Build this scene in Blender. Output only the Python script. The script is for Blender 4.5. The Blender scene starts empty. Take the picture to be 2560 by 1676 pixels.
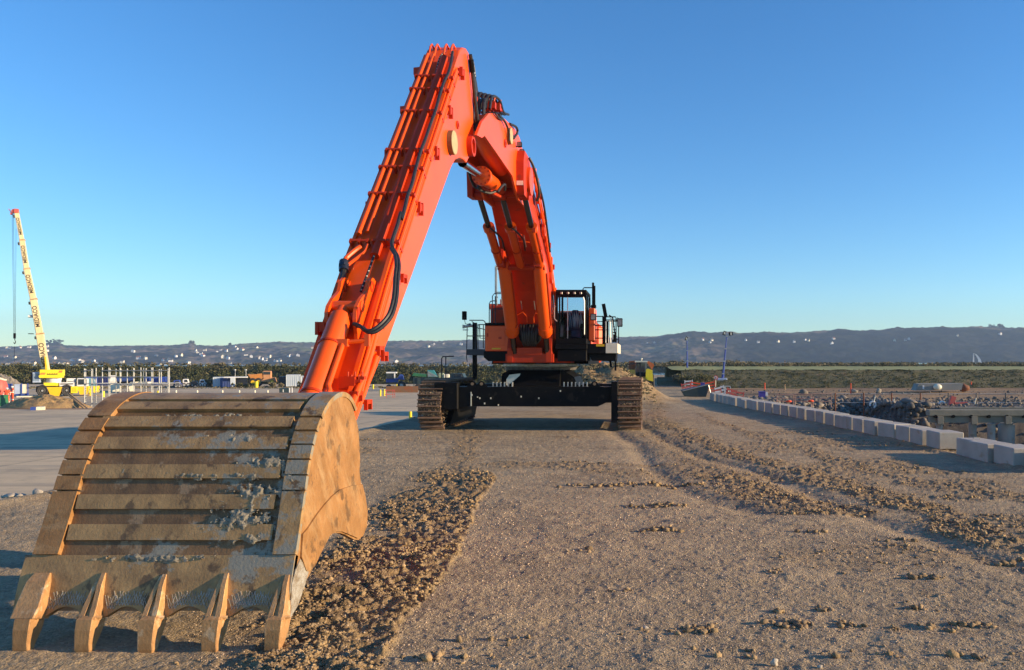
import bpy, bmesh, math, random
import numpy as np
from mathutils import Vector, Matrix
random.seed(7); rng = np.random.default_rng(11)
S = bpy.context.scene
COL = S.collection
# ---------------------------------------------------------------- camera
CAM_H = 3.0; F = 1923.0; PX0 = 1620.0; PY0 = 905.0
cam = bpy.data.objects.new('camera', bpy.data.cameras.new('camera')); COL.objects.link(cam)
cam.location = (0, 0, CAM_H); cam.rotation_euler = (math.pi/2, 0, 0)
cam.data.sensor_width = 36; cam.data.lens = 36*F/2560
cam.data.shift_x = -(PX0-1280)/2560; cam.data.shift_y = (PY0-838)/2560
cam.data.clip_start = 0.1; cam.data.clip_end = 12000
S.camera = cam
# ---------------------------------------------------------------- sky and sun
SUN_EL = math.radians(12.5); SUN_BACK = math.radians(5)      # sun low on the right, a little behind the camera
sd = Vector((math.cos(SUN_EL)*math.cos(SUN_BACK), -math.cos(SUN_EL)*math.sin(SUN_BACK), math.sin(SUN_EL)))
w = bpy.data.worlds.new('World'); S.world = w; w.use_nodes = True
nt = w.node_tree; nt.nodes.clear()
sky = nt.nodes.new('ShaderNodeTexSky'); sky.sky_type = 'NISHITA'; sky.sun_disc = False
sky.sun_elevation = SUN_EL; sky.sun_rotation = math.pi/2 + SUN_BACK
sky.air_density = 1.0; sky.dust_density = 0.0; sky.ozone_density = 2.6; sky.altitude = 0
bg = nt.nodes.new('ShaderNodeBackground'); bg.inputs[1].default_value = 0.110
wo = nt.nodes.new('ShaderNodeOutputWorld')
hsv = nt.nodes.new('ShaderNodeHueSaturation'); hsv.inputs['Saturation'].default_value = 1.22
tint = nt.nodes.new('ShaderNodeMix'); tint.data_type = 'RGBA'; tint.blend_type = 'MULTIPLY'; tint.inputs[0].default_value = 1; tint.inputs[7].default_value = (0.71,0.93,1.13,1)
nt.links.new(sky.outputs[0], hsv.inputs['Color']); nt.links.new(hsv.outputs[0], tint.inputs[6]); nt.links.new(tint.outputs[2], bg.inputs[0]); nt.links.new(bg.outputs[0], wo.inputs[0])
sl = bpy.data.lights.new('sun', 'SUN'); sl.energy = 5.0; sl.angle = math.radians(0.5); sl.color = (1.0, 0.75, 0.46)
so = bpy.data.objects.new('sun', sl); COL.objects.link(so); so.location = (40, -10, 30)
so.rotation_euler = sd.to_track_quat('Z', 'Y').to_euler()
S.view_settings.view_transform = 'Standard'; S.view_settings.look = 'None'
S.view_settings.exposure = 0.97; S.view_settings.gamma = 1
S.cycles.volume_bounces = 0; S.cycles.max_bounces = 6
# ---------------------------------------------------------------- helpers
def W(px, py, Y): return Vector(((px-PX0)/F*Y, Y, CAM_H+(PY0-py)/F*Y))
def G(px, py, z=0.0):
    Y = F*(CAM_H-z)/(py-PY0); return Vector(((px-PX0)/F*Y, Y, z))
def YZ(px, py, X):                                          # point of the plane x = X seen at a pixel -> (y, z)
    Y = X*F/(px-PX0); return (Y, CAM_H+(PY0-py)/F*Y)
class MB:
    def __init__(s): s.v = []; s.f = []
    def add(s, vs, fs):
        n = len(s.v); s.v += [tuple(v) for v in vs]; s.f += [tuple(i+n for i in f) for f in fs]; return s
    def box(s, c, d, r=None, bev=0):
        hx, hy, hz = d[0]/2, d[1]/2, d[2]/2
        if bev: 
            b = min(bev, hx*.45, hy*.45, hz*.45); vs = []; idx = {}
            for sx in (-1,1):
                for sy in (-1,1):
                    for sz in (-1,1):
                        for k,(a,bb,cc) in enumerate(((hx,hy-b,hz-b),(hx-b,hy,hz-b),(hx-b,hy-b,hz))):
                            idx[(sx,sy,sz,k)] = len(vs); vs.append(Vector((sx*a, sy*bb, sz*cc)))
            fs = []
            I = idx
            for q in (-1,1):
                fs.append([I[(q,a,b2,0)] for a,b2 in ((-1,-1),(1,-1),(1,1),(-1,1))])
                fs.append([I[(a,q,b2,1)] for a,b2 in ((-1,-1),(1,-1),(1,1),(-1,1))])
                fs.append([I[(a,b2,q,2)] for a,b2 in ((-1,-1),(1,-1),(1,1),(-1,1))])
            for a in (-1,1):
                for b2 in (-1,1):
                    fs.append([I[(a,b2,-1,0)],I[(a,b2,1,0)],I[(a,b2,1,1)],I[(a,b2,-1,1)]])
                    fs.append([I[(a,-1,b2,0)],I[(a,1,b2,0)],I[(a,1,b2,2)],I[(a,-1,b2,2)]])
                    fs.append([I[(-1,a,b2,1)],I[(1,a,b2,1)],I[(1,a,b2,2)],I[(-1,a,b2,2)]])
                    for c2 in (-1,1): fs.append([I[(a,b2,c2,0)],I[(a,b2,c2,1)],I[(a,b2,c2,2)]])
        else:
            vs = [Vector((sx*hx, sy*hy, sz*hz)) for sx in (-1,1) for sy in (-1,1) for sz in (-1,1)]
            fs = [(0,1,3,2),(4,6,7,5),(0,4,5,1),(2,3,7,6),(0,2,6,4),(1,5,7,3)]
        M = r if r is not None else Matrix.Identity(3)
        c = Vector(c)
        return s.add([M @ v + c for v in vs], fs)
    def bx(s, x0, x1, y0, y1, z0, z1, bev=0): return s.box(((x0+x1)/2,(y0+y1)/2,(z0+z1)/2),(abs(x1-x0),abs(y1-y0),abs(z1-z0)),None,bev)
    def cyl(s, a, b, r, r2=None, n=16, cap=True):
        a = Vector(a); b = Vector(b); r2 = r if r2 is None else r2
        z = (b-a).normalized(); x = z.orthogonal().normalized(); y = z.cross(x)
        vs = []
        for k in range(n):
            t = 2*math.pi*k/n; d = x*math.cos(t)+y*math.sin(t); vs.append(a+d*r); vs.append(b+d*r2)
        fs = [(2*k, 2*((k+1)%n), 2*((k+1)%n)+1, 2*k+1) for k in range(n)]
        if cap: fs += [tuple(range(2*n-2, -1, -2)), tuple(range(1, 2*n, 2))]
        return s.add(vs, fs)
    def tube(s, pts, r, n=8):
        P = [Vector(p) for p in pts]; vs = []; fs = []; m = len(P)
        x = None
        for i, p in enumerate(P):
            t = (P[min(i+1,m-1)]-P[max(i-1,0)]).normalized()
            x = t.orthogonal().normalized() if x is None else (x - t*x.dot(t)).normalized()
            y = t.cross(x)
            for k in range(n):
                a = 2*math.pi*k/n; vs.append(p+(x*math.cos(a)+y*math.sin(a))*r)
        for i in range(m-1):
            for k in range(n):
                fs.append((i*n+k, i*n+(k+1)%n, (i+1)*n+(k+1)%n, (i+1)*n+k))
        fs += [tuple(range(n-1,-1,-1)), tuple((m-1)*n+k for k in range(n))]
        return s.add(vs, fs)
    def prism(s, poly, x0, x1):                             # (y, z) outline given thickness along x
        n = len(poly)
        vs = [(x0,p[0],p[1]) for p in poly]+[(x1,p[0],p[1]) for p in poly]
        fs = [tuple(range(n)), tuple(range(2*n-1,n-1,-1))]+[(i,i+n,(i+1)%n+n,(i+1)%n) for i in range(n)]
        return s.add(vs, fs)
    def prismz(s, poly, z0, z1):
        n = len(poly)
        vs = [(p[0],p[1],z0) for p in poly]+[(p[0],p[1],z1) for p in poly]
        fs = [tuple(range(n-1,-1,-1)), tuple(range(n,2*n))]+[(i,(i+1)%n,(i+1)%n+n,i+n) for i in range(n)]
        return s.add(vs, fs)
    def prismy(s, poly, y0, y1):
        n = len(poly)
        vs = [(p[0],y0,p[1]) for p in poly]+[(p[0],y1,p[1]) for p in poly]
        fs = [tuple(range(n)), tuple(range(2*n-1,n-1,-1))]+[(i,i+n,(i+1)%n+n,(i+1)%n) for i in range(n)]
        return s.add(vs, fs)
    def lathe(s, prof, c, axis='x', n=24):                  # prof: (offset along axis, radius)
        ax = {'x':Vector((1,0,0)),'y':Vector((0,1,0)),'z':Vector((0,0,1))}[axis] if isinstance(axis,str) else Vector(axis).normalized()
        u = ax.orthogonal().normalized(); v = ax.cross(u); c = Vector(c); vs = []; fs = []
        for (h, r) in prof:
            for k in range(n):
                a = 2*math.pi*k/n; vs.append(c+ax*h+(u*math.cos(a)+v*math.sin(a))*r)
        for i in range(len(prof)-1):
            for k in range(n): fs.append((i*n+k, i*n+(k+1)%n, (i+1)*n+(k+1)%n, (i+1)*n+k))
        return s.add(vs, fs)
    def sph(s, c, r, n=10, m=7, sc=(1,1,1)):
        c = Vector(c); vs = []; fs = []
        for i in range(m+1):
            th = math.pi*i/m
            for k in range(n):
                a = 2*math.pi*k/n
                vs.append(c+Vector((r*sc[0]*math.sin(th)*math.cos(a), r*sc[1]*math.sin(th)*math.sin(a), r*sc[2]*math.cos(th))))
        for i in range(m):
            for k in range(n): fs.append((i*n+k,(i+1)*n+k,(i+1)*n+(k+1)%n,i*n+(k+1)%n))
        return s.add(vs, fs)
OFF = {}
def top(o):
    while o.parent: o = o.parent
    return o
def obj(name, mb, mat, parent=None, smooth=True, fixn=True):
    off = OFF.get(top(parent).name, Vector((0,0,0))) if parent else Vector((0,0,0))
    me = bpy.data.meshes.new(name)
    me.from_pydata([(v[0]-off.x, v[1]-off.y, v[2]-off.z) for v in mb.v], [], mb.f)
    if fixn and len(mb.f) < 60000:
        b = bmesh.new(); b.from_mesh(me); bmesh.ops.recalc_face_normals(b, faces=b.faces); b.to_mesh(me); b.free()
    me.materials.append(mat)
    if smooth: me.shade_smooth(); me.set_sharp_from_angle(angle=0.7)
    o = bpy.data.objects.new(name, me); COL.objects.link(o)
    if parent: o.parent = parent
    return o
def npobj(name, V, Fq, mat, smooth=False, parent=None):
    me = bpy.data.meshes.new(name)
    V = np.asarray(V, np.float32); Fq = np.asarray(Fq, np.int32); k = Fq.shape[1]
    me.vertices.add(len(V)); me.vertices.foreach_set('co', V.ravel())
    me.loops.add(Fq.size); me.loops.foreach_set('vertex_index', Fq.ravel())
    me.polygons.add(len(Fq)); me.polygons.foreach_set('loop_start', np.arange(0, Fq.size, k, dtype=np.int32))
    me.update(calc_edges=True)
    if smooth: me.shade_smooth()
    me.materials.append(mat)
    o = bpy.data.objects.new(name, me); COL.objects.link(o)
    if parent: o.parent = parent
    return o
def tag(o, label=None, cat=None, group=None, kind=None):
    if label: o['label'] = label
    if cat: o['category'] = cat
    if group: o['group'] = group
    if kind: o['kind'] = kind
    return o
def root(name, loc, label, cat, group=None):
    o = bpy.data.objects.new(name, None); COL.objects.link(o); o.location = loc; OFF[o.name] = Vector(loc)
    return tag(o, label, cat, group)
def solo(name, mb, mat, loc, label, cat, group=None, smooth=True):
    loc = Vector(loc); m2 = MB(); m2.f = mb.f; m2.v = [(v[0]-loc.x, v[1]-loc.y, v[2]-loc.z) for v in mb.v]
    o = obj(name, m2, mat, None, smooth); o.location = loc; OFF[o.name] = loc
    return tag(o, label, cat, group)
def copy_tree(o, parent=None):
    c = o.copy(); COL.objects.link(c)
    if parent: c.parent = parent
    for ch in list(o.children): copy_tree(ch, c)
    return c
# ---------------------------------------------------------------- materials
def rgb(h, m=1.0):
    c = [int(h[i:i+2],16)/255 for i in (0,2,4)]
    return tuple(((x/12.92) if x<=.04045 else ((x+.055)/1.055)**2.4)*m for x in c)
def mat(name, c1, c2=None, scale=3.0, rough=0.6, metal=0.0, bump=0.0, bscale=None, c3=None, s3=0.6, thr3=0.55, coat=0.0, detail=6, stretch=(1,1,1), island=0.0, spec=0.5, bdist=0.02):
    m = bpy.data.materials.new(name); m.use_nodes = True; t = m.node_tree; N = t.nodes; L = t.links
    p = N['Principled BSDF']; p.inputs['Roughness'].default_value = rough; p.inputs['Metallic'].default_value = metal
    p.inputs['Coat Weight'].default_value = coat; p.inputs['Coat Roughness'].default_value = 0.12; p.inputs['Specular IOR Level'].default_value = spec
    geo = N.new('ShaderNodeNewGeometry'); mp = N.new('ShaderNodeMapping'); mp.inputs['Scale'].default_value = stretch
    L.new(geo.outputs['Position'], mp.inputs[0])
    out = None
    def noise(s, d=detail):
        n = N.new('ShaderNodeTexNoise'); n.inputs['Scale'].default_value = s; n.inputs['Detail'].default_value = d; n.inputs['Roughness'].default_value = 0.62
        L.new(mp.outputs[0], n.inputs['Vector']); return n.outputs['Fac']
    def mix(f, a, b):
        x = N.new('ShaderNodeMix'); x.data_type = 'RGBA'
        L.new(f, x.inputs[0])
        for k, s_ in ((6,a),(7,b)):
            if isinstance(s_, tuple): x.inputs[k].default_value = (*s_,1)
            else: L.new(s_, x.inputs[k])
        return x.outputs[2]
    def ramp(f, a, b):
        r = N.new('ShaderNodeMapRange'); r.inputs[1].default_value = a; r.inputs[2].default_value = b; L.new(f, r.inputs[0]); return r.outputs[0]
    if c2 is None: p.inputs['Base Color'].default_value = (*c1,1); 
    else:
        f = noise(scale); out = mix(ramp(f, .35, .65), tuple(c1), tuple(c2))
        if c3 is not None: out = mix(ramp(noise(s3), thr3, thr3+.06), out, tuple(c3))
        if island:
            g = N.new('ShaderNodeHueSaturation'); L.new(out, g.inputs['Color'])
            r = N.new('ShaderNodeMapRange'); r.inputs[3].default_value = 1-island; r.inputs[4].default_value = 1+island
            L.new(geo.outputs['Random Per Island'], r.inputs[0]); L.new(r.outputs[0], g.inputs['Value']); out = g.outputs[0]
        L.new(out, p.inputs['Base Color'])
    if bump:
        b = N.new('ShaderNodeBump'); b.inputs['Strength'].default_value = bump; b.inputs['Distance'].default_value = bdist
        L.new(noise(bscale or scale*4), b.inputs['Height']); L.new(b.outputs[0], p.inputs['Normal'])
    return m
M = {}
M['orange'] = mat('orange_paint', (0.84,0.095,0.002), (0.76,0.082,0.002), 1.2, 0.40, coat=0.2, spec=.4, bump=0.05, bscale=60, bdist=.004)
M['shaded_orange'] = mat('shaded_orange_paint', (0.50,0.038,0.003), (0.42,0.03,0.003), 2.0, 0.5, spec=.3, c3=(0.26,0.04,0.01), s3=2.2, thr3=.62)  # same orange paint with the boom underside's shade put into its colour
M['black'] = mat('black_paint', (0.005,0.005,0.006), (0.008,0.008,0.008), 3, 0.55, spec=.08, c3=(0.022,0.018,0.014), s3=2.5, thr3=.6)
M['navy'] = mat('navy_rail', (0.012,0.016,0.03), (0.02,0.025,0.04), 3, 0.4)
M['rubber'] = mat('rubber', (0.018,0.017,0.016), (0.03,0.028,0.025), 8, 0.65)
M['hose'] = mat('hose_rubber', (0.012,0.012,0.012), (0.03,0.028,0.026), 20, 0.45)
M['chrome'] = mat('chrome', (0.7,0.7,0.72), None, rough=0.12, metal=1)
M['rod_dark'] = mat('oiled_rod', (0.10,0.10,0.11), None, rough=0.22, metal=1)
M['steel'] = mat('worn_steel', (0.35,0.34,0.33), (0.22,0.2,0.18), 6, 0.4, metal=0.7)
M['shoe'] = mat('muddy_track_steel', (0.06,0.03,0.018), (0.15,0.085,0.045), 5, 0.7, bump=.5, bscale=18, c3=(0.25,0.17,0.095), s3=3.5, thr3=.56)
M['mud'] = mat('clay_mud', (0.27,0.19,0.11), (0.17,0.115,0.07), 3.0, 0.9, bump=.6, bscale=30, island=.35)
M['cream'] = mat('cream_panel', (0.74,0.70,0.55), (0.66,0.62,0.48), 5, 0.5)
M['white'] = mat('white_paint', (0.76,0.76,0.74), (0.62,0.62,0.60), 2, 0.5)
M['crane_white'] = mat('crane_cream_paint', (0.80,0.66,0.38), (0.72,0.56,0.28), 1.2, 0.45, c3=(0.42,0.20,0.06), s3=0.55, thr3=.60, stretch=(2.2,1,.35))
M['yellow'] = mat('yellow_paint', (0.80,0.50,0.01), (0.72,0.44,0.01), 2, 0.45)
M['lemon'] = mat('bright_yellow_paint', (0.85,0.68,0.02), (0.8,0.6,0.02), 2, 0.45)
M['blue'] = mat('blue_paint', (0.02,0.05,0.32), (0.03,0.07,0.25), 2, 0.5)
M['lblue'] = mat('pale_blue_paint', (0.38,0.46,0.62), (0.30,0.38,0.52), 2, 0.5)
M['teal'] = mat('teal_paint', (0.03,0.20,0.22), (0.05,0.26,0.26), 2, 0.5)
M['green'] = mat('green_paint', (0.03,0.16,0.06), (0.02,0.11,0.05), 2, 0.5)
M['darkbin'] = mat('dark_teal_steel', (0.015,0.035,0.045), (0.03,0.05,0.05), 2, 0.5)
M['hivis'] = mat('orange_hivis_cloth', (0.85,0.10,0.03), (0.75,0.08,0.03), 9, 0.8)
M['reflect'] = mat('reflective_tape', (0.75,0.74,0.62), None, rough=0.4)
M['skin'] = mat('skin', (0.45,0.25,0.17), None, rough=0.6)
M['concrete'] = mat('cast_concrete', (0.43,0.395,0.34), (0.33,0.305,0.26), 1.3, 0.85, bump=.25, bscale=22, c3=(0.32,0.265,0.19), s3=2.2, thr3=.60)
M['quay'] = mat('shaded_quay_concrete', (0.20,0.185,0.14), (0.27,0.24,0.18), 1.0, 0.9, bump=.4, bscale=8)  # concrete toned darker: the unlit beam's shade is in the colour
M['disc'] = mat('pin_cover_timber', (0.42,0.35,0.19), (0.34,0.28,0.15), 6, .7)
M['disc_rim'] = mat('pin_cover_rim', (0.14,0.09,0.04), (0.2,0.13,0.06), 20, .7)
M['bar'] = mat('worn_grouser_steel', (0.26,0.15,0.09), (0.17,0.10,0.06), 6, .6, bump=.3, bscale=25)
M['rock'] = mat('pale_rock', (0.48,0.42,0.33), (0.30,0.26,0.21), 2.2, 0.9, bump=.6, bscale=9, bdist=.05)
M['darkrock'] = mat('grey_rubble', (0.085,0.078,0.07), (0.20,0.17,0.135), 1.5, 0.9, bump=.5, bscale=12, island=.45)
M['wood'] = mat('timber', (0.42,0.27,0.13), (0.32,0.2,0.1), 6, 0.75, stretch=(1,1,5))
M['galv'] = mat('galvanised_steel', (0.50,0.50,0.47), (0.36,0.36,0.34), 5, 0.4, metal=.35)
M['rust'] = mat('rusty_steel', (0.22,0.075,0.03), (0.14,0.05,0.025), 3, 0.85)
M['glass'] = mat('dark_glass', (0.02,0.03,0.045), None, rough=0.06, metal=0.0, spec=.8)
M['seat'] = mat('seat_cloth', (0.03,0.05,0.10), (0.04,0.07,0.13), 8, 0.8)
M['plastic'] = mat('crumpled_plastic', (0.55,0.57,0.58), (0.4,0.42,0.44), 8, 0.3, bump=.5, bscale=15)
M['redwhite'] = mat('faded_red_plastic', (0.60,0.08,0.06), (0.5,0.12,0.09), 3, 0.6)
M['purple'] = mat('violet_blue_plastic', (0.07,0.05,0.35), (0.05,0.04,0.25), 3, 0.5)
M['yellowmark'] = mat('warning_yellow', (0.70,0.42,0.01), None, rough=.5)
M['ink'] = mat('black_lettering', (0.02,0.02,0.02), None, rough=.6)
M['corr'] = mat('container_paint', (0.60,0.66,0.70), (0.50,0.56,0.60), 1, 0.5, c3=(0.35,0.28,0.22), s3=1.0, thr3=.68)
# bucket steel: ochre rust with brown stains and grey dried clay
def bucket_mat(name, a, b, c, greythr, dark, streak=False):
    m = mat(name, a, b, 3.4, 0.55, metal=.22, bump=.5, bscale=34, c3=c, s3=4.2, thr3=.56, stretch=(1,1,.8), bdist=.012, detail=9)
    t = m.node_tree; N = t.nodes; L = t.links; p = N['Principled BSDF']
    src = p.inputs['Base Color'].links[0].from_socket
    geo = N['Geometry'] if 'Geometry' in N else N.new('ShaderNodeNewGeometry')
    def nz(s, st=(1,1,1), d=8):
        mp = N.new('ShaderNodeMapping'); mp.inputs['Scale'].default_value = st; L.new(geo.outputs['Position'], mp.inputs[0])
        n = N.new('ShaderNodeTexNoise'); n.inputs['Scale'].default_value = s; n.inputs['Detail'].default_value = d; n.inputs['Roughness'].default_value = .7; L.new(mp.outputs[0], n.inputs['Vector']); return n.outputs['Fac']
    def mr(f, lo, hi, x=0, y=1):
        r = N.new('ShaderNodeMapRange'); r.inputs[1].default_value = lo; r.inputs[2].default_value = hi; r.inputs[3].default_value = x; r.inputs[4].default_value = y; L.new(f, r.inputs[0]); return r.outputs[0]
    sx = N.new('ShaderNodeSeparateXYZ'); L.new(geo.outputs['Position'], sx.inputs[0])
    # dried grey clay, mostly toward the right end
    bias = mr(sx.outputs[0], -6.4, -4.0, 0.0, 0.17)
    ad = N.new('ShaderNodeMath'); ad.operation = 'ADD'; L.new(nz(2.1,(1,1,1.3)), ad.inputs[0]); L.new(bias, ad.inputs[1])
    f = mr(ad.outputs[0], greythr, greythr+.05)
    x = N.new('ShaderNodeMix'); x.data_type='RGBA'; L.new(f, x.inputs[0]); L.new(src, x.inputs[6]); x.inputs[7].default_value = (0.29,0.262,0.20,1)
    # fine scratches that run down the steel
    g = N.new('ShaderNodeMix'); g.data_type='RGBA'; g.blend_type='MULTIPLY'; L.new(mr(nz(40,(1,1,.2),4), .5, .7, 0, .4), g.inputs[0]); L.new(x.outputs[2], g.inputs[6]); g.inputs[7].default_value = (dark,dark*.85,dark*.7,1)
    if streak:                                              # bright scrapes left by stones sliding over the plate
        mp = N.new('ShaderNodeMapping'); mp.vector_type = 'TEXTURE'; mp.inputs['Rotation'].default_value = (.62,0,0); mp.inputs['Scale'].default_value = (1,.32,1.5); L.new(geo.outputs['Position'], mp.inputs[0])
        n = N.new('ShaderNodeTexNoise'); n.inputs['Scale'].default_value = 2.2; n.inputs['Detail'].default_value = 6; n.inputs['Roughness'].default_value = .7; L.new(mp.outputs[0], n.inputs['Vector'])
        mp2 = N.new('ShaderNodeMapping'); mp2.vector_type = 'TEXTURE'; mp2.inputs['Rotation'].default_value = (-.45,0,0); mp2.inputs['Scale'].default_value = (1,.11,1.1); L.new(geo.outputs['Position'], mp2.inputs[0])
        n2 = N.new('ShaderNodeTexNoise'); n2.inputs['Scale'].default_value = 1.7; n2.inputs['Detail'].default_value = 6; L.new(mp2.outputs[0], n2.inputs['Vector'])
        q = N.new('ShaderNodeMath'); q.operation = 'MAXIMUM'; L.new(mr(n.outputs['Fac'], .50, .72, 0, .4), q.inputs[0]); L.new(mr(n2.outputs['Fac'], .60, .75, 0, .25), q.inputs[1])
        h = N.new('ShaderNodeMix'); h.data_type='RGBA'; L.new(q.outputs[0], h.inputs[0]); L.new(g.outputs[2], h.inputs[6]); h.inputs[7].default_value = (0.60,0.42,0.22,1); L.new(h.outputs[2], p.inputs['Base Color'])
        return m
    L.new(g.outputs[2], p.inputs['Base Color'])
    return m
M['bk'] = bucket_mat('scraped_bucket_steel', (0.47,0.285,0.115), (0.27,0.16,0.065), (0.15,0.09,0.042), .66, .45)
M['bk_dark'] = bucket_mat('dark_bucket_steel', (0.25,0.14,0.058), (0.13,0.075,0.034), (0.30,0.20,0.11), .66, .5)
M['bk_side'] = bucket_mat('ochre_bucket_steel', (0.40,0.20,0.068), (0.26,0.13,0.042), (0.17,0.09,0.035), .95, .6, True)
M['tooth'] = bucket_mat('tooth_steel', (0.54,0.30,0.125), (0.38,0.205,0.085), (0.62,0.43,0.25), .9, .5)
M['hatch'] = mat('hardfacing_weld', (0.45,0.43,0.38), (0.25,0.2,0.14), 12, 0.5, metal=.3, bump=.6, bscale=60)
# ================================================================ the large excavator
EX = root('excavator', (-5.15, 37, 0), 'huge orange tracked excavator standing on the gravel road with its bucket set down in front', 'excavator')
OR, RO, BK = M['orange'], M['shaded_orange'], M['black']
XC = -5.15
def cr(pts, n=6):                                           # smooth curve through points
    P = [Vector(p) for p in pts]; out = []
    for i in range(len(P)-1):
        a = P[max(i-1,0)]; b = P[i]; c = P[i+1]; d = P[min(i+2,len(P)-1)]
        for k in range(n):
            t = k/n; out.append(.5*((2*b)+(c-a)*t+(2*a-5*b+4*c-d)*t*t+(3*b-a-3*c+d)*t**3))
    out.append(P[-1]); return out
# ---------------- bucket
PROF = [Vector((0,*p)) for p in [(8.12,.28),(8.2,.6),(8.30,.88),(8.41,1.18),(8.52,1.52),(8.65,1.88),(8.85,2.22),(9.12,2.46),(9.45,2.57),(9.75,2.53),(9.97,2.36),(10.09,2.08),(10.14,1.7)]]
PR = cr(PROF, 6); NP = len(PR)
def pnorm(i):
    t = (PR[min(i+1,NP-1)]-PR[max(i-1,0)]).normalized(); return Vector((0,-t.z,t.y))
def pat(s):
    i = min(int(s), NP-2); f = s-i; return PR[i].lerp(PR[i+1], f), pnorm(i).lerp(pnorm(i+1), f).normalized()
def s_of(py, off=0.03):
    best = None
    for k in range(0, 50*10):
        s = k/10
        if s > 49: break
        p, n = pat(s); q = p+n*off; y = PY0+F*(CAM_H-q.z)/q.y
        d = abs(y-py)
        if best is None or d < best[0]: best = (d, s)
    return best[1]
XR = -3.80
def XL(z): return -6.67+.075*max(z,0)
def strip(mb, s0, s1, xa, xb, o0, o1, n=10):                # a bent plate lying on the shell; xa/xb: numbers or functions of z
    vs = []; fs = []
    for i in range(n+1):
        p, nn = pat(s0+(s1-s0)*i/n)
        A = xa(p.z) if callable(xa) else xa; B = xb(p.z) if callable(xb) else xb
        for (x, o) in ((A,o0),(A,o1),(B,o1),(B,o0)):
            q = p+nn*o; vs.append((x,q.y,q.z))
    for i in range(n):
        for k in range(4):
            k2 = (k+1)%4; fs.append((i*4+k, i*4+k2, (i+1)*4+k2, (i+1)*4+k))
    fs += [(3,2,1,0), tuple(n*4+k for k in range(4))]
    mb.add(vs, fs)
mb = MB(); strip(mb, 2, NP-1.01, lambda z: XL(z)+.05, XR-.05, -.06, 0, 60)
bucket = obj('bucket', mb, M['bk_dark'], EX); tag(bucket, 'ochre ribbed digging bucket caked with grey clay')
Zc = lambda zx, zy: (zx/2.008, 900+zy/2.008)
side_px = [(1450,1300),(1458,1130),(1490,990),(1510,860),(1530,680),(1555,500),(1590,350),(1640,240),(1690,195),(1730,185),(1757,205),(1775,250),(1788,300),(1800,350),(1808,500),(1805,560),(1812,620),(1830,680),(1840,740),(1842,800),(1836,840),(1825,870),(1812,893),(1800,905),(1780,903),(1755,890),(1730,877),(1710,870),(1680,870),(1662,876),(1650,888),(1600,980),(1570,1050),(1530,1120),(1490,1230)]
side = []
for i, (a, b) in enumerate(side_px):
    y, z = YZ(*Zc(a, b), XR); side.append((y, z))
# keep the front rim of the side plates on the shell profile
rim = [pat(s)[0]+pat(s)[1]*.012 for s in (0,6,12,18,24,30,36,42,48,54)]
side = [(p.y,p.z) for p in rim] + side[10:]
for nm, xa, xb in (('r', lambda z: XR-.055, lambda z: XR), ('l', XL, lambda z: XL(z)+.055)):
    m_ = MB(); n = len(side)
    m_.add([(xa(z),y,z) for y,z in side]+[(xb(z),y,z) for y,z in side], [tuple(range(n)), tuple(range(2*n-1,n-1,-1))]+[(i,i+n,(i+1)%n+n,(i+1)%n) for i in range(n)])
    o = obj('side_plate', m_, M['bk_side'], bucket, smooth=False)
cheek_px = [(1812,625),(1760,632),(1700,652),(1660,685),(1620,730),(1585,775),(1560,812),(1535,850),(1512,875),(1505,990),(1530,1060),(1545,1060),(1572,1035),(1600,975),(1650,880),(1680,862),(1710,862),(1755,880),(1790,896),(1815,885),(1835,835),(1838,760),(1828,690)]
ch = [YZ(*Zc(a,b), XR) for a,b in cheek_px]
m_ = MB(); m_.prism(ch, XR-.01, XR+.022); obj('cheek_plate', m_, M['bk_side'], bucket, smooth=False)
ht = [YZ(*Zc(a,b), XR) for a,b in [(1503,1000),(1545,1065),(1528,1125),(1490,1235),(1452,1296),(1460,1130),(1478,1060)]]
m_ = MB(); m_.prism(ht, XR-.01, XR+.012); obj('weld_overlay', m_, M['hatch'], bucket, smooth=False)
# horizontal wear plates, heel shrouds
for k,(a,b) in enumerate([(989,1000),(1007,1025),(1043,1069),(1094,1124),(1162,1196),(1236,1273),(1311,1351)]):
    m_ = MB(); s0 = s_of(b); s1 = s_of(a)
    if k == 0: s1 = s_of(1001)+9; s0 = s_of(1001)
    strip(m_, s0, s1, -6.33+.03*k%.05, -4.08-.012*(k%3), -.005, .045, 8); obj('wear_plate', m_, M['bk'], bucket)
for sd_ in (0,1):
    for k,(a,b) in enumerate([(None,1040),(1045,1074),(1079,1109),(1114,1146),(1151,1185),(1190,1225),(1229,1386)]):
        m_ = MB(); s0 = s_of(b, .05); s1 = s_of(a, .05) if a else 60
        if sd_: strip(m_, s0, s1, XR-.235, XR+.012, -.005, .055, 12 if k else 24)
        else: strip(m_, s0, s1, lambda z: XL(z)-.012, lambda z: XL(z)+.26, -.005, .055, 12 if k else 24)
        obj('heel_shroud', m_, M['bk'] if sd_ else M['bk_side'], bucket)
TX = [-6.46,-5.82,-5.17,-4.51,-3.86]
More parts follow.
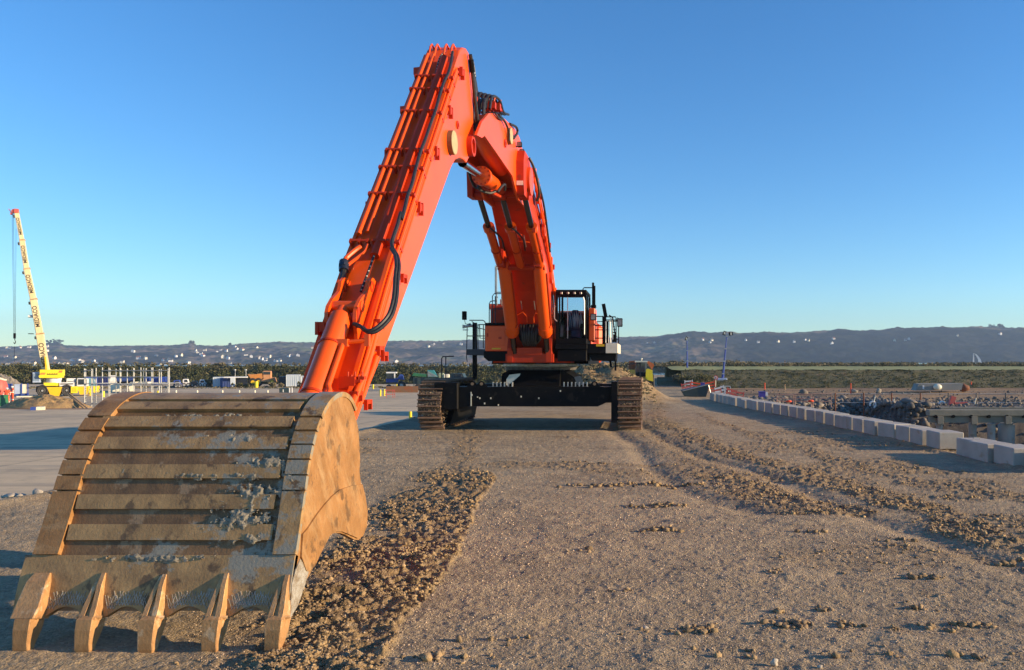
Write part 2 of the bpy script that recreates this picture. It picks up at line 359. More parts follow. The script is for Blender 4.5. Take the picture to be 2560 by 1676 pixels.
# lip plate with scalloped edge
m_ = MB(); nx = 96; nz = 10; vs = []; fs = []
slip = s_of(1388)
for fb, o in ((0,.03),(1,-.05)):
    for i in range(nx+1):
        x = -6.70+(XR+.0+6.70)*i/nx
        j = min(range(5), key=lambda q: abs(TX[q]-x)); d = abs(TX[j]-x)
        lowest = 0.6+2.2*max(0, math.sin(min(1,max(0,(d-.09)/.235))*math.pi/2)) if -6.46 < x < -3.86 else .6
        for k in range(nz+1):
            s = slip+(lowest-slip)*k/nz; p, nn = pat(s); q = p+nn*o; vs.append((x,q.y,q.z))
R_ = (nz+1); T = (nx+1)*R_
for i in range(nx):
    for k in range(nz):
        a = i*R_+k; fs.append((a,a+R_,a+R_+1,a+1)); fs.append((T+a,T+a+1,T+a+R_+1,T+a+R_))
for i in range(nx):
    for k in (0,nz): a = i*R_+k; fs.append((a,a+R_,a+R_+T,a+T))
for k in range(nz):
    for i in (0,nx): a = i*R_+k; fs.append((a,a+1,a+1+T,a+T))
m_.add(vs, fs); lip = obj('lip_plate', m_, M['bk'], bucket)
m_ = MB()                                                   # criss-cross hardfacing beads
for j in range(4):
    for q in range(15):
        x0 = TX[j]+.12+q*.03
        hgt = 1.5+1.6*abs(math.sin(q*1.3+j))*.5
        base_s = 3.0+ (0 if 2<q<13 else -.6)
        for sgn in (1,-1):
            pa, na = pat(base_s); pb, nb = pat(base_s+hgt)
            m_.tube([Vector((x0,0,0))+pa+na*.032, Vector((x0+sgn*.05,0,0))+pb+nb*.032], .0045, 4)
tag(obj('weld_bead', m_, M['hatch'], bucket), kind='stuff')
def loft(mb, secs):                                         # secs: (x, y, z, half width, half thickness) with normal of the lip
    nn = Vector((0,-.95,.31)).normalized(); vs = []; fs = []
    for (x,y,z,w_,h_) in secs:
        c = Vector((x,y,z))
        for a,b in ((-1,-.85),(-.86,-1),(.86,-1),(1,-.85),(1,.9),(.9,1),(-.9,1),(-1,.9)):
            vs.append(c+Vector((a*w_,0,0))+nn*(b*h_))
    n = len(secs)
    for i in range(n-1):
        for k in range(8): fs.append((i*8+k,i*8+(k+1)%8,(i+1)*8+(k+1)%8,(i+1)*8+k))
    fs += [tuple(range(7,-1,-1)), tuple((n-1)*8+k for k in range(8))]; mb.add(vs, fs)
for j, x in enumerate(TX):
    m_ = MB()
    e = [0,.01,-.005,.008,-.01][j]
    if j == 0: loft(m_, [(x,8.235,.74,.085,.035),(x,8.19,.66,.11,.07),(x-.01,8.11,.42,.13,.105),(x-.02,8.06,.31,.125,.115)])
    else:
        loft(m_, [(x+.012,8.235,.73+e,.022,.03),(x+.02,8.19,.62,.026,.065),(x+.038,8.11,.42,.028,.085),(x+.044,8.06,.31,.028,.095)])
        loft(m_, [(x-.012,8.235,.72+e,.022,.025),(x-.03,8.19,.61,.024,.06),(x-.055,8.11,.42,.026,.08),(x-.062,8.06,.31,.026,.09)])
        loft(m_, [(x-.005,8.20,.62,.03,.02),(x-.01,8.12,.45,.05,.05),(x-.01,8.07,.335,.09,.07),(x-.01,8.05,.30,.10,.10)])
    m_.tube([(x-.13,8.03,.335),(x-.05,7.99,.345),(x+.06,7.99,.345),(x+.12,8.03,.335)], .018, 6)
    t_ = obj('tooth_adapter', m_, M['tooth'], bucket, smooth=False)
    m_ = MB(); loft(m_, [(x-.005,8.05,.325,.075,.085),(x-.006,8.045,.30,.088,.105),(x-.012,8.02,.2,.086,.095),(x-.02,7.985,.07,.078,.06),(x-.022,7.975,.015,.080,.045),(x-.025,7.965,-.03,.065,.02)])
    obj('tooth', m_, M['tooth'], bucket, smooth=False)
# clay stuck on the shell
V = []; Fq = []
ico = bmesh.new(); bmesh.ops.create_icosphere(ico, subdivisions=1, radius=1); IV = np.array([v.co[:] for v in ico.verts]); IF = np.array([[v.index for v in f.verts] for f in ico.faces]); ico.free()
ico = bmesh.new(); bmesh.ops.create_icosphere(ico, subdivisions=2, radius=1); IV2 = np.array([v.co[:] for v in ico.verts]); IF2 = np.array([[v.index for v in f.verts] for f in ico.faces]); ico.free()
def rocks(P, R, flat=.7, j=.28, seed=1, IVs=None, IFs=None):
    if IVs is None: IVs, IFs = IV, IF
    r = np.random.default_rng(seed); n = len(P); P = np.asarray(P); R = np.asarray(R)
    v = IVs[None]*(1+r.uniform(-j, j, (n, len(IVs), 1)))
    a = r.uniform(0, 6.283, n); c, s = np.cos(a), np.sin(a)
    v = v*np.stack([r.uniform(.7,1.35,n), r.uniform(.7,1.2,n), np.full(n, flat)*r.uniform(.7,1.3,n)], 1)[:,None,:]
    x = v[...,0]*c[:,None]-v[...,1]*s[:,None]; y = v[...,0]*s[:,None]+v[...,1]*c[:,None]
    v = np.stack([x,y,v[...,2]],-1)*R[:,None,None]+P[:,None,:]
    f = IFs[None]+(np.arange(n)*len(IVs))[:,None,None]
    return v.reshape(-1,3), f.reshape(-1,3)
CL = [(-4.45,1300,.34,30,1.0),(-4.35,1235,.30,18,1.0),(-4.7,1190,.7,7,.8),(-4.25,1160,.25,12,.9),(-4.6,1100,.6,7,.7),(-5.3,1395,.6,6,.7),(-4.3,1345,.3,10,.8),(-3.95,1215,.1,18,.8),(-5.9,1180,.35,6,.55),(-5.2,1042,.5,5,.6)]
def clay_noise(x, s, q): 
    r_ = 0; a_ = 1
    for o_ in range(4): r_ += a_*mnoise.noise(Vector((x*q*2**o_, s*q*.11*2**o_, 3.1+o_))); a_ *= .6
    return r_
from mathutils import noise as mnoise
vs = []; fs = []; idx = {}; spx = {}
gx = np.arange(-6.4, -3.86, .0125); gs = np.arange(slip-1.5, s_of(1030), .085); cs_ = [(cx, s_of(cpy), sx_, abs(s_of(cpy-sp)-s_of(cpy))+.3, st_) for cx,cpy,sx_,sp,st_ in CL]
for j_, s in enumerate(gs):
    p, nn = pat(s)
    for i_, x in enumerate(gx):
        g_ = max(st_*math.exp(-((x-cx)/sx_)**2-((s-sc_)/ss_)**2) for cx,sc_,sx_,ss_,st_ in cs_)
        if g_ < .12: continue
        h_ = g_*1.1-.50+.85*clay_noise(x*1.5, s*.55, 7)
        if h_ > -.05: idx[(i_,j_)] = len(vs); q = p+nn*(.034+.028*min(max(h_,-.05),.9)+.007*clay_noise(x,s,22)); vs.append((x,q.y,q.z))
for (i_,j_),a_ in idx.items():
    c_ = [idx.get(k_) for k_ in ((i_+1,j_),(i_+1,j_+1),(i_,j_+1))]
    if None not in c_: fs.append((a_,*c_))
v = np.array(vs)-np.array(EX.location); f = np.array(fs)
clay = npobj('dried_clay', v, f, mat('dried_grey_clay',(0.19,0.17,0.125),(0.29,0.255,0.19),9,.9,bump=.7,bscale=40,stretch=(1,1,.4)), parent=bucket, smooth=True); tag(clay, kind='stuff')
P_ = []; R_s = []
for (cx, cpy, sx_, sp, cnt) in [(-4.45,1300,.28,26,330),(-4.35,1235,.26,14,170),(-4.7,1190,.5,7,60),(-4.25,1160,.2,9,70),(-4.6,1100,.5,5,50),(-5.3,1395,.5,5,60),(-4.3,1345,.25,8,50),(-3.95,1215,.05,14,30),(-5.9,1180,.3,5,25)]:
    for _ in range(cnt//6):
        x = cx+random.gauss(0, sx_*.55); py = cpy+random.gauss(0, sp*.6)
        if x > -3.86 or x < -6.5 : continue
        s = s_of(py) if _%3==0 else s_of(py); p, nn = pat(s); q = p+nn*(.01+.035*random.random()); P_.append((x,q.y,q.z)); R_s.append(random.uniform(.006,.018))
v, f = rocks(P_, R_s, .8, .5, 5); v = v-np.array(EX.location)
tag(npobj('clay_crumbs', v, f, mat('grey_clay_crumbs',(0.14,0.12,0.09),(0.22,0.185,0.135),5,.9,bump=.4,bscale=30,island=.3), parent=bucket), kind='stuff')
# bucket link behind the shell
m_ = MB()
for x in (-5.55,-4.85): m_.prism([(9.6,2.2),(10.2,2.3),(10.9,2.0),(11.0,1.4),(10.4,1.0),(9.9,1.2)], x-.04, x+.04)
m_.cyl((-5.7,10.75,1.3),(-4.7,10.75,1.3),.13); m_.cyl((-5.7,10.6,1.9),(-4.7,10.6,1.9),.10)
obj('hinge_bracket', m_, M['bk_side'], bucket)
# ---------------- arm (stick)
AX0, AX1 = -5.62, -4.78
Z3 = lambda a, b: (780+a/3.315, 90+b/3.315)
Z4 = lambda a, b: (750+a/2.833, 500+b/2.833)
FL = [(10.75,.75),(12.35,2.40),(14.27,4.86),(15.27,6.0),(19.40,10.72)]   # front line (y, z)
def front(py, off=0.0):
    best = None
    for i in range(len(FL)-1):
        for k in range(201):
            t = k/200; y = FL[i][0]*(1-t)+FL[i+1][0]*t; z = FL[i][1]*(1-t)+FL[i+1][1]*t
            tx, tz = FL[i+1][0]-FL[i][0], FL[i+1][1]-FL[i][1]; l = math.hypot(tx,tz)
            yy = y-tz/l*off; zz = z+tx/l*off
            d = abs(PY0+F*(CAM_H-zz)/yy-py)
            if best is None or d < best[0]: best = (d, yy, zz)
    return best[1], best[2]
def fpt(px, py, off):                                       # a point lying `off` in front of the arm's front face
    y, z = front(py, off); return Vector(((px-PX0)/F*y, y, z))
armpoly = [FL[4], YZ(1150,126,AX1), YZ(1157,119,AX1), YZ(1165,121,AX1), YZ(1171,131,AX1), YZ(1177,150,AX1), YZ(1180,180,AX1), YZ(1182.5,259,AX1), YZ(1184,330,AX1),YZ(1184,366,AX1),YZ(1178,390,AX1),
           YZ(1171,398,AX1), YZ(1167,408,AX1), YZ(1160,400,AX1), YZ(1150,395,AX1), YZ(1139,400,AX1), YZ(1131,413,AX1), YZ(1127,422,AX1), YZ(1077,560,AX1), YZ(1030,690,AX1), YZ(976,839,AX1), YZ(893,1046,AX1), (11.35,.75), (11.0,.55)] + FL[:4]
m_ = MB(); m_.prism(armpoly, AX0, AX1); arm = obj('arm', m_, OR, EX, smooth=False)
bv = arm.modifiers.new('bevel','BEVEL'); bv.width = .03; bv.segments = 2; bv.limit_method = 'ANGLE'; bv.angle_limit = .6
# flange strips standing proud along the front edges
m_ = MB()
def onf(t, x, off):                                          # t: height z on the front line
    for i in range(len(FL)-1):
        if FL[i][1] <= t <= FL[i+1][1] or i == len(FL)-2:
            k = (t-FL[i][1])/(FL[i+1][1]-FL[i][1]); y = FL[i][0]+(FL[i+1][0]-FL[i][0])*k
            tx, tz = FL[i+1][0]-FL[i][0], FL[i+1][1]-FL[i][1]; l = math.hypot(tx,tz)
            return Vector((x, y-tz/l*off, t+tx/l*off))
zs = [.9,1.6,2.4,3.2,4.0,4.86,6.0,7.5,9.0,10.7]
def bar(mb, x0, x1, off0, off1, zz):
    n = len(zz)
    vs = []; fs = []
    for z in zz:
        for x,o in ((x0,off0),(x1,off0),(x1,off1),(x0,off1)): vs.append(onf(z,x,o))
    for i in range(n-1):
        for k in range(4): fs.append((i*4+k,i*4+(k+1)%4,(i+1)*4+(k+1)%4,(i+1)*4+k))
    fs += [(3,2,1,0), tuple((n-1)*4+k for k in range(4))]; mb.add(vs, fs)
bar(m_, AX0-.01, AX0+.05, -.01, .045, zs); bar(m_, AX1-.06, AX1+.012, -.01, .05, zs)
obj('edge_flange', m_, OR, arm)
for (x, r, z0, z1, mt) in ((-5.50,.050,5.35,10.6,RO),(-5.35,.038,5.4,10.6,RO)):
    m_ = MB(); m_.tube([onf(z, x, .11) for z in np.linspace(z0, z1, 12)], r, 10); obj('hydraulic_pipe', m_, OR, arm)
m_ = MB(); m_.tube([onf(z, -5.06, .09) for z in np.linspace(4.9,10.5,12)], .085, 12); obj('hydraulic_pipe', m_, RO, arm)
m_ = MB(); m_.tube([onf(z, AX1+.055, -.02) for z in np.linspace(2.0,10.2,14)], .035, 8); obj('hydraulic_pipe', m_, OR, arm)
m_ = MB(); m_.tube([onf(z, AX1+.05, -.20) for z in np.linspace(1.9,10.2,14)], .032, 8); obj('hydraulic_pipe', m_, OR, arm)
m_ = MB(); m_.tube([onf(z, AX1+.05, -.12) for z in np.linspace(1.9,10.3,14)], .022, 8); obj('hydraulic_pipe', m_, OR, arm)
m_ = MB(); m_.tube([Vector((AX1+.08,*YZ(*Z4(a,b),AX1+.08))) for a,b in ((560,870),(535,960),(500,1090),(455,1230),(400,1370),(350,1500))], .055, 10); obj('hydraulic_pipe', m_, OR, arm)
m_ = MB(); m_.tube([Vector((AX1+.06,*YZ(*Z4(a,b),AX1+.06))) for a,b in ((545,1100),(505,1220),(455,1360),(410,1480),(380,1558))], .045, 10); obj('hydraulic_pipe', m_, OR, arm)
# pipe clamps: front rows and side ones
for py in (203, 235, 292, 389, 432, 499, 617):
    z = front(py)[1]
    m_ = MB()
    p0 = onf(z, 0, 0); tdir = (onf(z+.2,0,0)-p0).normalized(); nrm = (onf(z,0,.1)-p0).normalized()
    R3 = Matrix((Vector((1,0,0)), tdir, nrm)).transposed()
    for x in (-5.585,-5.425,-5.27): m_.box(Vector((x,0,0))+onf(z,0,.075), (.035,.10,.17), R3)
    m_.box(Vector((-5.425,0,0))+onf(z,0,.155), (.36,.05,.02), R3)
    m_.box(Vector((-5.06,0,0))+onf(z,0,.06), (.24,.06,.22), R3)
    m_.box(Vector((AX1+.045,0,0))+onf(z+.05,0,-.06), (.07,.07,.30), R3)
    m_.box(Vector((-4.86,0,0))+onf(z,0,.10), (.12,.05,.14), R3)
    obj('pipe_clamp', m_, RO, arm)
for a,b in ((1215,300),(1115,620),(1000,960),(860,1420)):
    y, z = YZ(*Z3(a,b), AX1); m_ = MB(); m_.box((AX1+.05,y,z),(.12,.20,.14)); m_.box((AX1+.07,y+.13,z-.02),(.10,.05,.26)); m_.box((AX1+.09,y-.1,z-.02),(.08,.05,.22)); obj('pipe_clamp', m_, RO, arm)
for a,b in ((700,540),(530,860),(530,1050),(440,1430),(370,1370),(560,1090)):
    y, z = YZ(*Z4(a,b), AX1); m_ = MB(); m_.box((AX1+.06,y,z),(.13,.20,.07)); m_.box((AX1+.10,y+.1,z-.05),(.06,.035,.17)); m_.box((AX1+.10,y-.1,z-.05),(.06,.035,.17)); obj('pipe_clamp', m_, RO, arm)
for a,b in ((862,300),(752,620),(625,985),(470,1410)):      # brackets sticking out on the far edge
    px, py = Z3(a,b); p = fpt(px, py, -.25); m_ = MB(); m_.prismz([(p.x-.04,p.y-.08),(AX0+.02,p.y-.16),(AX0+.02,p.y+.16),(p.x-.04,p.y+.08)], p.z-.09, p.z+.08); obj('pipe_clamp', m_, RO, arm)
m_ = MB()                                                   # pipe elbows over the nose
for x in (-5.47,-5.33,-5.10,-4.93):
    a = onf(10.6,x,.11); m_.tube([a, a+Vector((0,.12,.25)), a+Vector((0,.26,.36)), a+Vector((0,.45,.34)), a+Vector((0,.62,.10))], .026, 8)
    
obj('pipe_elbow', m_, OR, arm)
# dark hoses
def hose(pts, r, par, mt=None, nm='hose', n=8, sm=5):
    m_ = MB(); m_.tube(cr(pts, sm), r, n); return obj(nm, m_, mt or M['hose'], par)
hz = [fpt(*Z3(a,b), .20) for a,b in ((1165,130),(1150,230),(1128,310),(1095,380),(1060,480),(1035,580),(1010,660),(985,720),(945,840),(900,960),(875,1040),(850,1140),(825,1240),(795,1320),(770,1420),(745,1520))]
hz += [fpt(*Z4(a,b), .22) for a,b in ((715,90),(690,180),(662,260),(650,310),(665,355),(692,400))]
hz += [fpt(*Z4(a,b), .34) for a,b in ((702,470),(694,560),(686,680),(672,760),(645,830),(590,895),(530,935),(480,935),(445,905),(400,893))]
hose(hz, .034, arm)
hose([p+Vector((-.05,0,.03)) for p in hz[20:]], .034, arm)
hz = [fpt(*Z3(a,b), .10) for a,b in ((1105,95),(1060,180),(1030,290),(1012,400),(998,465),(930,600),(870,760),(800,960),(740,1140),(690,1280),(620,1480))]+[fpt(*Z4(a,b), .10) for a,b in ((600,160),(550,320),(490,490),(430,650))]
hose(hz, .022, arm, nm='hose')
m_ = MB(); q = cr(hz, 10)
for i in range(0, len(q)-1, 1):
    if i%2: m_.sph(q[i]+Vector((.012,-.02,.01)), .016, 6, 4)
tag(obj('chain', m_, M['galv'], arm), kind='stuff')
hose([fpt(*Z4(a,b), .15) for a,b in ((312,455),(308,520),(292,600),(270,690),(245,770),(215,860),(190,920))], .055, arm)
hose([fpt(*Z4(a,b), .15) for a,b in ((430,330),(400,350),(355,385),(325,415),(314,455))], .045, arm, OR, 'hydraulic_pipe')
hose([fpt(*Z4(a,b), .13) for a,b in ((480,320),(460,365),(420,400),(360,445),(320,480))], .034, arm, OR, 'hydraulic_pipe')
for (a,b,a2,b2) in ((312,440,310,505),):
    m_ = MB(); m_.cyl(fpt(*Z4(a,b),.15), fpt(*Z4(a2,b2),.15), .085, n=12); m_.cyl(fpt(*Z4(a,b+25),.15), fpt(*Z4(a2,b2-25),.15), .10, n=6); obj('hose_coupling', m_, M['navy'], arm)
# cylinder ears on the arm's front
ZH = lambda a,b: (840+a/5.565, 620+b/5.565)
ear = [(475,415),(505,425),(520,455),(535,470),(560,450),(600,390),(650,300),(690,255),(740,240),(700,420),(640,620),(560,820),(460,1060),(330,1180),(300,1500),(285,1490),(275,1200),(262,1100),(255,1000),(258,900),(275,810),(330,700),(385,640),(412,600),(425,540),(435,460)]
for x0 in (-4.98, -5.46):
    pl = [YZ(*ZH(a,b), -4.95) for a,b in ear]
    m_ = MB(); m_.prism(pl, x0, x0+.06); e_ = obj('cylinder_ear', m_, OR, arm, smooth=False)
    y, z = YZ(*ZH(478,540), -4.95); m_ = MB(); m_.lathe([(0,.05),(.075,.05),(.075,.10),(0,.10)], (x0-.005,y,z), 'x', 16); obj('lifting_eye', m_, RO, e_)
y, z = YZ(*ZH(308,930), -4.92); m_ = MB(); m_.box((-4.915,y,z),(.012,.10,.26)); obj('slot_plate', m_, RO, arm)
ca = Vector((-5.22,13.12,3.80)); cb = Vector((-5.22,11.75,2.2)); d = (cb-ca).normalized()
m_ = MB(); m_.cyl((-5.46,13.22,3.95),(-4.9,13.22,3.95),.10); m_.lathe([(-.18,.02),(-.16,.11),(.0,.13),(.06,.185),(2.9,.185)], ca, d, 28)
bc = obj('bucket_cylinder', m_, OR, arm)
for s_ in (.72, 1.75):
    m_ = MB(); m_.lathe([(-.02,.18),(-.02,.20),(.02,.20),(.02,.18)], ca+d*s_, d, 28); obj('cylinder_band', m_, RO, bc)
m_ = MB(); q0 = ca+d*.72+Vector((.22,-.04,.06)); m_.tube([q0, q0+d*.9, q0+d*1.0+Vector((.05,0,0)), q0+d*1.9], .045, 10); m_.box(q0, (.18,.12,.12)); m_.tube([q0, q0+Vector((.22,.02,.02)), q0+Vector((.36,.05,.04))], .04, 8); m_.box(q0+Vector((.38,.05,.04)), (.08,.08,.2)); obj('hydraulic_pipe', m_, OR, bc)
p = fpt(806, 818, .2); m_ = MB(); m_.box(p, (.14,.16,.16)); m_.box(p+Vector((-.06,0,-.03)), (.05,.2,.22)); m_.tube([p, p+Vector((.32,0,.02))], .03, 8); obj('bracket', m_, RO, arm)
m_ = MB()
for i in range(5): p = fpt(870+9*i, 945+(i%2)*8, .05); m_.box(p, (.09,.10,.05)); m_.tube([p, p+Vector((.0,0,.10))], .015, 6)
m_.box(fpt(868, 957, .06), (.26,.05,.2)); obj('grease_block', m_, RO, arm)
# bosses
def boss(px, py, X, r, th, mt, par, nm='pin_cover', ring=False):
    y, z = YZ(px, py, X); m_ = MB()
    if ring: m_.lathe([(0,r),(th,r),(th,r*.72),(th-.07,r*.70),(th-.07,0.001)], (X,y,z), 'x', 32)
    else: m_.lathe([(0,r),(th-.01,r),(th,r-.01),(th,.001)], (X,y,z), 'x', 32)
    o = obj(nm, m_, mt, par)
    if nm == 'pin_cover': m_ = MB(); m_.lathe([(0,r+.004),(th-.012,r+.004)], (X,y,z), 'x', 32); obj('rim', m_, M['disc_rim'], o if par is not arm or True else par)
    return o
boss(1124, 357, AX1, .285, .13, M['disc'], arm); boss(1171.5, 366, AX1, .27, .14, RO, arm, 'pin_boss', True)
y, z = YZ(1143, 313, AX1); m_ = MB(); m_.lathe([(0,.06),(.03,.06),(.03,.1),(0,.1)], (AX1,y,z), 'x', 16); obj('lifting_eye', m_, RO, arm)
y, z = YZ(1089, 373, AX1); m_ = MB(); m_.lathe([(0,.06),(.03,.06),(.03,.1),(0,.1)], (AX1,y,z), 'x', 16); obj('lifting_eye', m_, RO, arm)
# hoses at the arm's top and across to the boom
for k in range(5):
    x = -4.70-.14*k
    a = Vector((x, *YZ(1180+k, 168+4*k, x))); c_ = Vector((x-.02, *YZ(1222, 285, x)))
    hose([a+Vector((0,-.2,.25)), a, a+Vector((0,.35,-.7)), Vector((x,21.15+.1*k,9.75)), Vector((x,21.35+.08*k,9.55-.08*k)), Vector((x,21.9,9.9)), Vector((x,22.1+.1*k,10.5)), Vector((x,22.8,10.75))], .05, EX)
    m_ = MB(); m_.cyl(a+Vector((0,-.12,.15)), a+Vector((0,.05,-.12)), .07, n=8); obj('hose_coupling', m_, M['galv'] if k%2 else BK, EX)
# ---------------- upper boom
BX0, BX1 = -5.75, -4.52
def bz(px,py,X=BX1): return YZ(px,py,X)
ub = [bz(1192,338),bz(1205,305),bz(1222,284),bz(1240,284),bz(1262,298),bz(1287,322),bz(1299,345),bz(1309,385),bz(1318,420),(29.4,9.7),(28.4,8.7),bz(1296,500),bz(1281,440),bz(1250,395),bz(1212,340),bz(1205,345)]
m_ = MB(); m_.prism(ub, BX1-.07, BX1); ubm = obj('upper_boom', m_, OR, EX, smooth=False)
m_ = MB(); m_.prism(ub, BX0, BX0+.07); obj('web_plate', m_, OR, ubm, smooth=False)
yy = [bz(1222,287),bz(1240,287),bz(1262,301),bz(1287,325),bz(1299,347),bz(1309,387),(29.3,9.7),(28.4,9.0),(27.0,9.35),(25.6,9.75),(24.0,9.85),(22.3,9.75),(21.7,9.75)]
m_ = MB(); m_.prism(yy, BX0+.05, BX1-.05); obj('box_section', m_, OR, ubm, smooth=False)
m_ = MB(); m_.lathe([(0,.22),(.6,.24),(2.6,.30),(4.2,.30),(4.4,.1)], (-5.0,21.8,9.78), Vector((0,.96,-.05)), 20); obj('inner_cylinder', m_, OR, ubm)
boss(1270, 341, BX1, .26, .12, M['disc'], ubm)
y, z = bz(1262,359); m_ = MB(); m_.lathe([(0,.07),(.04,.07),(.04,.13),(0,.13)], (BX1,y,z), 'x', 16); obj('lifting_eye', m_, RO, ubm)
for a,b in ((1290,362),(1296,380)):
    y, z = bz(a,b); m_ = MB(); m_.box((BX1+.12,y,z),(.17,.12,.19),None,.03); m_.tube([(BX1,y+.1,z-.05),(BX1+.1,y,z)],.02,6); wl = obj('work_lamp', m_, BK, ubm); m_ = MB(); m_.box((BX1+.12,y-.065,z),(.13,.01,.14)); obj('lamp_glass', m_, M['steel'], wl)
for k in range(16):
    m_ = MB()
    t = k/15; y = 21.8+3.2*t; z = 10.25+.75*t+.12*random.random(); x = random.uniform(BX0+.15, BX1-.02)
    m_.box((x,y,z+.08),(.16,.2,.2)); m_.cyl((x,y,z+.1),(x+.05,y,z+.32),.035,n=6); obj('valve_block', m_, RO, ubm)
for k in range(7):
    x = BX1-.05-.12*k; hose([(x,22.2,10.3),(x,22.6,10.8+.03*k),(x+.06,23.4,10.95),(x,24.3,10.9),(x,25.2,11.1)], .04, ubm)
hose([(BX1+.05,*bz(1243,288)),(BX1+.08,*bz(1256,305)),(BX1+.1,*bz(1264,330)),(BX1+.08,*bz(1266,352))], .035, ubm)
hose([(BX1+.02,*bz(1273,310)),(BX1+.1,*bz(1283,318)),(BX1+.1,*bz(1286,332)),(BX1+.05,*bz(1280,347))], .04, ubm)
hose([(BX1+.06,*bz(1232,282)),(BX1+.06,*bz(1243,296)),(BX1+.05,*bz(1254,300))], .03, ubm)
# arm cylinder under the upper boom
a = Vector((-5.2,21.55,8.58)); b = Vector((-5.2,27.3,9.12)); d = (b-a).normalized()
m_ = MB(); m_.lathe([(2.45,.12),(2.45,.30),(2.7,.30),(2.7,.235),(5.4,.235),(5.6,.1)], a, d, 28); ac = obj('arm_cylinder', m_, OR, EX)
m_ = MB(); m_.lathe([(0,.13),(2.6,.13)], a, d, 24); obj('piston_rod', m_, M['chrome'], ac)
m_ = MB()
for k in range(12):
    t = 2*math.pi*k/12; u = Vector((1,0,0)); v_ = d.cross(u); c_ = a+d*2.42+(u*math.cos(t)+v_*math.sin(t))*.26; m_.cyl(c_, c_+d*.08, .035, n=6)
obj('flange_bolt', m_, RO, ac)
m_ = MB()
for (px_,py_,px2,py2) in ((1218,470,1250,492),(1205,462,1240,490),(1200,455,1212,478),(1180,440,1200,462)): 
    m_.tube([W(px_,py_,25.5), W((px_+px2)/2,(py_+py2)/2+3,25.8), W(px2,py2,26.2)], .055, 8)
obj('hydraulic_pipe', m_, RO, ac)
for k,(pts) in enumerate([((1180,425),(1190,445),(1196,462),(1203,475)),((1172,430),(1180,455),(1190,470),(1201,470)),((1194,468),(1205,478),(1225,483),(1240,478)),((1244,480),(1255,465),(1262,462),(1262,476))]):
    hose([W(a_,b_,25.0+.2*i) for i,(a_,b_) in enumerate(pts)], .045, ac)
# elbow brackets
m_ = MB()
m_.prism([(26.35,9.9),(26.6,10.3),(27.6,10.3),(28.6,9.5),(28.2,9.0),(27.2,8.75),(26.5,8.75),(26.35,9.1)], -4.52, -4.26)
br = obj('elbow_bracket', m_, RO, EX, smooth=False); m_ = MB(); m_.prism([(26.7,9.6),(27.4,9.7),(27.9,9.3),(27.6,8.8),(26.8,8.75)], -6.30, -6.12); obj('elbow_bracket', m_, RO, EX, smooth=False)
m_ = MB(); m_.cyl((-4.26,27.5,9.45),(-4.16,27.5,9.45),.5,n=32); obj('pin_boss', m_, OR, br)
m_ = MB(); m_.cyl((-4.70,27.0,9.5),(-4.5,27.0,9.5),.62,n=32); obj('pin_boss', m_, RO, br)
m_ = MB(); m_.bx(-4.5,-4.28,26.32,26.345,9.05,9.2); obj('sticker', m_, M['reflect'], br)
m_ = MB(); m_.cyl((-6.25,27.3,9.0),(-4.3,27.3,9.0),.17,n=20); obj('cross_tube', m_, RO, br)
hose([(-4.2,27.2,10.2),(-4.1,27.4,10.0),(-4.0,27.7,9.6),(-3.95,27.9,9.1),(-4.05,28.0,8.85)], .05, EX)
# ---------------- lower boom
lo = [(27.4,10.15),(28.3,10.1),(29.3,9.75),(30.7,9.0),(31.9,8.25),(33.2,7.5),(34.6,6.3),(35.6,4.8),(35.9,3.6),(35.7,3.1),(34.6,3.05),(34.2,3.6),(33.6,4.6),(32.7,6.0),(31.4,7.4),(29.9,8.3),(28.6,8.8),(27.6,9.1)]
m_ = MB(); n_ = len(lo); hw_ = lambda y: float(np.interp(y, [27.4,29.5,31.2,36],[.58,.76,.86,.88]))
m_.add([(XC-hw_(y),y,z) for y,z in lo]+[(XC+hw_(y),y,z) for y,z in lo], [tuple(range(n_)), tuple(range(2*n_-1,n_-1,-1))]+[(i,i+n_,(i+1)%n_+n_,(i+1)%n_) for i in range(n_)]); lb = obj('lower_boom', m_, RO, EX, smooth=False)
bv = lb.modifiers.new('bevel','BEVEL'); bv.width = .04; bv.segments = 2; bv.limit_method = 'ANGLE'; bv.angle_limit = .6
for i in range(1,7):                                        # top-side pipes and clamps seen along the right edge
    y, z = lo[i]; m_ = MB(); m_.box((-4.22,y+.1,z-.12),(.18,.22,.3)); obj('pipe_clamp', m_, OR, lb); m_ = MB(); m_.box((-4.16,y+.5,z-.35),(.14,.1,.22)); obj('pipe_clamp', m_, RO, lb)
for o_ in (0,.16,.3):
    m_ = MB(); m_.tube([(-4.20,y,z-.05-o_) for y,z in lo[1:8]], .045, 8); obj('hydraulic_pipe', m_, OR, lb)
hose([(-4.12,28.6,9.8),(-4.08,30.0,9.2),(-4.08,31.2,8.3),(-4.1,32.2,7.6)], .04, lb)
for (y, z, r) in ((29.6,9.35,.28),(31.2,8.35,.26),(33.6,6.7,.28)):
    m_ = MB(); m_.lathe([(0,r),(.12,r),(.12,r*.6),(.06,r*.5),(.06,.001)], (-4.28,y,z), 'x', 24); obj('pin_boss', m_, OR, lb)
for xx in (-5.42,-4.86):                                    # welded bars on the underside
    m_ = MB(); m_.cyl((xx,30.1,7.95),(xx-.02,30.75,7.6),.02,n=6); m_.cyl((xx-.02,32.9,5.6),(xx,33.1,5.25),.02,n=6); obj('bar_handle', m_, M['steel'], lb)
m_ = MB()
for xx in (-5.2,-5.0): m_.tube([(xx-.25,30.6,7.75),(xx,30.5,7.78),(xx+.3,30.6,7.75)], .018, 6)
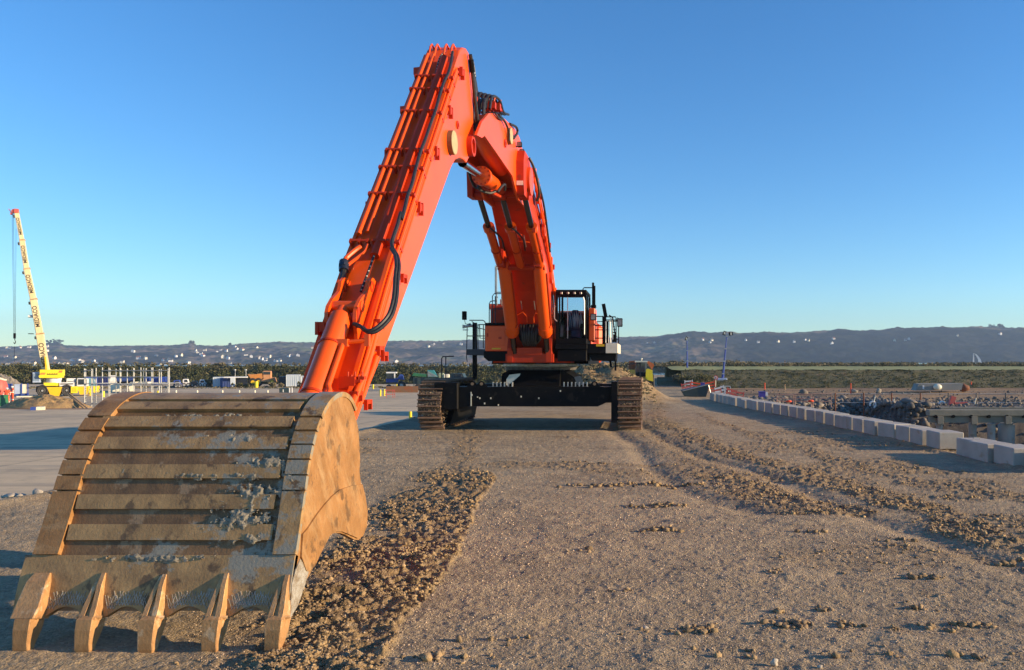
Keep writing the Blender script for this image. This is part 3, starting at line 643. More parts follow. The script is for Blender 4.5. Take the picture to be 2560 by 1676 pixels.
m_.tube([(-5.7,33.25,5.0),(-5.4,33.2,5.15),(-5.25,33.3,4.95),(-5.25,33.4,4.7)],.022,6); m_.tube([(-4.6,33.25,5.0),(-4.85,33.2,5.1),(-4.95,33.3,4.95),(-4.95,33.4,4.7)],.022,6)
obj('hydraulic_pipe', m_, OR, lb)
m_ = MB(); m_.bx(-5.35,-4.95,29.9,30.2,7.85,7.98); obj('cylinder_ear', m_, RO, lb)
m_ = MB(); m_.bx(-6.0,-5.75,30.6,31.3,6.8,7.5); m_.bx(-4.55,-4.3,30.6,31.3,6.8,7.5)
m_.cyl((-6.12,31.35,6.85),(-4.2,31.35,6.85),.12,n=20); obj('cylinder_ear', m_, RO, lb)
# three bridge cylinders
for k, x in enumerate((-5.96,-5.15,-4.36)):
    a = Vector((x,27.15,8.85)); b = Vector((x+.03,31.15,6.78)); d = (b-a).normalized()
    m_ = MB(); m_.lathe([(1.72,.08),(1.72,.215),(1.95,.215),(1.95,.165),(4.25,.165),(4.45,.06)], a, d, 24); c_ = obj('bridge_cylinder', m_, OR, EX)
    m_ = MB(); m_.lathe([(-.05,.10),(1.8,.10)], a, d, 20); obj('piston_rod', m_, M['rod_dark'], c_)
    m_ = MB(); m_.box(a+d*1.85+Vector((.1,-.15,-.1)),(.12,.12,.16)); m_.lathe([(0,.165),(0,.19),(.06,.19),(.06,.165)], a+d*3.2, d, 20); m_.tube([a+d*1.9+Vector((.17,-.1,-.05)), a+d*4.0+Vector((.17,-.1,-.05))], .02, 6); obj('cylinder_fitting', m_, RO, c_)
    if k < 2: hose([a+d*1.75+Vector((.12,-.2,-.1)), a+d*2.1+Vector((.3,-.1,-.1)), a+d*2.6+Vector((.36,0,0)), a+d*3.2+Vector((.3,.2,0))], .035, c_)
    m_ = MB(); m_.lathe([(-.14,.15),(.14,.15)], a, 'x', 16); m_.box(a+Vector((0,0,.1)),(.2,.2,.35)); obj('rod_eye', m_, RO, c_)
# two boom hoist cylinders
for x in (-5.87,-4.43):
    a = Vector((x,31.4,6.95)); b = Vector((x,33.3,4.20)); e = Vector((x,33.95,3.25)); d = (b-a).normalized()
    L_ = (b-a).length
    m_ = MB(); m_.lathe([(-.25,.05),(-.2,.2),(0,.27),(L_-.35,.27),(L_-.35,.30),(L_-.05,.30),(L_+.12,.18),(L_+.12,.1)], a, d, 28); c_ = obj('hoist_cylinder', m_, OR, EX)
    m_ = MB(); m_.cyl(b, e, .12, n=20); obj('piston_rod', m_, M['rod_dark'], c_)
    m_ = MB(); m_.cyl(e+Vector((-.22,0,0)), e+Vector((.22,0,0)), .2, n=20); obj('rod_eye', m_, RO, c_)
    m_ = MB(); m_.tube([a+d*.4+Vector((.28,-.12,0)), b-d*.5+Vector((.28,-.12,0)), b-d*.3+Vector((.2,-.2,0))], .035, 8); obj('hydraulic_pipe', m_, RO, c_)
m_ = MB(); m_.lathe([(0,.001),(0,.40),(.05,.48),(.4,.5)], (XC-.02,33.52,4.18), 'y', 24); hb = obj('dark_cavity_disc', m_, BK, EX)  # black disc standing in for the shade inside the boom foot opening
for k in range(7): hose([(XC-.42+.14*k,33.6,4.62),(XC-.36+.12*k,33.35,4.42-.04*(k%3)),(XC-.3+.1*k,33.3,4.15),(XC-.28+.09*k,33.4,3.85),(XC-.25+.08*k,33.6,3.7)], .05, hb)
# ---------------- revolving frame and house
UF = MB()
for x in (-6.05,-4.35): UF.prism([(33.7,2.98),(33.7,3.6),(34.2,4.6),(36.5,4.9),(36.5,2.98)], x-.12, x+.12)
UF.bx(-6.9,-3.45,34.3,36.6,2.95,3.15); UF.bx(-6.25,-4.15,33.75,34.25,2.98,3.35); UF.bx(-5.75,-4.65,33.7,33.9,3.3,3.62)
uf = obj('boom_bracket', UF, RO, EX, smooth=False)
m_ = MB(); m_.bx(-5.95,-4.45,34.6,36.4,3.15,4.9); obj('frame_recess', m_, BK, EX, smooth=False)  # solid black box put in for the darkness of the frame opening
for k in range(9): hose([(-5.75+.15*k,34.55,4.35),(-5.7+.14*k,34.2,4.2-.05*(k%3)),(-5.55+.1*k,34.1,3.9),(-5.5+.09*k,34.3,3.6),(-5.4+.07*k,34.6,3.4)], .045, EX)
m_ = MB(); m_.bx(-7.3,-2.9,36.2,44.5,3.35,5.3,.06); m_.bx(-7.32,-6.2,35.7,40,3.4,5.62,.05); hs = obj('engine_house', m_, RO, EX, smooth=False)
m_ = MB(); m_.bx(-7.3,-2.8,36,44,2.9,3.34); obj('frame_deck', m_, BK, EX, smooth=False)
m_ = MB(); m_.bx(-7.5,-2.6,44.5,45.9,2.95,5.2,.25); obj('counterweight', m_, OR, EX, smooth=False)
m_ = MB(); m_.bx(-7.55,-6.85,36.5,37.3,5.5,5.75); m_.cyl((-7.0,37,5.5),(-7.0,37,6.0),.12); obj('roof_box', m_, OR, hs)
m_ = MB(); m_.bx(-7.18,-6.12,33.9,35.6,3.47,4.60,.03); tb = obj('tool_locker', m_, OR, EX, smooth=False)
m_ = MB(); m_.bx(-7.18,-6.1,33.88,35.65,4.605,4.72); obj('locker_lid', m_, BK, tb, smooth=False)
m_ = MB(); m_.bx(-7.03,-6.31,33.875,33.90,3.72,4.38,.008); dr = obj('locker_door', m_, OR, tb, smooth=False)
m_ = MB(); m_.bx(-6.58,-6.45,33.86,33.88,4.0,4.1); m_.bx(-7.1,-7.03,33.86,33.9,4.1,4.25); obj('latch', m_, RO, dr)
m_ = MB(); m_.bx(-6.88,-6.50,33.885,33.895,3.55,3.61); obj('warning_label', m_, M['yellowmark'], tb)
m_ = MB(); m_.prismy([(-7.25,3.46),(-6.12,3.46),(-6.12,3.03),(-7.05,3.03),(-7.25,3.2)],33.95,36); obj('frame_deck', m_, BK, EX, smooth=False)
# left walkway with rails and supporting post
def rail(par, paths, r=.022, mt=None, nm='handrail'):
    m_ = MB()
    for p in paths: m_.tube(p, r, 6)
    return obj(nm, m_, mt or M['navy'], par)
m_ = MB(); m_.bx(-8.05,-7.2,34.2,38,3.30,3.56); wk = obj('walkway', m_, M['navy'], EX, smooth=False)
m_ = MB(); m_.bx(-7.85,-7.68,34.4,34.58,.0+2.2,4.75); obj('post', m_, BK, wk, smooth=False)
y = 34.25
rail(wk, [[(-8.05,y,3.0),(-8.08,y,3.2),(-8.05,y,4.62),(-8.0,y,4.68),(-7.9,y,4.7)], [(-7.95,y,4.85),(-7.35,y,4.85),(-7.27,y,4.80),(-7.24,y,4.7),(-7.24,y,3.6)], [(-8.05,y,4.15),(-7.24,y,4.15)],
          [(-7.85,y,4.8),(-7.7,y,4.7),(-7.68,y,3.56)], [(-7.6,y,4.65),(-7.5,y,4.62),(-7.48,y,4.05),(-7.2,y,4.05)], [(-7.57,y,4.65),(-7.57,y,3.56)], [(-7.33,y,4.65),(-7.33,y,3.6)], [(-7.55,y,4.66),(-7.15,y,4.66)],
          [(-8.05,38,3.56),(-8.05,38,4.6),(-8.05,34.25,4.6)], [(-8.05,36,3.56),(-8.05,36,4.6)]])
y = 34.6
rail(wk, [[(-7.14,y,3.6),(-7.14,y,5.62),(-7.08,y,5.72),(-6.95,y,5.74),(-6.8,y,5.74)], [(-7.0,y,4.7),(-7.0,y,5.95),(-6.92,y,6.06),(-6.2,y,6.08)], [(-7.0,y,5.38),(-6.2,y,5.38)], [(-6.32,y,4.7),(-6.32,y,6.05)], [(-6.87,y,4.7),(-6.87,y,5.95),(-6.75,y,5.9)]])
y = 36.5
rail(wk, [[(-7.2,y,5.6),(-7.24,y,7.55)],[(-7.16,y,5.6),(-7.18,y,7.5)],[(-7.24,y,7.55),(-6.95,y+.8,7.4)],[(-6.95,y,5.6),(-6.95,y,7.2),(-6.85,y,7.25),(-6.5,y,7.25)],[(-6.85,y,5.6),(-6.85,y,7.2)],[(-6.75,y,5.6),(-6.75,y,7.15)],[(-7.2,y,6.3),(-6.5,y,6.3)],[(-6.65,y,5.6),(-6.65,y,7.1)]], .02)
m_ = MB(); m_.bx(-7.27,-7.2,y-.02,y+.02,6.2,7.5,.01); obj('reflector_strip', m_, M['galv'], wk)
def mirror(c, w_, h_, arm_pts, par, glassy=False):
    m_ = MB(); m_.box(c, (w_,.09,h_), None, .03); o = obj('mirror', m_, BK, par)
    if glassy: m_ = MB(); m_.box(Vector(c)+Vector((0,-.05,0)), (w_*.7,.01,h_*.75)); obj('mirror_glass', m_, M['steel'], o)
    m_ = MB(); m_.tube(arm_pts, .015, 6); obj('mirror_arm', m_, M['navy'], o)
    return o
mirror((-8.02,33.6,5.02), .2, .38, [(-8.02,33.62,4.85),(-8.0,33.7,4.66),(-7.8,33.9,4.64)], wk)
m_ = MB(); m_.cyl((-8.08,33.9,4.55),(-7.75,33.95,4.6),.06,n=10); m_.box((-8.12,33.85,4.55),(.07,.12,.16)); m_.box((-8.02,33.8,4.40),(.22,.1,.04)); obj('work_lamp', m_, M['galv'], wk)
# cab
CB = MB(); CB.bx(-4.07,-2.70,33.9,36.2,3.78,4.02,.02); CB.bx(-4.07,-2.70,33.9,36.2,6.02,6.18,.03); CB.bx(-4.05,-2.72,33.92,33.98,5.86,6.02)
for (x0,x1) in ((-4.07,-3.98),(-2.80,-2.70)):
    for (y0,y1) in ((33.9,34.0),(36.1,36.2)): CB.bx(x0,x1,y0,y1,4.02,6.02)
CB.bx(-4.06,-3.99,34.95,35.05,4.02,6.02); CB.bx(-2.79,-2.71,34.95,35.05,4.02,6.02); CB.bx(-4.05,-2.72,36.12,36.18,4.02,4.9)
cab = obj('cab', CB, BK, EX, smooth=False)
m_ = MB(); m_.bx(-4.08,-2.68,33.86,36.0,3.55,3.77,.02); m_.bx(-4.0,-2.7,33.95,36,3.02,3.54,.03); obj('cab_base', m_, BK, cab, smooth=False)
gl = bpy.data.materials.new('cab_glass'); gl.use_nodes = True; _t = gl.node_tree; _p = _t.nodes['Principled BSDF']
_p.inputs['Base Color'].default_value = (.75,.84,.92,1); _p.inputs['Roughness'].default_value = .02; _p.inputs['Transmission Weight'].default_value = 1; _p.inputs['IOR'].default_value = 1.12
m_ = MB(); m_.bx(-3.98,-2.80,33.94,33.95,4.03,5.86); obj('windscreen', m_, gl, cab, smooth=False)
m_ = MB(); m_.bx(-4.03,-4.02,34.0,36.1,4.05,6.0); m_.bx(-2.75,-2.74,34.0,36.1,4.05,6.0); m_.bx(-3.98,-2.8,36.14,36.15,4.9,6.0); obj('side_window', m_, gl, cab, smooth=False)
m_ = MB(); m_.bx(-3.70,-3.05,35.2,35.7,4.1,4.45,.06); m_.bx(-3.65,-3.1,35.6,35.8,4.4,5.15,.08); m_.bx(-3.52,-3.22,35.62,35.78,5.15,5.4,.05); m_.bx(-3.78,-3.70,35.0,35.6,4.5,4.6,.03); m_.bx(-3.05,-2.97,35.0,35.6,4.5,4.6,.03); st = obj('seat', m_, M['seat'], cab)
V_ = MB()
for k in range(7): V_.add([(-3.75+.1*random.random()+.1*k,35.4,4.9+.45*random.random()),(-3.7+.1*k,35.35,5.3+.1*random.random()),(-3.6+.1*k,35.45,4.7+.3*random.random()),(-3.62+.09*k,35.3,4.5)], [(0,1,2),(0,2,3)])
obj('plastic_cover', V_, M['plastic'], cab, smooth=False)
V_ = MB()
for k in range(9): x = -3.95+.04*k; V_.add([(x,34.6+.1*(k%2),4.1),(x+.06,34.5,4.35+.2*random.random()),(x+.1,34.6,4.2),(x+.03,34.7,4.7*random.uniform(.98,1.02))],[(0,1,2),(0,2,3)])
obj('plastic_cover', V_, M['plastic'], cab, smooth=False)
m_ = MB(); m_.box((-3.72,34.5,4.5),(.12,.3,.9)); m_.box((-3.6,34.4,4.25),(.3,.3,.3)); m_.box((-2.95,34.5,4.6),(.14,.1,.22)); obj('control_console', m_, BK, cab, smooth=False)
m_ = MB(); m_.bx(-3.98,-2.8,36.10,36.13,5.3,5.36); m_.bx(-3.56,-3.53,33.93,33.96,4.03,5.86); obj('window_bar', m_, M['galv'], cab, smooth=False)
for x in (-3.82,-3.53,-3.25,-2.97): m_ = MB(); m_.bx(x-.05,x+.05,33.87,33.92,5.98,6.08,.01); obj('roof_lamp', m_, M['steel'], cab, smooth=False)
rail(cab, [[(-4.06,33.85,5.45),(-4.12,33.85,5.4),(-4.12,33.85,4.9),(-4.0,33.85,4.78)]], .02, M['galv']); rail(cab, [[(-2.85,33.85,5.85),(-2.8,33.85,5.7),(-2.8,33.85,4.2)]], .02, M['galv'])
rail(cab, [[(-3.0,35.5,6.15),(-3.0,35.5,6.36),(-2.95,35.5,6.42),(-2.45,35.5,6.42)]], .025)
rail(cab, [[(-3.7,35.5,6.15),(-3.7,35.5,6.3)]], .025, nm='aerial')
m_ = MB(); m_.bx(-2.58,-2.48,35.4,35.5,3.9,6.65,.01); m_.bx(-2.48,-2.42,35.4,35.44,4.9,6.5); obj('post', m_, BK, cab, smooth=False)
m_ = MB(); m_.bx(-4.2,-2.66,36.6,37.2,3.4,5.42,.03); obj('rear_cover', m_, OR, EX, smooth=False)
m_ = MB(); m_.bx(-2.70,-2.42,35.0,36.2,3.95,5.45,.03); obj('side_cover', m_, OR, cab, smooth=False)
mirror((-2.42,34.2,5.46), .24, .14, [(-2.42,34.2,5.46),(-2.7,34.1,5.46)], cab)
mirror((-2.42,34.0,4.98), .26, .30, [(-2.42,34.05,5.0),(-2.68,34.1,5.0)], cab, True)
# right walkway
m_ = MB(); m_.bx(-2.68,-1.88,34.1,37.6,3.38,3.80); rw = obj('walkway', m_, BK, EX, smooth=False)
m_ = MB(); m_.bx(-1.875,-1.34,34.08,37.6,3.38,3.82,.01); obj('tread_box', m_, M['cream'], rw, smooth=False)
m_ = MB(); m_.prismy([(-2.68,3.37),(-1.42,3.37),(-1.45,3.02),(-2.5,3.05)],34.3,36); m_.bx(-1.5,-1.42,34.5,34.6,2.6,3.1); m_.cyl((-1.7,34.6,3.05),(-1.66,34.6,2.75),.05); obj('step_bracket', m_, BK, rw, smooth=False)
m_ = MB(); m_.bx(-2.30,-1.93,34.085,34.095,3.68,3.78); obj('warning_label', m_, M['yellowmark'], rw)
y = 34.2
rail(rw, [[(-2.35,y,3.85),(-2.35,y,4.98),(-2.28,y,5.02),(-1.98,y,5.02)],[(-2.35,y,4.62),(-1.9,y,4.62)],[(-2.35,y,4.42),(-1.75,y,4.42)],[(-2.35,y,4.05),(-1.9,y,4.05)],[(-2.35,y+1.2,3.85),(-2.35,y+1.2,4.85),(-1.42,y+1.2,4.87)],
          [(-1.9,y,5.0),(-1.45,y,5.0),(-1.42,y,4.92),(-1.42,y,3.85)],[(-1.95,y,4.86),(-1.42,y,4.86)],[(-1.42,y,4.3),(-1.6,y,4.3)],[(-1.42,y+3,3.85),(-1.42,y+3,4.9),(-1.42,y,4.9)]], .024, BK)
rail(rw, [[(-1.88,y,3.85),(-1.88,y,4.78),(-1.82,y,4.86),(-1.74,y,4.86),(-1.69,y,4.78),(-1.66,y,3.85)],[(-1.7,y,4.95),(-1.6,y,4.9),(-1.57,y,4.0)],[(-1.75,y,3.85),(-1.75,y,4.2)]], .024, M['galv'])
m_ = MB(); m_.box((-1.95,34.6,5.3),(.16,.12,.62),Matrix.Rotation(.14,3,'Y').to_3x3() if False else Matrix.Rotation(-.18,3,'Y')); m_.box((-2.0,35.2,4.45),(.18,.2,1.25)); m_.box((-1.85,35.2,4.35),(.09,.1,1.0)); obj('ladder', m_, BK, rw, smooth=False)
m_ = MB()
for q in range(6): m_.box((-1.6+.03*q,34.8+.25*q,4.75-.14*q),(.12,.05,.03))
m_.tube([(-1.75,34.7,5.1),(-1.6,34.8,5.0),(-1.5,36,4.0)],.03,6); m_.bx(-1.62,-1.48,35,35.3,3.9,4.25); obj('step', m_, BK, rw, smooth=False)
mirror((-1.24,33.9,4.73), .24, .38, [(-1.24,33.95,4.85),(-1.35,34.05,4.95),(-1.42,34.2,4.92)], rw, True)
# slewing ring, undercarriage
m_ = MB(); m_.lathe([(2.62,1.68),(2.74,1.72),(2.76,1.60),(2.80,1.60),(2.80,1.74),(2.88,1.74),(2.88,1.55)], (XC,37,0), 'z', 96)
for k in range(72):
    t = 2*math.pi*k/72; c_ = Vector((XC+1.62*math.cos(t),37+1.62*math.sin(t),2.74)); m_.box(c_, (.05,.05,.10))
obj('slewing_ring', m_, M['steel'], EX)
m_ = MB(); m_.prism([(34.6,1.9),(35.2,2.62),(38.8,2.62),(39.4,1.9)], -6.3, -4.0); m_.prismy([(-6.75,1.88),(-6.7,2.45),(-6.4,2.62),(-3.9,2.62),(-3.4,2.3),(-3.2,1.88)],35.3,38.7)
m_.bx(-9.3,-.75,38.0,39.1,.98,1.9); cbd = obj('carbody', m_, BK, EX, smooth=False)
m_ = MB(); m_.add([(-6.35,34.45,1.95),(-6.35,34.5,2.22),(-6.22,34.5,2.42),(-5.72,34.5,2.48),(-5.75,34.48,2.38),(-6.28,34.45,1.93)],[(0,1,2,3,4,5)]); obj('bare_steel_patch', m_, M['cream'], cbd, smooth=False)
m_ = MB()
m_.prismy([(-8.95,1.0),(-8.2,1.0),(-8.0,1.04),(-2.2,1.04),(-1.75,1.25),(-1.5,1.25),(-1.5,1.9),(-8.6,1.9),(-9.2,2.05),(-9.3,1.6)],33.75,34.9)
m_.bx(-9.35,-8.3,33.6,34.0,.9,2.1,.05); m_.bx(-1.60,-1.30,33.4,34.9,.35,2.13,.03)
beam = obj('cross_beam', m_, BK, EX, smooth=False)
for cx_ in (-7.72,-7.32,-2.35):
    m_ = MB(); pl = [(-.26,0),(-.09,.22),(0,.26),(.09,.22),(.26,0)]
    m_.prismy([(cx_+a,1.9+b) for a,b in pl],33.8,33.86); l_ = obj('lifting_lug', m_, BK, beam, smooth=False)
    m_ = MB(); m_.cyl((cx_,33.79,2.03),(cx_,33.795,2.03),.07,n=14); obj('lug_hole', m_, M['mud'], l_)
for x in [-6.9+.17*i for i in range(6)]+[-3.75+.17*i for i in range(7)]: m_ = MB(); m_.bx(x,x+.045,34.1,34.25,1.9,2.1); obj('hose_stub', m_, M['galv'], beam, smooth=False)
m_ = MB(); m_.bx(-7.78,-7.74,33.735,33.75,1.06,1.68); m_.bx(-7.5,-7.45,33.735,33.75,1.43,1.48)
for (px,py) in ((1180,988),(1199.6,996),(1227,996),(1211.5,1009),(1302.8,992),(1347,996),(1246,1013),(1401,978)):
    X = (px-PX0)/F*33.74; Z = CAM_H+(PY0-py)/F*33.74; m_.box((X,33.74,Z),(.05,.02,.07))
obj('bolt', m_, M['cream'], beam, smooth=False)
# crawler tracks
def track_path(n):
    y0, y1, zc, r = 34.42, 39.3, 1.06, 1.01; per = 2*(y1-y0)+2*math.pi*r; out = []
    for k in range(n):
        s = per*k/n
        if s < (y1-y0): out.append((y0+s, zc-r, 0.0))
        elif s < (y1-y0)+math.pi*r: a = (s-(y1-y0))/r; out.append((y1+r*math.sin(a), zc-r*math.cos(a), a))
        elif s < 2*(y1-y0)+math.pi*r: t = s-(y1-y0)-math.pi*r; out.append((y1-t, zc+r, math.pi))
        else: a = (s-2*(y1-y0)-math.pi*r)/r; out.append((y0-r*math.sin(a), zc+r*math.cos(a), math.pi+a))
    return out
for nm, tx, inner in (('left', -9.50, 1), ('right', -.80, -1)):
    m_ = MB(); m_.bx(tx-.3,tx+.3,34.6,39.1,.35,1.75,.05); m_.cyl((tx-.28,34.42,1.06),(tx+.28,34.42,1.06),.86,n=32); m_.cyl((tx-.28,39.3,1.06),(tx+.28,39.3,1.06),.86,n=32)
    if inner == 1: m_.bx(tx+.3,tx+.62,34.8,38.8,.35,1.35,.08); m_.prism([(34.0,.25),(35.2,1.1),(38.6,1.15),(39.3,.7),(38.9,.3)], tx+.35, tx+.75)
    tr = obj('crawler_track', m_, BK, EX, smooth=False)
    m_ = MB(); m_.lathe([(0,.95),(.06,.95),(.06,.86),(.02,.8),(.02,.3),(.1,.3),(.1,.001)], (tx+inner*.3,34.42,1.06), (inner,0,0), 40); obj('idler_wheel', m_, M['shoe'], tr)
    proto = None
    for (y, z, a) in track_path(34):
        if proto is None:
            m_ = MB(); m_.box((0,0,0),(1.0,.455,.04),None,.01)
            for yy in (-.19,.04): m_.box((0,yy,-.075),(1.04,.035,.13),None,.008)
            m_.box((inner*.25,0,.09),(.12,.3,.14)); m_.box((-inner*.25,0,.09),(.12,.3,.14))
            _o = OFF[EX.name]; OFF[EX.name] = Vector((0,0,0)); proto = obj('track_shoe', m_, M['shoe'], tr, smooth=False); OFF[EX.name] = _o; s_ = proto
            proto.data.materials.append(M['bar'])
            for pg in proto.data.polygons: pg.material_index = 1 if pg.center.z < -.045 else 0
        else: s_ = proto.copy(); COL.objects.link(s_); s_.parent = tr
        s_.location = Vector((tx, y, z))-OFF[EX.name]; s_.rotation_euler = (a, 0, 0)
    P_ = []; R_s = []
    for _ in range(900):
        a = random.uniform(-.9, 1.75); rr = 1.03+random.uniform(-.02,.02); x = tx+random.uniform(-.5,.5)
        yy = 34.42-rr*math.cos(a*.85); zz = 1.06-rr*math.sin(-a*.85)
        P_.append((x,yy,max(zz,.03))); R_s.append(random.uniform(.012,.035))
    for _ in range(160):
        P_.append((tx+inner*random.uniform(.42,.55), 34.0+random.uniform(-.4,.5), random.uniform(.1,2.0))); R_s.append(random.uniform(.02,.05))
    v, f = rocks(P_, R_s, .8, .35, 9); tag(npobj('caked_mud', v-np.array(EX.location), f, M['mud'], parent=tr), kind='stuff')
m_ = MB(); m_.tube([(-9.9,36.9,2.1),(-9.9,36.9,3.15),(-9.85,36.9,3.25),(-9.3,36.9,3.27)],.03,6); m_.tube([(-9.7,36.9,2.1),(-9.7,36.9,3.26)],.03,6); obj('handrail', m_, M['navy'], EX)
m_ = MB(); m_.bx(-.42,-.36,38,38.1,2.1,2.95); m_.bx(-.9,-.36,38,38.05,2.9,2.96); obj('handrail', m_, M['navy'], EX)
# ================================================================ ground
def vnoise(x, y, seed=0):
    xi = np.floor(x).astype(np.int64); yi = np.floor(y).astype(np.int64); fx = x-xi; fy = y-yi
    fx = fx*fx*(3-2*fx); fy = fy*fy*(3-2*fy)
    def h(a, b):
        n = (a*374761393+b*668265263+seed*974634777) & 0xffffffff
        n = ((n ^ (n >> 13))*1274126177) & 0xffffffff; n = (n ^ (n >> 16)) & 0xffffffff
        return n/4294967295.0
    return (h(xi,yi)*(1-fx)+h(xi+1,yi)*fx)*(1-fy)+(h(xi,yi+1)*(1-fx)+h(xi+1,yi+1)*fx)*fy
def fbm(x, y, s, oct=4, seed=0, g=.5):
    t = 0; a = 1; n = 0
    for o in range(oct): t = t+a*vnoise(x/s*2**o+17.3*o, y/s*2**o+9.1*o, seed+o); n += a; a *= g
    return t/n-.5
def sst(x, a, b): t = np.clip((x-a)/(b-a), 0, 1); return t*t*(3-2*t)
STRIPS = [ # (points (y, x), half width, strength)
 ([(36,-8.3),(33,-7.4),(26,-6.4),(20,-5.0),(16,-4.6),(14,-4.3),(11.5,-3.9),(9,-3.75),(7.3,-3.4),(5,-3.1)], .95, 1.0),
 ([(46,-.3),(35,-.2),(31,.4),(28,1.1),(22,1.6),(17.7,2.4),(15.6,3.6)], 1.1, .9),
 ([(60,.6),(40,.4),(30,1.8),(24.4,2.9),(21.3,4.2),(17.2,5.0),(14.1,5.7),(12.5,6.2),(9,7.4)], .8, .9),
 ([(45,3.0),(34,3.9),(27,5.3),(21,6.1),(17,8.2),(12,10.5)], .5, .7)]
def mudmask(X, Y):
    m = np.zeros_like(X)
    for pts, hw, st in STRIPS:
        p = np.array(pts)[::-1]; xc = np.interp(Y, p[:,0], p[:,1]); inside = (Y > p[0,0]-.5)&(Y < p[-1,0]+.3)
        wv = hw*(1+.5*fbm(X*0+3, Y, 2.2, 3, 5)*2)
        if hw == .95: wv = wv*np.interp(Y, [6,12,20,24,36], [.85,1.1,1.1,.55,.8])
        d = np.abs(X-xc+.5*fbm(X, Y, 1.3, 4, 21)*2)/wv
        e = st*(1-sst(d, .45, 1.45))*inside*sst(fbm(X,Y,.9,4,23)+.62-.35*d, .05,.4)
        if hw == .95:                                          # crisp straight right side where the tread pressed it
            dr = (X-xc)/(hw*np.interp(Y,[6,12,20,24],[.85,1.1,1.1,.7])); e = np.where((dr>0)&(Y<21), st*(1-sst(dr+.14*fbm(X,Y,.4,3,24), .95, 1.06))*inside*sst(fbm(X,Y,.9,4,23)+.62, .05,.4), e)
        if hw > .9: e = e*np.interp(Y, [6,20,22,36], [1,1,.55,.6])
        m = np.maximum(m, e)
    for (x0,x1,yy,hh,st) in [(-1.9,1.5,18.8,.13,.8),(-.4,.9,16.0,.13,.75),(.0,.55,13.8,.12,.8),(-1.2,.3,20.9,.12,.5),(.8,2.2,20.4,.5,.6),(-3.8,-2.6,30.5,.5,.5),(.95,1.1,8.75,.1,.5),(2.6,2.9,8.6,.15,.6),(4.3,4.6,8.7,.15,.6),(3.4,3.9,9.9,.1,.5),(2.7,3.0,11.7,.1,.4),(1.4,1.7,12.1,.1,.4)]:
        g = (1-sst(np.abs(Y-yy)/hh, .5, 1.2))*sst(X, x0-.1, x0+.2)*(1-sst(X, x1-.2, x1+.1))*(vnoise(X*3,Y*3,77) > .3)
        m = np.maximum(m, st*g)
    # flat smears dropped in the middle and on the right
    sm = sst(fbm(X*.55,Y,2.0,5,301), .07, .16)*sst(Y,9,14)*sst(X-.12*Y, -2.5, 1.0)*(1-sst(Y,44,60))
    m = np.maximum(m, .6*sm)
    m = np.maximum(m, .6*sst(fbm(X*.6,Y,2.2,5,303), .08,.2)*sst(Y,17,22)*(1-sst(Y,60,70))*(X>-13))
    return m
XB_Y = [15,21.6,22.6,23.6,24.9,25.2,27.1,29.4,30.8,32.8,35,37.7,41.8,46.2,51.5,54.4,59,70,90]
XB_X = [12,10.6,10.0,9.86,9.84,9.9,9.73,9.55,9.1,8.85,8.66,8.3,7.6,6.7,5.9,5.4,4.87,4.2,3.6]
def XB(Y): return np.interp(Y, XB_Y, XB_X)
def xedge(Y): return np.interp(Y, [5,17,25,33,60,170], [-15.5,-13.6,-12.7,-12.3,-12.2,-14])
def hgt(X, Y):
    X = np.asarray(X, float); Y = np.asarray(Y, float)
    z = .05*fbm(X,Y,6,3,1)*sst(Y,5,9)+.03*fbm(X,Y,1.6,3,2)
    near = 1-sst(Y, 25, 50)
    z = z+near*(.026*fbm(X,Y,.22,3,3)+.014*fbm(X,Y,.06,1,4))+.05*np.maximum(fbm(X*.6,Y,.9,4,6)-.12,0)*3*sst(Y,5,8)
    m = mudmask(X,Y); z = z+m**1.6*(.012+.10*np.abs(fbm(X,Y,.34,4,31))+.15*fbm(X,Y,.11,3,33)*near)
    # ruts pressed beside the mud ridges
    for pts, hw, st in STRIPS[1:3]:
        p = np.array(pts)[::-1]; xc = np.interp(Y, p[:,0], p[:,1]); z = z-.07*np.exp(-((X-xc+hw+.45)/.35)**2)*(Y<40)*(Y>p[0,0]-.5)
    # lower apron on the left
    xe = xedge(Y)+.4*fbm(X*0,Y,2.5,2,8)
    lo = 1-sst(X-xe, -1.6, 0)
    zl = np.interp(Y, [0,50,85,170], [-1.0,-1.0,-1.3,-1.35])
    z = z*(1-lo)+lo*zl+.10*np.exp(-((X-xe-.2)/.35)**2)
    # pit behind the concrete blocks
    a = sst(X-XB(Y), 1.6, 3.6)*(1-sst(Y, np.interp(X,[5,10,16,17.5,19],[46,51,53,50.5,50.5]), np.interp(X,[5,10,16,17.5,19],[53,58,61,52,52])))*sst(Y,14,18)
    z = z-a*(2.8-.5*fbm(X,Y,3,3,41))+a*.35*fbm(X,Y,1.0,3,42)
    z = z+.10*np.exp(-((X-XB(Y)+.12)/.22)**2)*(Y>14)*(Y<62)*(.6+1.2*fbm(X,Y,.5,3,44))
    rub = sst(X-XB(Y), 1.4, 2.2)*(1-sst(Y, 60, 75)); z = z+rub*.22*fbm(X,Y,.9,3,43)
    # far right: rough ground
    z = z+sst(Y,50,60)*sst(X-XB(Y),1,4)*(.25*fbm(X,Y,5,3,50)-.15)
    # behind the machine: spoil heap
    hx = (X+3.6)/3.9; hy = (Y-60)/5.0; z = z+2.7*np.exp(-(hx**2+hy**2)**1.4)*(1+.7*fbm(X,Y,1.8,5,60))
    return z
NU, NYr = 1150, 0
us = np.concatenate([np.linspace(-1.5,-.92,30)[:-1], np.linspace(-.92,.56,NU), np.linspace(.56,1.3,40)[1:]])
ys = [3.4]
while ys[-1] < 176: ys.append(ys[-1]+max(.018, .022*(ys[-1]/8)**1.75))
ys = np.array(ys); Yg, Ug = np.meshgrid(ys, us, indexing='ij'); Xg = Ug*Yg
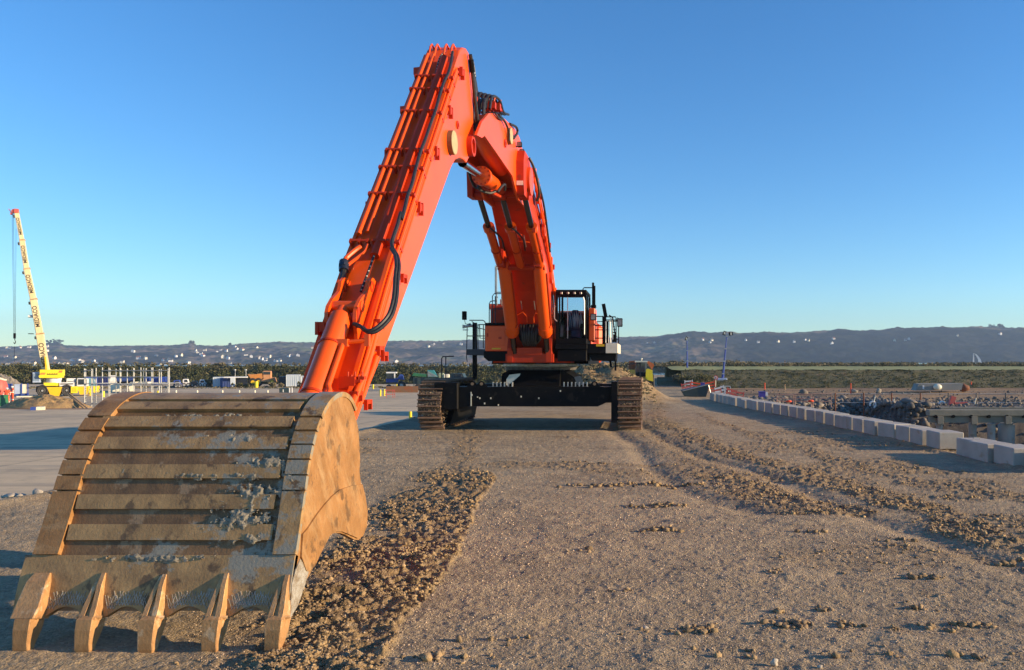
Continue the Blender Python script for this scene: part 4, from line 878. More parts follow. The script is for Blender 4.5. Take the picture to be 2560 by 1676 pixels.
Zg = hgt(Xg, Yg); nr, nc = Xg.shape
V = np.stack([Xg, Yg, Zg], -1).reshape(-1,3)
i0 = (np.arange(nr-1)[:,None]*nc+np.arange(nc-1)[None]).ravel(); FQ = np.stack([i0,i0+1,i0+nc+1,i0+nc],1)
print('ground', nr, nc)
def ground_material():
    m = bpy.data.materials.new('gravel_ground'); m.use_nodes = True; t = m.node_tree; N = t.nodes; L = t.links; p = N['Principled BSDF']; p.inputs['Roughness'].default_value = .92; p.inputs['Specular IOR Level'].default_value = .25
    geo = N.new('ShaderNodeNewGeometry')
    def nz(s, d=6, r=.6):
        n = N.new('ShaderNodeTexNoise'); n.inputs['Scale'].default_value = s; n.inputs['Detail'].default_value = d; n.inputs['Roughness'].default_value = r; L.new(geo.outputs['Position'], n.inputs['Vector']); return n.outputs['Fac']
    def mr(f, lo, hi, a=0, b=1):
        r = N.new('ShaderNodeMapRange'); [setattr(r.inputs[k],'default_value',v) for k,v in ((1,lo),(2,hi),(3,a),(4,b))]; L.new(f, r.inputs[0]); return r.outputs[0]
    def mx(f, a, b, bt='MIX'):
        x = N.new('ShaderNodeMix'); x.data_type='RGBA'; x.blend_type = bt
        L.new(f, x.inputs[0]) if not isinstance(f, float) else setattr(x.inputs[0],'default_value',f)
        for k,s in ((6,a),(7,b)): setattr(x.inputs[k],'default_value',(*s,1)) if isinstance(s,tuple) else L.new(s, x.inputs[k])
        return x.outputs[2]
    def at(n): a = N.new('ShaderNodeAttribute'); a.attribute_name = n; return a.outputs['Fac']
    g = mx(mr(nz(.35), .38,.62), (0.37,0.275,0.16), (0.235,0.178,0.108))
    g = mx(mr(nz(2.2), .45,.7), g, (0.44,0.33,0.19))
    vo = N.new('ShaderNodeTexVoronoi'); vo.inputs['Scale'].default_value = 38; vo.inputs['Randomness'].default_value = 1; L.new(geo.outputs['Position'], vo.inputs['Vector'])
    sep = N.new('ShaderNodeSeparateColor'); L.new(vo.outputs['Color'], sep.inputs[0])
    g = mx(mr(sep.outputs[0], .6, 1, 0, .38), g, (0.66,0.52,0.37)); g = mx(mr(sep.outputs[1], .6, 1, 0, .42), g, (0.13,0.095,0.07))
    mud = mx(mr(nz(3.5), .4,.62), (0.33,0.22,0.10), (0.15,0.10,0.055)); mud = mx(mr(nz(9), .5,.7), mud, (0.38,0.28,0.17))
    c = mx(at('mud'), g, mud)
    pv = mx(mr(nz(.12,4), .4,.6), (0.62,0.475,0.29), (0.50,0.39,0.25)); pv = mx(mr(nz(1.3), .5,.75), pv, (0.40,0.32,0.21))
    mp = N.new('ShaderNodeMapping'); mp.inputs['Scale'].default_value = (.05,1.1,1); L.new(geo.outputs['Position'], mp.inputs[0])
    n2 = N.new('ShaderNodeTexNoise'); n2.inputs['Scale'].default_value = 1.0; n2.inputs['Detail'].default_value = 5; L.new(mp.outputs[0], n2.inputs['Vector'])
    pv = mx(mr(n2.outputs['Fac'], .48,.68,0,.6), pv, (0.30,0.255,0.195))
    sx_ = N.new('ShaderNodeSeparateXYZ'); L.new(geo.outputs['Position'], sx_.inputs[0])
    def cut(sock, per):
        a = N.new('ShaderNodeMath'); a.operation = 'PINGPONG'; a.inputs[1].default_value = per; L.new(sock, a.inputs[0]); return mr(a.outputs[0], .02, .07, .6, 0)
    pv = mx(cut(sx_.outputs[1], 3.1), pv, (0.12,0.10,0.08)); pv = mx(cut(sx_.outputs[0], 3.1), pv, (0.12,0.10,0.08))
    st_ = N.new('ShaderNodeMapping'); st_.inputs['Scale'].default_value = (.35,.9,1); L.new(geo.outputs['Position'], st_.inputs[0]); n3 = N.new('ShaderNodeTexNoise'); n3.inputs['Scale'].default_value = .35; n3.inputs['Detail'].default_value = 7; n3.inputs['Roughness'].default_value = .7; L.new(st_.outputs[0], n3.inputs['Vector'])
    pv = mx(mr(n3.outputs['Fac'], .53,.66,0,.55), pv, (0.22,0.18,0.13))
    c = mx(at('pave'), c, pv)
    rb = mx(mr(nz(1.1), .45,.6), (0.09,0.078,0.068), (0.17,0.145,0.12)); c = mx(at('rubble'), c, rb)
    bw = mx(mr(nz(.25), .4,.6), (0.36,0.225,0.11), (0.25,0.17,0.10))
    mp5 = N.new('ShaderNodeMapping'); mp5.inputs['Scale'].default_value = (.05,.45,1); L.new(geo.outputs['Position'], mp5.inputs[0]); n5 = N.new('ShaderNodeTexNoise'); n5.inputs['Scale'].default_value = 1; n5.inputs['Detail'].default_value = 7; n5.inputs['Roughness'].default_value = .7; L.new(mp5.outputs[0], n5.inputs['Vector'])
    bw = mx(mr(n5.outputs['Fac'], .50,.58,0,.85), bw, (0.075,0.058,0.045)); c = mx(at('field'), c, bw)
    L.new(c, p.inputs['Base Color'])
    b = N.new('ShaderNodeBump'); b.inputs['Distance'].default_value = .038; b.inputs['Strength'].default_value = .9
    pa = N.new('ShaderNodeMath'); pa.operation = 'MULTIPLY_ADD'; L.new(vo.outputs['Distance'], pa.inputs[0]); pa.inputs[1].default_value = -.45; L.new(nz(22, 5, .7), pa.inputs[2])
    iv = mr(at('pave'), 0, 1, 1, .12); ml = N.new('ShaderNodeMath'); ml.operation = 'MULTIPLY'; L.new(pa.outputs[0], ml.inputs[0]); L.new(iv, ml.inputs[1])
    L.new(ml.outputs[0], b.inputs['Height']); L.new(b.outputs[0], p.inputs['Normal'])
    return m
gm = ground_material()
ground = npobj('ground', V, FQ, gm, smooth=True); tag(ground, kind='structure')
xf, yf = V[:,0], V[:,1]
def attr(name, vals):
    a = ground.data.attributes.new(name, 'FLOAT', 'POINT'); a.data.foreach_set('value', np.asarray(vals, np.float32))
attr('mud', np.maximum(mudmask(xf, yf), np.exp(-(((xf+3.6)/4.6)**2+((yf-60)/6)**2)**2))); attr('pave', 1-sst(xf-xedge(yf), -2.1, -1.3)); 
attr('rubble', sst(xf-XB(yf), 1.3, 2.3)*(1-sst(yf, 58, 64))*sst(yf,14,18)); attr('field', sst(yf,58,66)*sst(xf-XB(yf), 0, 2)*(1-sst(yf,88,93)*0))
# surrounding ground outside the detailed sheet
for nm, pts, z in (('field', [(-1.5*3.4,3.4),(-1.5*176,176),(-600,176),(-600,3.4)], -.5), ('field', [(1.3*3.4,3.4),(600,3.4),(600,176),(1.3*176,176)], -.05), ('field', [(-600,-200),(600,-200),(600,3.4),(-600,3.4)], -.05)):
    m_ = MB(); m_.add([(x,y,z) for x,y in pts], [(0,1,2,3)]); o = obj(nm, m_, gm, None, smooth=False); tag(o, kind='structure')
# clods and stones on the gravel: nobody could count them
def scatter(n, region, seed):
    r = np.random.default_rng(seed); u = r.uniform(region[0], region[1], n); iy = r.uniform(1/region[3], 1/region[2], n); y = 1/iy; return u*y, y, r
x, y, r = scatter(1000000, (-.62,.56,5.2,60), 3)
mk = mudmask(x, y); dens = vnoise(x*1.7, y*1.7, 91)
keep = r.random(len(x)) < mk**2*(.03+.28*sst(dens,.3,.7)); x, y, mk = x[keep], y[keep], mk[keep]
big = r.random(len(x))**4; R = (.005+.024*big)*np.clip(y/9, .8, 1.5)
ex = []; 
for (px,py,n_,w_) in [(1740,1577,30,.30),(1760,1572,14,.15),(1945,1567,28,.28),(2000,1562,30,.22),(2120,1564,22,.25),(2370,1566,30,.4),(2440,1560,24,.25),(2030,1332,18,.3),(2335,1447,22,.4),(1935,1432,14,.25),(2062,1527,10,.15),(1950,1528,12,.15),(2520,1402,20,.3),(1585,1582,8,.15),(1660,1327,30,.45),(1640,1268,46,1.0),(1500,1215,40,1.0),(1620,1213,34,.9),(1730,1211,34,.8),(1430,1155,14,.4),(1500,1160,12,.4),(2300,1520,14,.5),(1800,1640,16,.5),(2150,1640,20,.6),(2480,1650,16,.5),(1450,1380,8,.3),(2250,1350,14,.4),(1250,1600,14,.4),(1560,1480,8,.2),(1130,1640,30,.5)]:
    g_ = G(px,py)
    for _ in range(n_): ex.append((g_.x+random.gauss(0,w_*.45), g_.y+random.gauss(0,.05+w_*.06), random.choice((.012,.018,.03,.045))*random.uniform(.7,1.2)*min(1.5,max(1,g_.y/10))))
ex = np.array(ex); x = np.concatenate([x,ex[:,0]]); y = np.concatenate([y,ex[:,1]]); R = np.concatenate([R,ex[:,2]])
v, f = rocks(np.stack([x, y, hgt(x,y)+R*.25],1), R, .72, .62, 12)
print('clods', len(x)); o = npobj('mud_clods', v, f, mat('mud_clods_soil',(0.38,0.26,0.125),(0.19,0.13,0.075),2.2,.95,bump=.8,bscale=50,island=.4)); tag(o, kind='stuff', label='loose clods of yellow brown mud dropped in strips by the tracks', cat='mud clods')
x, y, r = scatter(60000, (-.60,.56,5.0,30), 4); k_ = (x > xedge(y)+.2); x, y = x[k_], y[k_]
R = (.004+.008*r.random(len(x))**3)*np.clip(y/9,.8,1.6)
v, f = rocks(np.stack([x, y, hgt(x,y)+R*.3],1), R, .7, .3, 13)
o = npobj('gravel', v, f, mat('gravel_stone',(0.52,0.39,0.26),(0.30,0.22,0.15),1.2,.9,island=.5)); tag(o, kind='stuff', label='fine pale gravel scattered over the whole road surface', cat='gravel')
n = 26000; r = np.random.default_rng(17); x = r.uniform(7, 48, n); y = r.uniform(22, 66, n)
k_ = (x-XB(y) > 1.5)&(r.random(n) < np.where(y<52, 1, .3)); x, y = x[k_], y[k_]
R = .04+.16*r.random(len(x))**3
v, f = rocks(np.stack([x, y, hgt(x,y)+R*.2],1), R, .75, .3, 14); o = npobj('rubble', v, f, M['darkrock']); tag(o, kind='stuff', label='grey broken rubble lining the pit behind the concrete blocks', cat='rubble')
n = 9000; r = np.random.default_rng(19); x = r.uniform(5,19,n); y = r.uniform(42,64,n); k_ = x-XB(y) > 1.3; x, y = x[k_], y[k_]; R = .06+.26*r.random(len(x))**2.5
v, f = rocks(np.stack([x, y, hgt(x,y)+R*.25],1), R, .8, .35, 24); o = npobj('rubble', v, f, M['darkrock']); tag(o, kind='stuff', label='heaped dark rubble between the block row and the quay beam', cat='rubble')
n = 900; r = np.random.default_rng(18); x = r.uniform(8, 62, n); y = r.uniform(60, 84, n)
v, f = rocks(np.stack([x, y, hgt(x,y)+.05],1), .03+.13*r.random(n)**5, .7, .3, 15); o = npobj('rubble', v, f, M['darkrock']); tag(o, kind='stuff', label='thin scatter of stones on the brown ground before the green bank', cat='rubble')
# boulders
def boulder(px, py, w_px, h_px, z0, label, seed, mt='rock', Y=None):
    Y = Y or F*(CAM_H-z0)/(py-PY0); X = (px-PX0)/F*Y; w_ = w_px/F*Y; h_ = h_px/F*Y
    r_ = np.random.default_rng(seed); d = IV2*(1+r_.uniform(-.2,.2,(len(IV2),1)))
    for _ in range(10):                                      # chop flat facets
        nn = r_.normal(size=3); nn /= np.linalg.norm(nn); s = d@nn; d = d-np.outer(np.maximum(s-.6,0), nn)
    v = d*np.array([w_/2*1.1, w_/2*.9, h_*.62])
    o = npobj('boulder', v, IF2, M[mt]); o.location = (X, Y, z0+h_*.38); tag(o, label, 'boulder', 'loose boulders beyond the blocks' if X>0 else 'stones along the edge of the road')
boulder(2383,1086,42,30,-.6,'pale angular boulder left of the biggest one, behind the concrete blocks',1,Y=30)
boulder(2434,1097,68,38,-.6,'biggest pale boulder with a flat top leaning behind the concrete blocks',2,Y=28.5)
boulder(2332,1078,34,18,-.6,'low pale boulder with a pointed top beside two bigger ones',3,Y=31)
boulder(2150,1050,44,20,-.5,'long bright cream boulder behind the middle of the block row',4,Y=37)
boulder(2200,1058,40,17,-.5,'greyish wedge shaped boulder right of the long bright cream one',5,Y=35)
boulder(2270,1067,56,18,-.6,'dark brown flattened boulder with a sunlit crest behind the blocks',6,Y=33,mt='darkrock')
boulder(2493,1108,34,14,-.5,'small tilted pale slab of rock near the rightmost piles',7,Y=27)
boulder(2520,1112,26,12,-.5,'smallest pale stone beside the last blocks at the right edge',8,Y=26)
boulder(2270,1015,48,22,0,'large dark boulder with one bright corner on the rim of the pit',9,'darkrock',Y=53)
boulder(2410,975,26,20,0,'rounded rust brown boulder right of the grey concrete slab',10,'rust',Y=80)
boulder(2010,984,24,14,0,'dark round boulder with a cream end in front of the bank',11,'darkrock',Y=72)
boulder(2135,984,20,12,0,'small cream stone standing by the left end of the bank foot',12,Y=74)
boulder(2198,985,16,13,0,'narrow tilted pale stone on the brown ground',13,Y=75)
for i,(a,b,c,d) in enumerate([(96,1246,34,26),(140,1242,26,16),(28,1255,44,13),(52,1253,26,14),(10,1262,20,10)]):
    boulder(a,b,c,d,0,['tallest pale pointed stone on the left road edge','rounded pale stone nearest the bucket on the road edge','low wide white stone on the left road edge','flat white stone beside the pointed one on the road edge','smallest stone at the left end of the road edge'][i],30+i,Y=17.0)
for i,(a,b,c,d) in enumerate([(1612,1574,22,10),(1935,1665,20,22),(2050,1672,16,12)]):
    boulder(a,b,c,d,0,['small yellowish stone lying alone on the open gravel','pale splinter of stone at the bottom edge of the road','small rounded yellow stone at the bottom edge of the road'][i],50+i)
# ---------------- concrete blocks
ROW = []
yq = 20.6; 
near = [(21.15,10.75),(22.25,10.28),(23.35,10.02),(24.45,9.98)]
far = []
y_ = 26.55
while y_ < 60.5: far.append((y_, float(XB(y_)))); y_ += 1.22
allb = near+far
bw, bl, bh = .84, 1.03, .57
ordn = lambda k: {1:'first',2:'second',3:'third'}.get(k) or f'{k}th'
for k,(yy_, xx_) in enumerate(allb):
    ang = math.atan2(XB(yy_-.6)-XB(yy_+.6), 1.2) if k >= 4 else .12
    m_ = MB(); m_.box((0,0,0),(bw,bl,bh),None,.028)
    if k % 3 == 0: m_.tube([(-.12,0,bh/2-.01),(-.1,0,bh/2+.05),(.1,0,bh/2+.05),(.12,0,bh/2-.01)], .014, 5)
    o = obj('concrete_block', m_, M['concrete'], None, smooth=False)
    sc = 1+.04*random.uniform(-1,1)
    o.location = (xx_+bw/2+random.uniform(-.05,.05), yy_+bl/2*0, bh/2+float(hgt(xx_,yy_))-.03); o.scale = (sc*(1 if k<12 else random.uniform(.9,1.1)),1,1+.03*random.uniform(-1,1)); o.rotation_euler = (random.uniform(-.012,.012),random.uniform(-.012,.012), ang+random.uniform(-.03,.03))
    tag(o, f'pale grey concrete block, {ordn(k+1)} from the near right end of the long row' if k else 'pale grey concrete block cut by the right edge, nearest of the long row', 'concrete block', 'concrete blocks in a row along the road')
# ---------------- quay beam and piles
Q = root('quay_frame', (21,48,-.2), 'long grey concrete quay beam with notched lower edge over the pit', 'quay')
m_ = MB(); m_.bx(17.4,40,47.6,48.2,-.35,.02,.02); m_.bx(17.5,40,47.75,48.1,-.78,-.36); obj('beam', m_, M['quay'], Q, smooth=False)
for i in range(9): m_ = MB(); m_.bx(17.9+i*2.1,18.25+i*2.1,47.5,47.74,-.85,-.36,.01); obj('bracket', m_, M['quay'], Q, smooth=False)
m_ = MB()
for i in range(20): m_.cyl((17.8+i*1.1,47.55,-.38),(17.8+i*1.1,47.8,-.38),.10,n=10)
obj('notch', m_, M['black'], Q)
for k,(px) in enumerate((2348,2440,2478,2525,2590)):
    X = (px-PX0)/F*48.2; m_ = MB(); m_.cyl((0,0,-2.8),(0,0,0),.20 if k==0 else (.24 if k in (1,2) else .5),n=24); m_.cyl((0,0,0),(0,0,.12),.26 if k<3 else .42,n=8)
    solo_ = obj('pile', m_, M['concrete'], None); solo_.location = (X,48.2+(k%2)*.5,-.98)
    tag(solo_, ['short slim concrete pile at the left end of the quay beam','slim tall concrete pile just left of its twin under the quay beam','slim tall concrete pile just right of its twin under the quay beam','thick round concrete pile under the right part of the quay beam','thick round concrete pile at the extreme right under the quay beam'][k], 'pile', 'concrete piles under the quay beam')
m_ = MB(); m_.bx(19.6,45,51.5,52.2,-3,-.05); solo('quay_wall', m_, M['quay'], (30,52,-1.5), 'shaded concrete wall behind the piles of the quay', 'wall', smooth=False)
# ---------------- banks
def bank(name, x0, x1, yb, yt, zb, zt, depth, colmat, seed, res=.5):
    xs = np.arange(x0, x1+res, res); prof = [(yb-.5,zb-.3)]+[(yb+(yt-yb)*t, zb+(zt-zb)*t) for t in np.linspace(0,1,10)]+[(yt+depth*t, zt) for t in (.02,.25,.5,.75,1)]+[(yt+depth+6, zb-2)]
    vs = np.array([[(x, py_, pz) for (py_,pz) in prof] for x in xs]); n1, n2 = vs.shape[:2]
    nn = fbm(vs[...,0], vs[...,1]*2+vs[...,2]*3, 2.0, 4, seed); vs[...,1] -= nn*1.0; vs[...,2] += nn*.08
    i = (np.arange(n1-1)[:,None]*n2+np.arange(n2-1)).ravel(); o = npobj(name, vs.reshape(-1,3), np.stack([i,i+n2,i+n2+1,i+1],1), colmat, smooth=True); tag(o, kind='structure'); return o
bm = mat('bank_soil', (0.075,0.08,0.03), (0.125,0.105,0.05), 2.5, .95, bump=.8, bscale=6, bdist=.2, c3=(0.20,0.14,0.075), s3=.9, thr3=.6)
gt = mat('bank_top_grass', (0.20,0.23,0.06), (0.26,0.25,0.085), .8, .95)
bank('right_bank', 4.2, 60, 92, 98, -.15, 1.95, 1.2, bm, 71, .35)
bank('bank_end', 1.2, 5.2, 95, 99, -.1, 1.0, 2, bm, 73, .35)
m_ = MB(); vs = []; 
xs = np.arange(3, 62, 1.0); 
V2 = np.array([[(x, y_, 1.98+.012*(y_-98)+.06*math.sin(x*1.7+y_)) for y_ in (98.0,102,107,113,118,126)] for x in xs]); n1, n2 = V2.shape[:2]; i = (np.arange(n1-1)[:,None]*n2+np.arange(n2-1)).ravel()
o = npobj('grass_terrace', V2.reshape(-1,3), np.stack([i,i+n2,i+n2+1,i+1],1), gt, smooth=True); tag(o, kind='structure')
bank('left_bank', -260, -14.5, 150, 157, -1.5, 2.1, 6, bm, 75, .8)
# ---------------- leaf-built vegetation
def leaves(C, Rr, per, size, seed, squash=.7):
    r = np.random.default_rng(seed); C = np.asarray(C); Rr = np.asarray(Rr); n = len(C)*per
    d = r.normal(size=(n,3)); d /= np.linalg.norm(d,axis=1)[:,None]; rad = r.random(n)**.4
    P = np.repeat(C, per, 0)+d*rad[:,None]*np.repeat(Rr, per)[:,None]*np.array([1,1,squash])
    a = r.normal(size=(n,3)); a /= np.linalg.norm(a,axis=1)[:,None]; b = np.cross(a, r.normal(size=(n,3))); b /= np.linalg.norm(b,axis=1)[:,None]
    s = size*r.uniform(.5,1.3,(n,1)); V = np.stack([P-a*s, P+b*s*.6, P+a*s, P-b*s*.6],1).reshape(-1,3)
    return V, np.arange(n*4).reshape(-1,4)
lf_d = mat('scrub_leaves', (0.05,0.065,0.022), (0.115,0.105,0.04), .35, .9, island=.5, c3=(0.17,0.14,0.065), s3=.22, thr3=.56)
lf_b = mat('pale_scrub_leaves', (0.20,0.17,0.10), (0.12,0.11,0.06), .3, .9, island=.5)
r = np.random.default_rng(5)
n = 4300; x = r.uniform(-245,-14.5,n); t = r.random(n); C = np.stack([x, 149.5+t*8-.5, -1.2+3.3*t+.1],1)
v, f = leaves(C, r.uniform(.35,.85,n), 34, .15, 6); o = npobj('scrub', v, f, lf_d); tag(o, 'continuous dark green scrub covering the long bank on the left', 'scrub', kind='stuff')
n = 320; x = r.uniform(-245,-20,n); C = np.stack([x, np.full(n,158.), 2.25+.35*r.random(n)],1)
v, f = leaves(C, r.uniform(.25,.8,n), 36, .16, 16); o = npobj('scrub', v, f, lf_b); tag(o, 'ragged pale tufts along the skyline of the left bank', 'scrub', kind='stuff')
n = 1700; x = r.uniform(4.5,60,n); t = r.random(n); C = np.stack([x, 91.8+t*6.2, -.1+2.1*t],1)
v, f = leaves(C, r.uniform(.06,.15,n), 22, .05, 7); o = npobj('bank_grass', v, f, mat('bank_grass_blades',(0.07,0.078,0.027),(0.13,0.115,0.05),.5,.95,island=.45)); tag(o, 'short dull green growth covering the steep cut bank on the right', 'bank grass', kind='stuff')
n = 1500; x = r.uniform(-6,82,n); C = np.stack([x, r.uniform(122,136,n), 2.25+.45*r.random(n)],1)
hh = .2+.5*np.clip(fbm(x, x*0, 5, 3, 9)+.5,0,1)
v, f = leaves(C, hh, 40, .12, 8, .75); o = npobj('scrub', v, f, lf_b); tag(o, 'band of dry brown scrub behind the grass top of the right bank', 'scrub', kind='stuff')
m_ = MB(); m_.bx(3,84,126,140,-3,2.35); o = obj('scrub_terrace', m_, bm, None, smooth=False); tag(o, kind='structure')
n = 240; x = r.uniform(-7.5,.5,n); y = r.uniform(54,60,n); C = np.stack([x,y,hgt(x,y)+.05],1)
v, f = leaves(C, r.uniform(.08,.3,n), 26, .07, 77, .6); o = npobj('weeds', v, f, lf_b); tag(o, 'thin dry weeds on the brown spoil heap behind the excavator', 'weeds', kind='stuff')
# green bushes growing at the bank's left end and weeds in front of the containers
def bush(px, py, w_px, h_px, Y, z0, label, seed, mt=None, cat='bush', grp='bushes'):
    X = (px-PX0)/F*Y; w_ = w_px/F*Y; h_ = h_px/F*Y; r = np.random.default_rng(seed)
    n = 16; C = np.stack([r.uniform(-w_/2,w_/2,n)*.75, r.uniform(-w_/2,w_/2,n)*.4, r.uniform(.2,.8,n)*h_],1)
    v, f = leaves(C, r.uniform(.2,.34,n)*min(h_,w_)*1.1, 55, .06*Y/90+.03, seed); R0 = root('bush', (X,Y,z0), label, cat, grp)
    npobj('foliage', v, f, mt or lf_d, parent=R0)
    m_ = MB()
    for k in range(4): m_.cyl((X,Y,z0-.1),(X+r.uniform(-.3,.3)*w_,Y,z0+h_*.6),.03,.012,n=5)
    obj('stem', m_, M['wood'], R0)
bush(1722,955,70,34,93,0,'dark green bush at the foot of the right bank, left of the round sign',1)
bush(1765,960,60,38,91,0,'dark green bush touching the pole of the round sign',2)
bush(1700,940,44,26,97,.3,'small brownish bush on the left end of the right bank',3,lf_b)
bush(1690,922,44,22,128,1.9,'round tan bush above the water gap beside the first light mast',4,lf_b)
bush(1832,918,34,24,126,2.0,'tan bush rising behind the grass top, right of the leaning mast',5,lf_b)
bush(520,965,36,22,133,-1.35,'pale weed clump left of the white containers',6,lf_b)
bush(605,966,70,14,128,-1.35,'low weeds in front of the white and blue container',7)
bush(690,965,46,16,128,-1.35,'low weeds before the orange dump truck',8,lf_b)
bush(760,966,44,16,128,-1.35,'low weeds in front of the pale container beside the arm',9)
bush(548,915,30,12,160,1.9,'small yellowish bush on the skyline of the left bank above the container',10,lf_b)
n = 700; r = np.random.default_rng(55); x = r.uniform(-105,-16,n); C = np.stack([x, r.uniform(124,134,n), -1.3+0*x],1)
v, f = leaves(C, r.uniform(.15,.5,n), 24, .12, 19, .5); o = npobj('weeds', v, f, lf_b); tag(o, 'strip of low dry weeds along the far edge of the concrete apron', 'weeds', kind='stuff')
# ---------------- water
wm = bpy.data.materials.new('estuary_water'); wm.use_nodes = True; p = wm.node_tree.nodes['Principled BSDF']; p.inputs['Base Color'].default_value = (0.03,0.07,0.12,1); p.inputs['Roughness'].default_value = .12
nz_ = wm.node_tree.nodes.new('ShaderNodeTexNoise'); nz_.inputs['Scale'].default_value = .6; nz_.inputs['Detail'].default_value = 4; bb = wm.node_tree.nodes.new('ShaderNodeBump'); bb.inputs['Strength'].default_value = .35; bb.inputs['Distance'].default_value = .3
gg = wm.node_tree.nodes.new('ShaderNodeNewGeometry'); wm.node_tree.links.new(gg.outputs['Position'], nz_.inputs['Vector']); wm.node_tree.links.new(nz_.outputs['Fac'], bb.inputs['Height']); wm.node_tree.links.new(bb.outputs[0], p.inputs['Normal'])
m_ = MB(); m_.add([(-5000,165,-4),(5000,165,-4),(5000,4200,-4),(-5000,4200,-4)], [(0,1,2,3)]); o = obj('water', m_, wm, None, smooth=False); tag(o, kind='structure')
m_ = MB(); m_.bx(-6,10.0,176,177,-4.5,-.45); o = solo('mud_wall', m_, M['rust'], (0,176,-1), 'low reddish brown wall along the water beyond the yellow loader', 'wall', smooth=False)
m_ = MB(); m_.bx(-60,60,520,560,-6,-1.5); o = obj('spit', m_, bm, None, smooth=False); tag(o, kind='structure')
n = 420; r = np.random.default_rng(88); x = r.uniform(-55,60,n); C = np.stack([x, r.uniform(519,530,n), -3.5+5.2*r.random(n)],1)
v, f = leaves(C, r.uniform(1.0,2.2,n), 60, .5, 89, .8); o = npobj('scrub', v, f, lf_d); tag(o, 'dark low wood on the spit behind the strip of water', 'scrub', kind='stuff')
# ---------------- hills across the water
RID = [(-400,864),(0,867),(60,865),(85,864),(108,861),(118,857),(150,857),(165,864),(250,866),(330,864),(400,864),(440,862),(475,859),(490,864),(560,865),(600,860),(650,858),(700,854),(780,857),(900,853),(1000,852),(1100,852),(1170,850),(1300,849),(1450,846),(1560,843),(1600,841),(1640,843),(1665,837),(1740,835),(1830,839),(1900,837),(1950,836),(2050,834),(2100,831),(2160,833),(2210,830),(2300,829),(2400,826),(2455,825),(2560,825),(3000,820)]
rp = np.array([a for a,b in RID])*1.0; rh = np.array([b for a,b in RID])*1.0
ug = np.linspace((-420-PX0)/F, (2980-PX0)/F, 760); sg = np.linspace(0,1.25,130)
Sg, Ug2 = np.meshgrid(sg, ug, indexing='ij'); Yh = 1750+850*Sg; Xh = Ug2*Yh
H = CAM_H+(PY0-np.interp(Ug2*F+PX0, rp, rh))/F*2600
rightness = sst(Ug2*F+PX0, 1560, 1750)
prof_l = np.clip(Sg,0,1)**.85; prof_r = sst(np.clip(Sg,0,1), -.15, .80)*.93+np.clip(Sg,0,1)*.07
pr_ = prof_l*(1-rightness)+prof_r*rightness
Zh = -5+(H+5)*pr_-30*np.clip(Sg-1,0,1)
Zh += 16*fbm(Xh,Yh,260,3,80)*np.sin(np.pi*np.clip(Sg,0,1))*(1-.5*rightness)
crown = fbm(Xh,Yh,60,3,81); Zh += (20*crown*(1-.75*sst(Sg,.8,1))+9*np.abs(fbm(Xh,Yh,16,2,82)))*sst(Sg,.0,.06)-2.2
V = np.stack([Xh,Yh,Zh],-1).reshape(-1,3); n1,n2 = Xh.shape; i = (np.arange(n1-1)[:,None]*n2+np.arange(n2-1)).ravel()
hm = bpy.data.materials.new('far_woods'); hm.use_nodes = True; t = hm.node_tree; N = t.nodes; L = t.links; p = N['Principled BSDF']; p.inputs['Roughness'].default_value = 1; p.inputs['Specular IOR Level'].default_value = 0
geo = N.new('ShaderNodeNewGeometry')
def _nz(s, d=5):
    n_ = N.new('ShaderNodeTexNoise'); n_.inputs['Scale'].default_value = s; n_.inputs['Detail'].default_value = d; n_.inputs['Roughness'].default_value = .65; L.new(geo.outputs['Position'], n_.inputs['Vector']); return n_.outputs['Fac']
def _mr(f, lo, hi, a=0, b=1):
    r_ = N.new('ShaderNodeMapRange'); [setattr(r_.inputs[k],'default_value',v_) for k,v_ in ((1,lo),(2,hi),(3,a),(4,b))]; L.new(f, r_.inputs[0]); return r_.outputs[0]
def _mx(f, a, b):
    x_ = N.new('ShaderNodeMix'); x_.data_type='RGBA'; L.new(f, x_.inputs[0])
    for k,s_ in ((6,a),(7,b)): setattr(x_.inputs[k],'default_value',(*s_,1)) if isinstance(s_,tuple) else L.new(s_, x_.inputs[k])
    return x_.outputs[2]
at_ = N.new('ShaderNodeAttribute'); at_.attribute_name = 'dark_woods'
c = _mx(_mr(_nz(.009), .44,.52), (0.165,0.125,0.095), (0.03,0.042,0.035)); c = _mx(_mr(_nz(.045), .47,.58,0,.75), c, (0.22,0.17,0.125)); c = _mx(_mr(_nz(.022), .56,.64), c, (0.03,0.04,0.03)); c = _mx(_mr(_nz(.006,3), .56,.62,0,.6), c, (0.17,0.18,0.09))
c2 = _mx(_mr(_nz(.03), .52,.68), (0.010,0.020,0.022), (0.035,0.038,0.034)); c = _mx(at_.outputs['Fac'], c, c2); L.new(c, p.inputs['Base Color'])
hills = npobj('hills', V, np.stack([i,i+1,i+n2+1,i+n2],1), hm, smooth=False); tag(hills, kind='structure')
a = hills.data.attributes.new('dark_woods','FLOAT','POINT')
eg = rightness*sst(Ug2*F+PX0,1700,1900)*(1-sst(Sg,.60,.76)); eg = np.maximum(eg*(.75+.5*vnoise(Xh/90,Yh/90,4)), (fbm(Xh,Yh,210,3,90)>.13)*.8)  # darker woods on the lower right slope and in scattered patches
a.data.foreach_set('value', np.clip(eg,0,1).astype(np.float32).ravel())
def hz(px, s):
    u = (px-PX0)/F; j = int(np.clip(np.searchsorted(ug, u),0,len(ug)-1)); k = int(np.clip(s/1.25*129,0,129)); return Vector((Xh[k,j],Yh[k,j],Zh[k,j]))
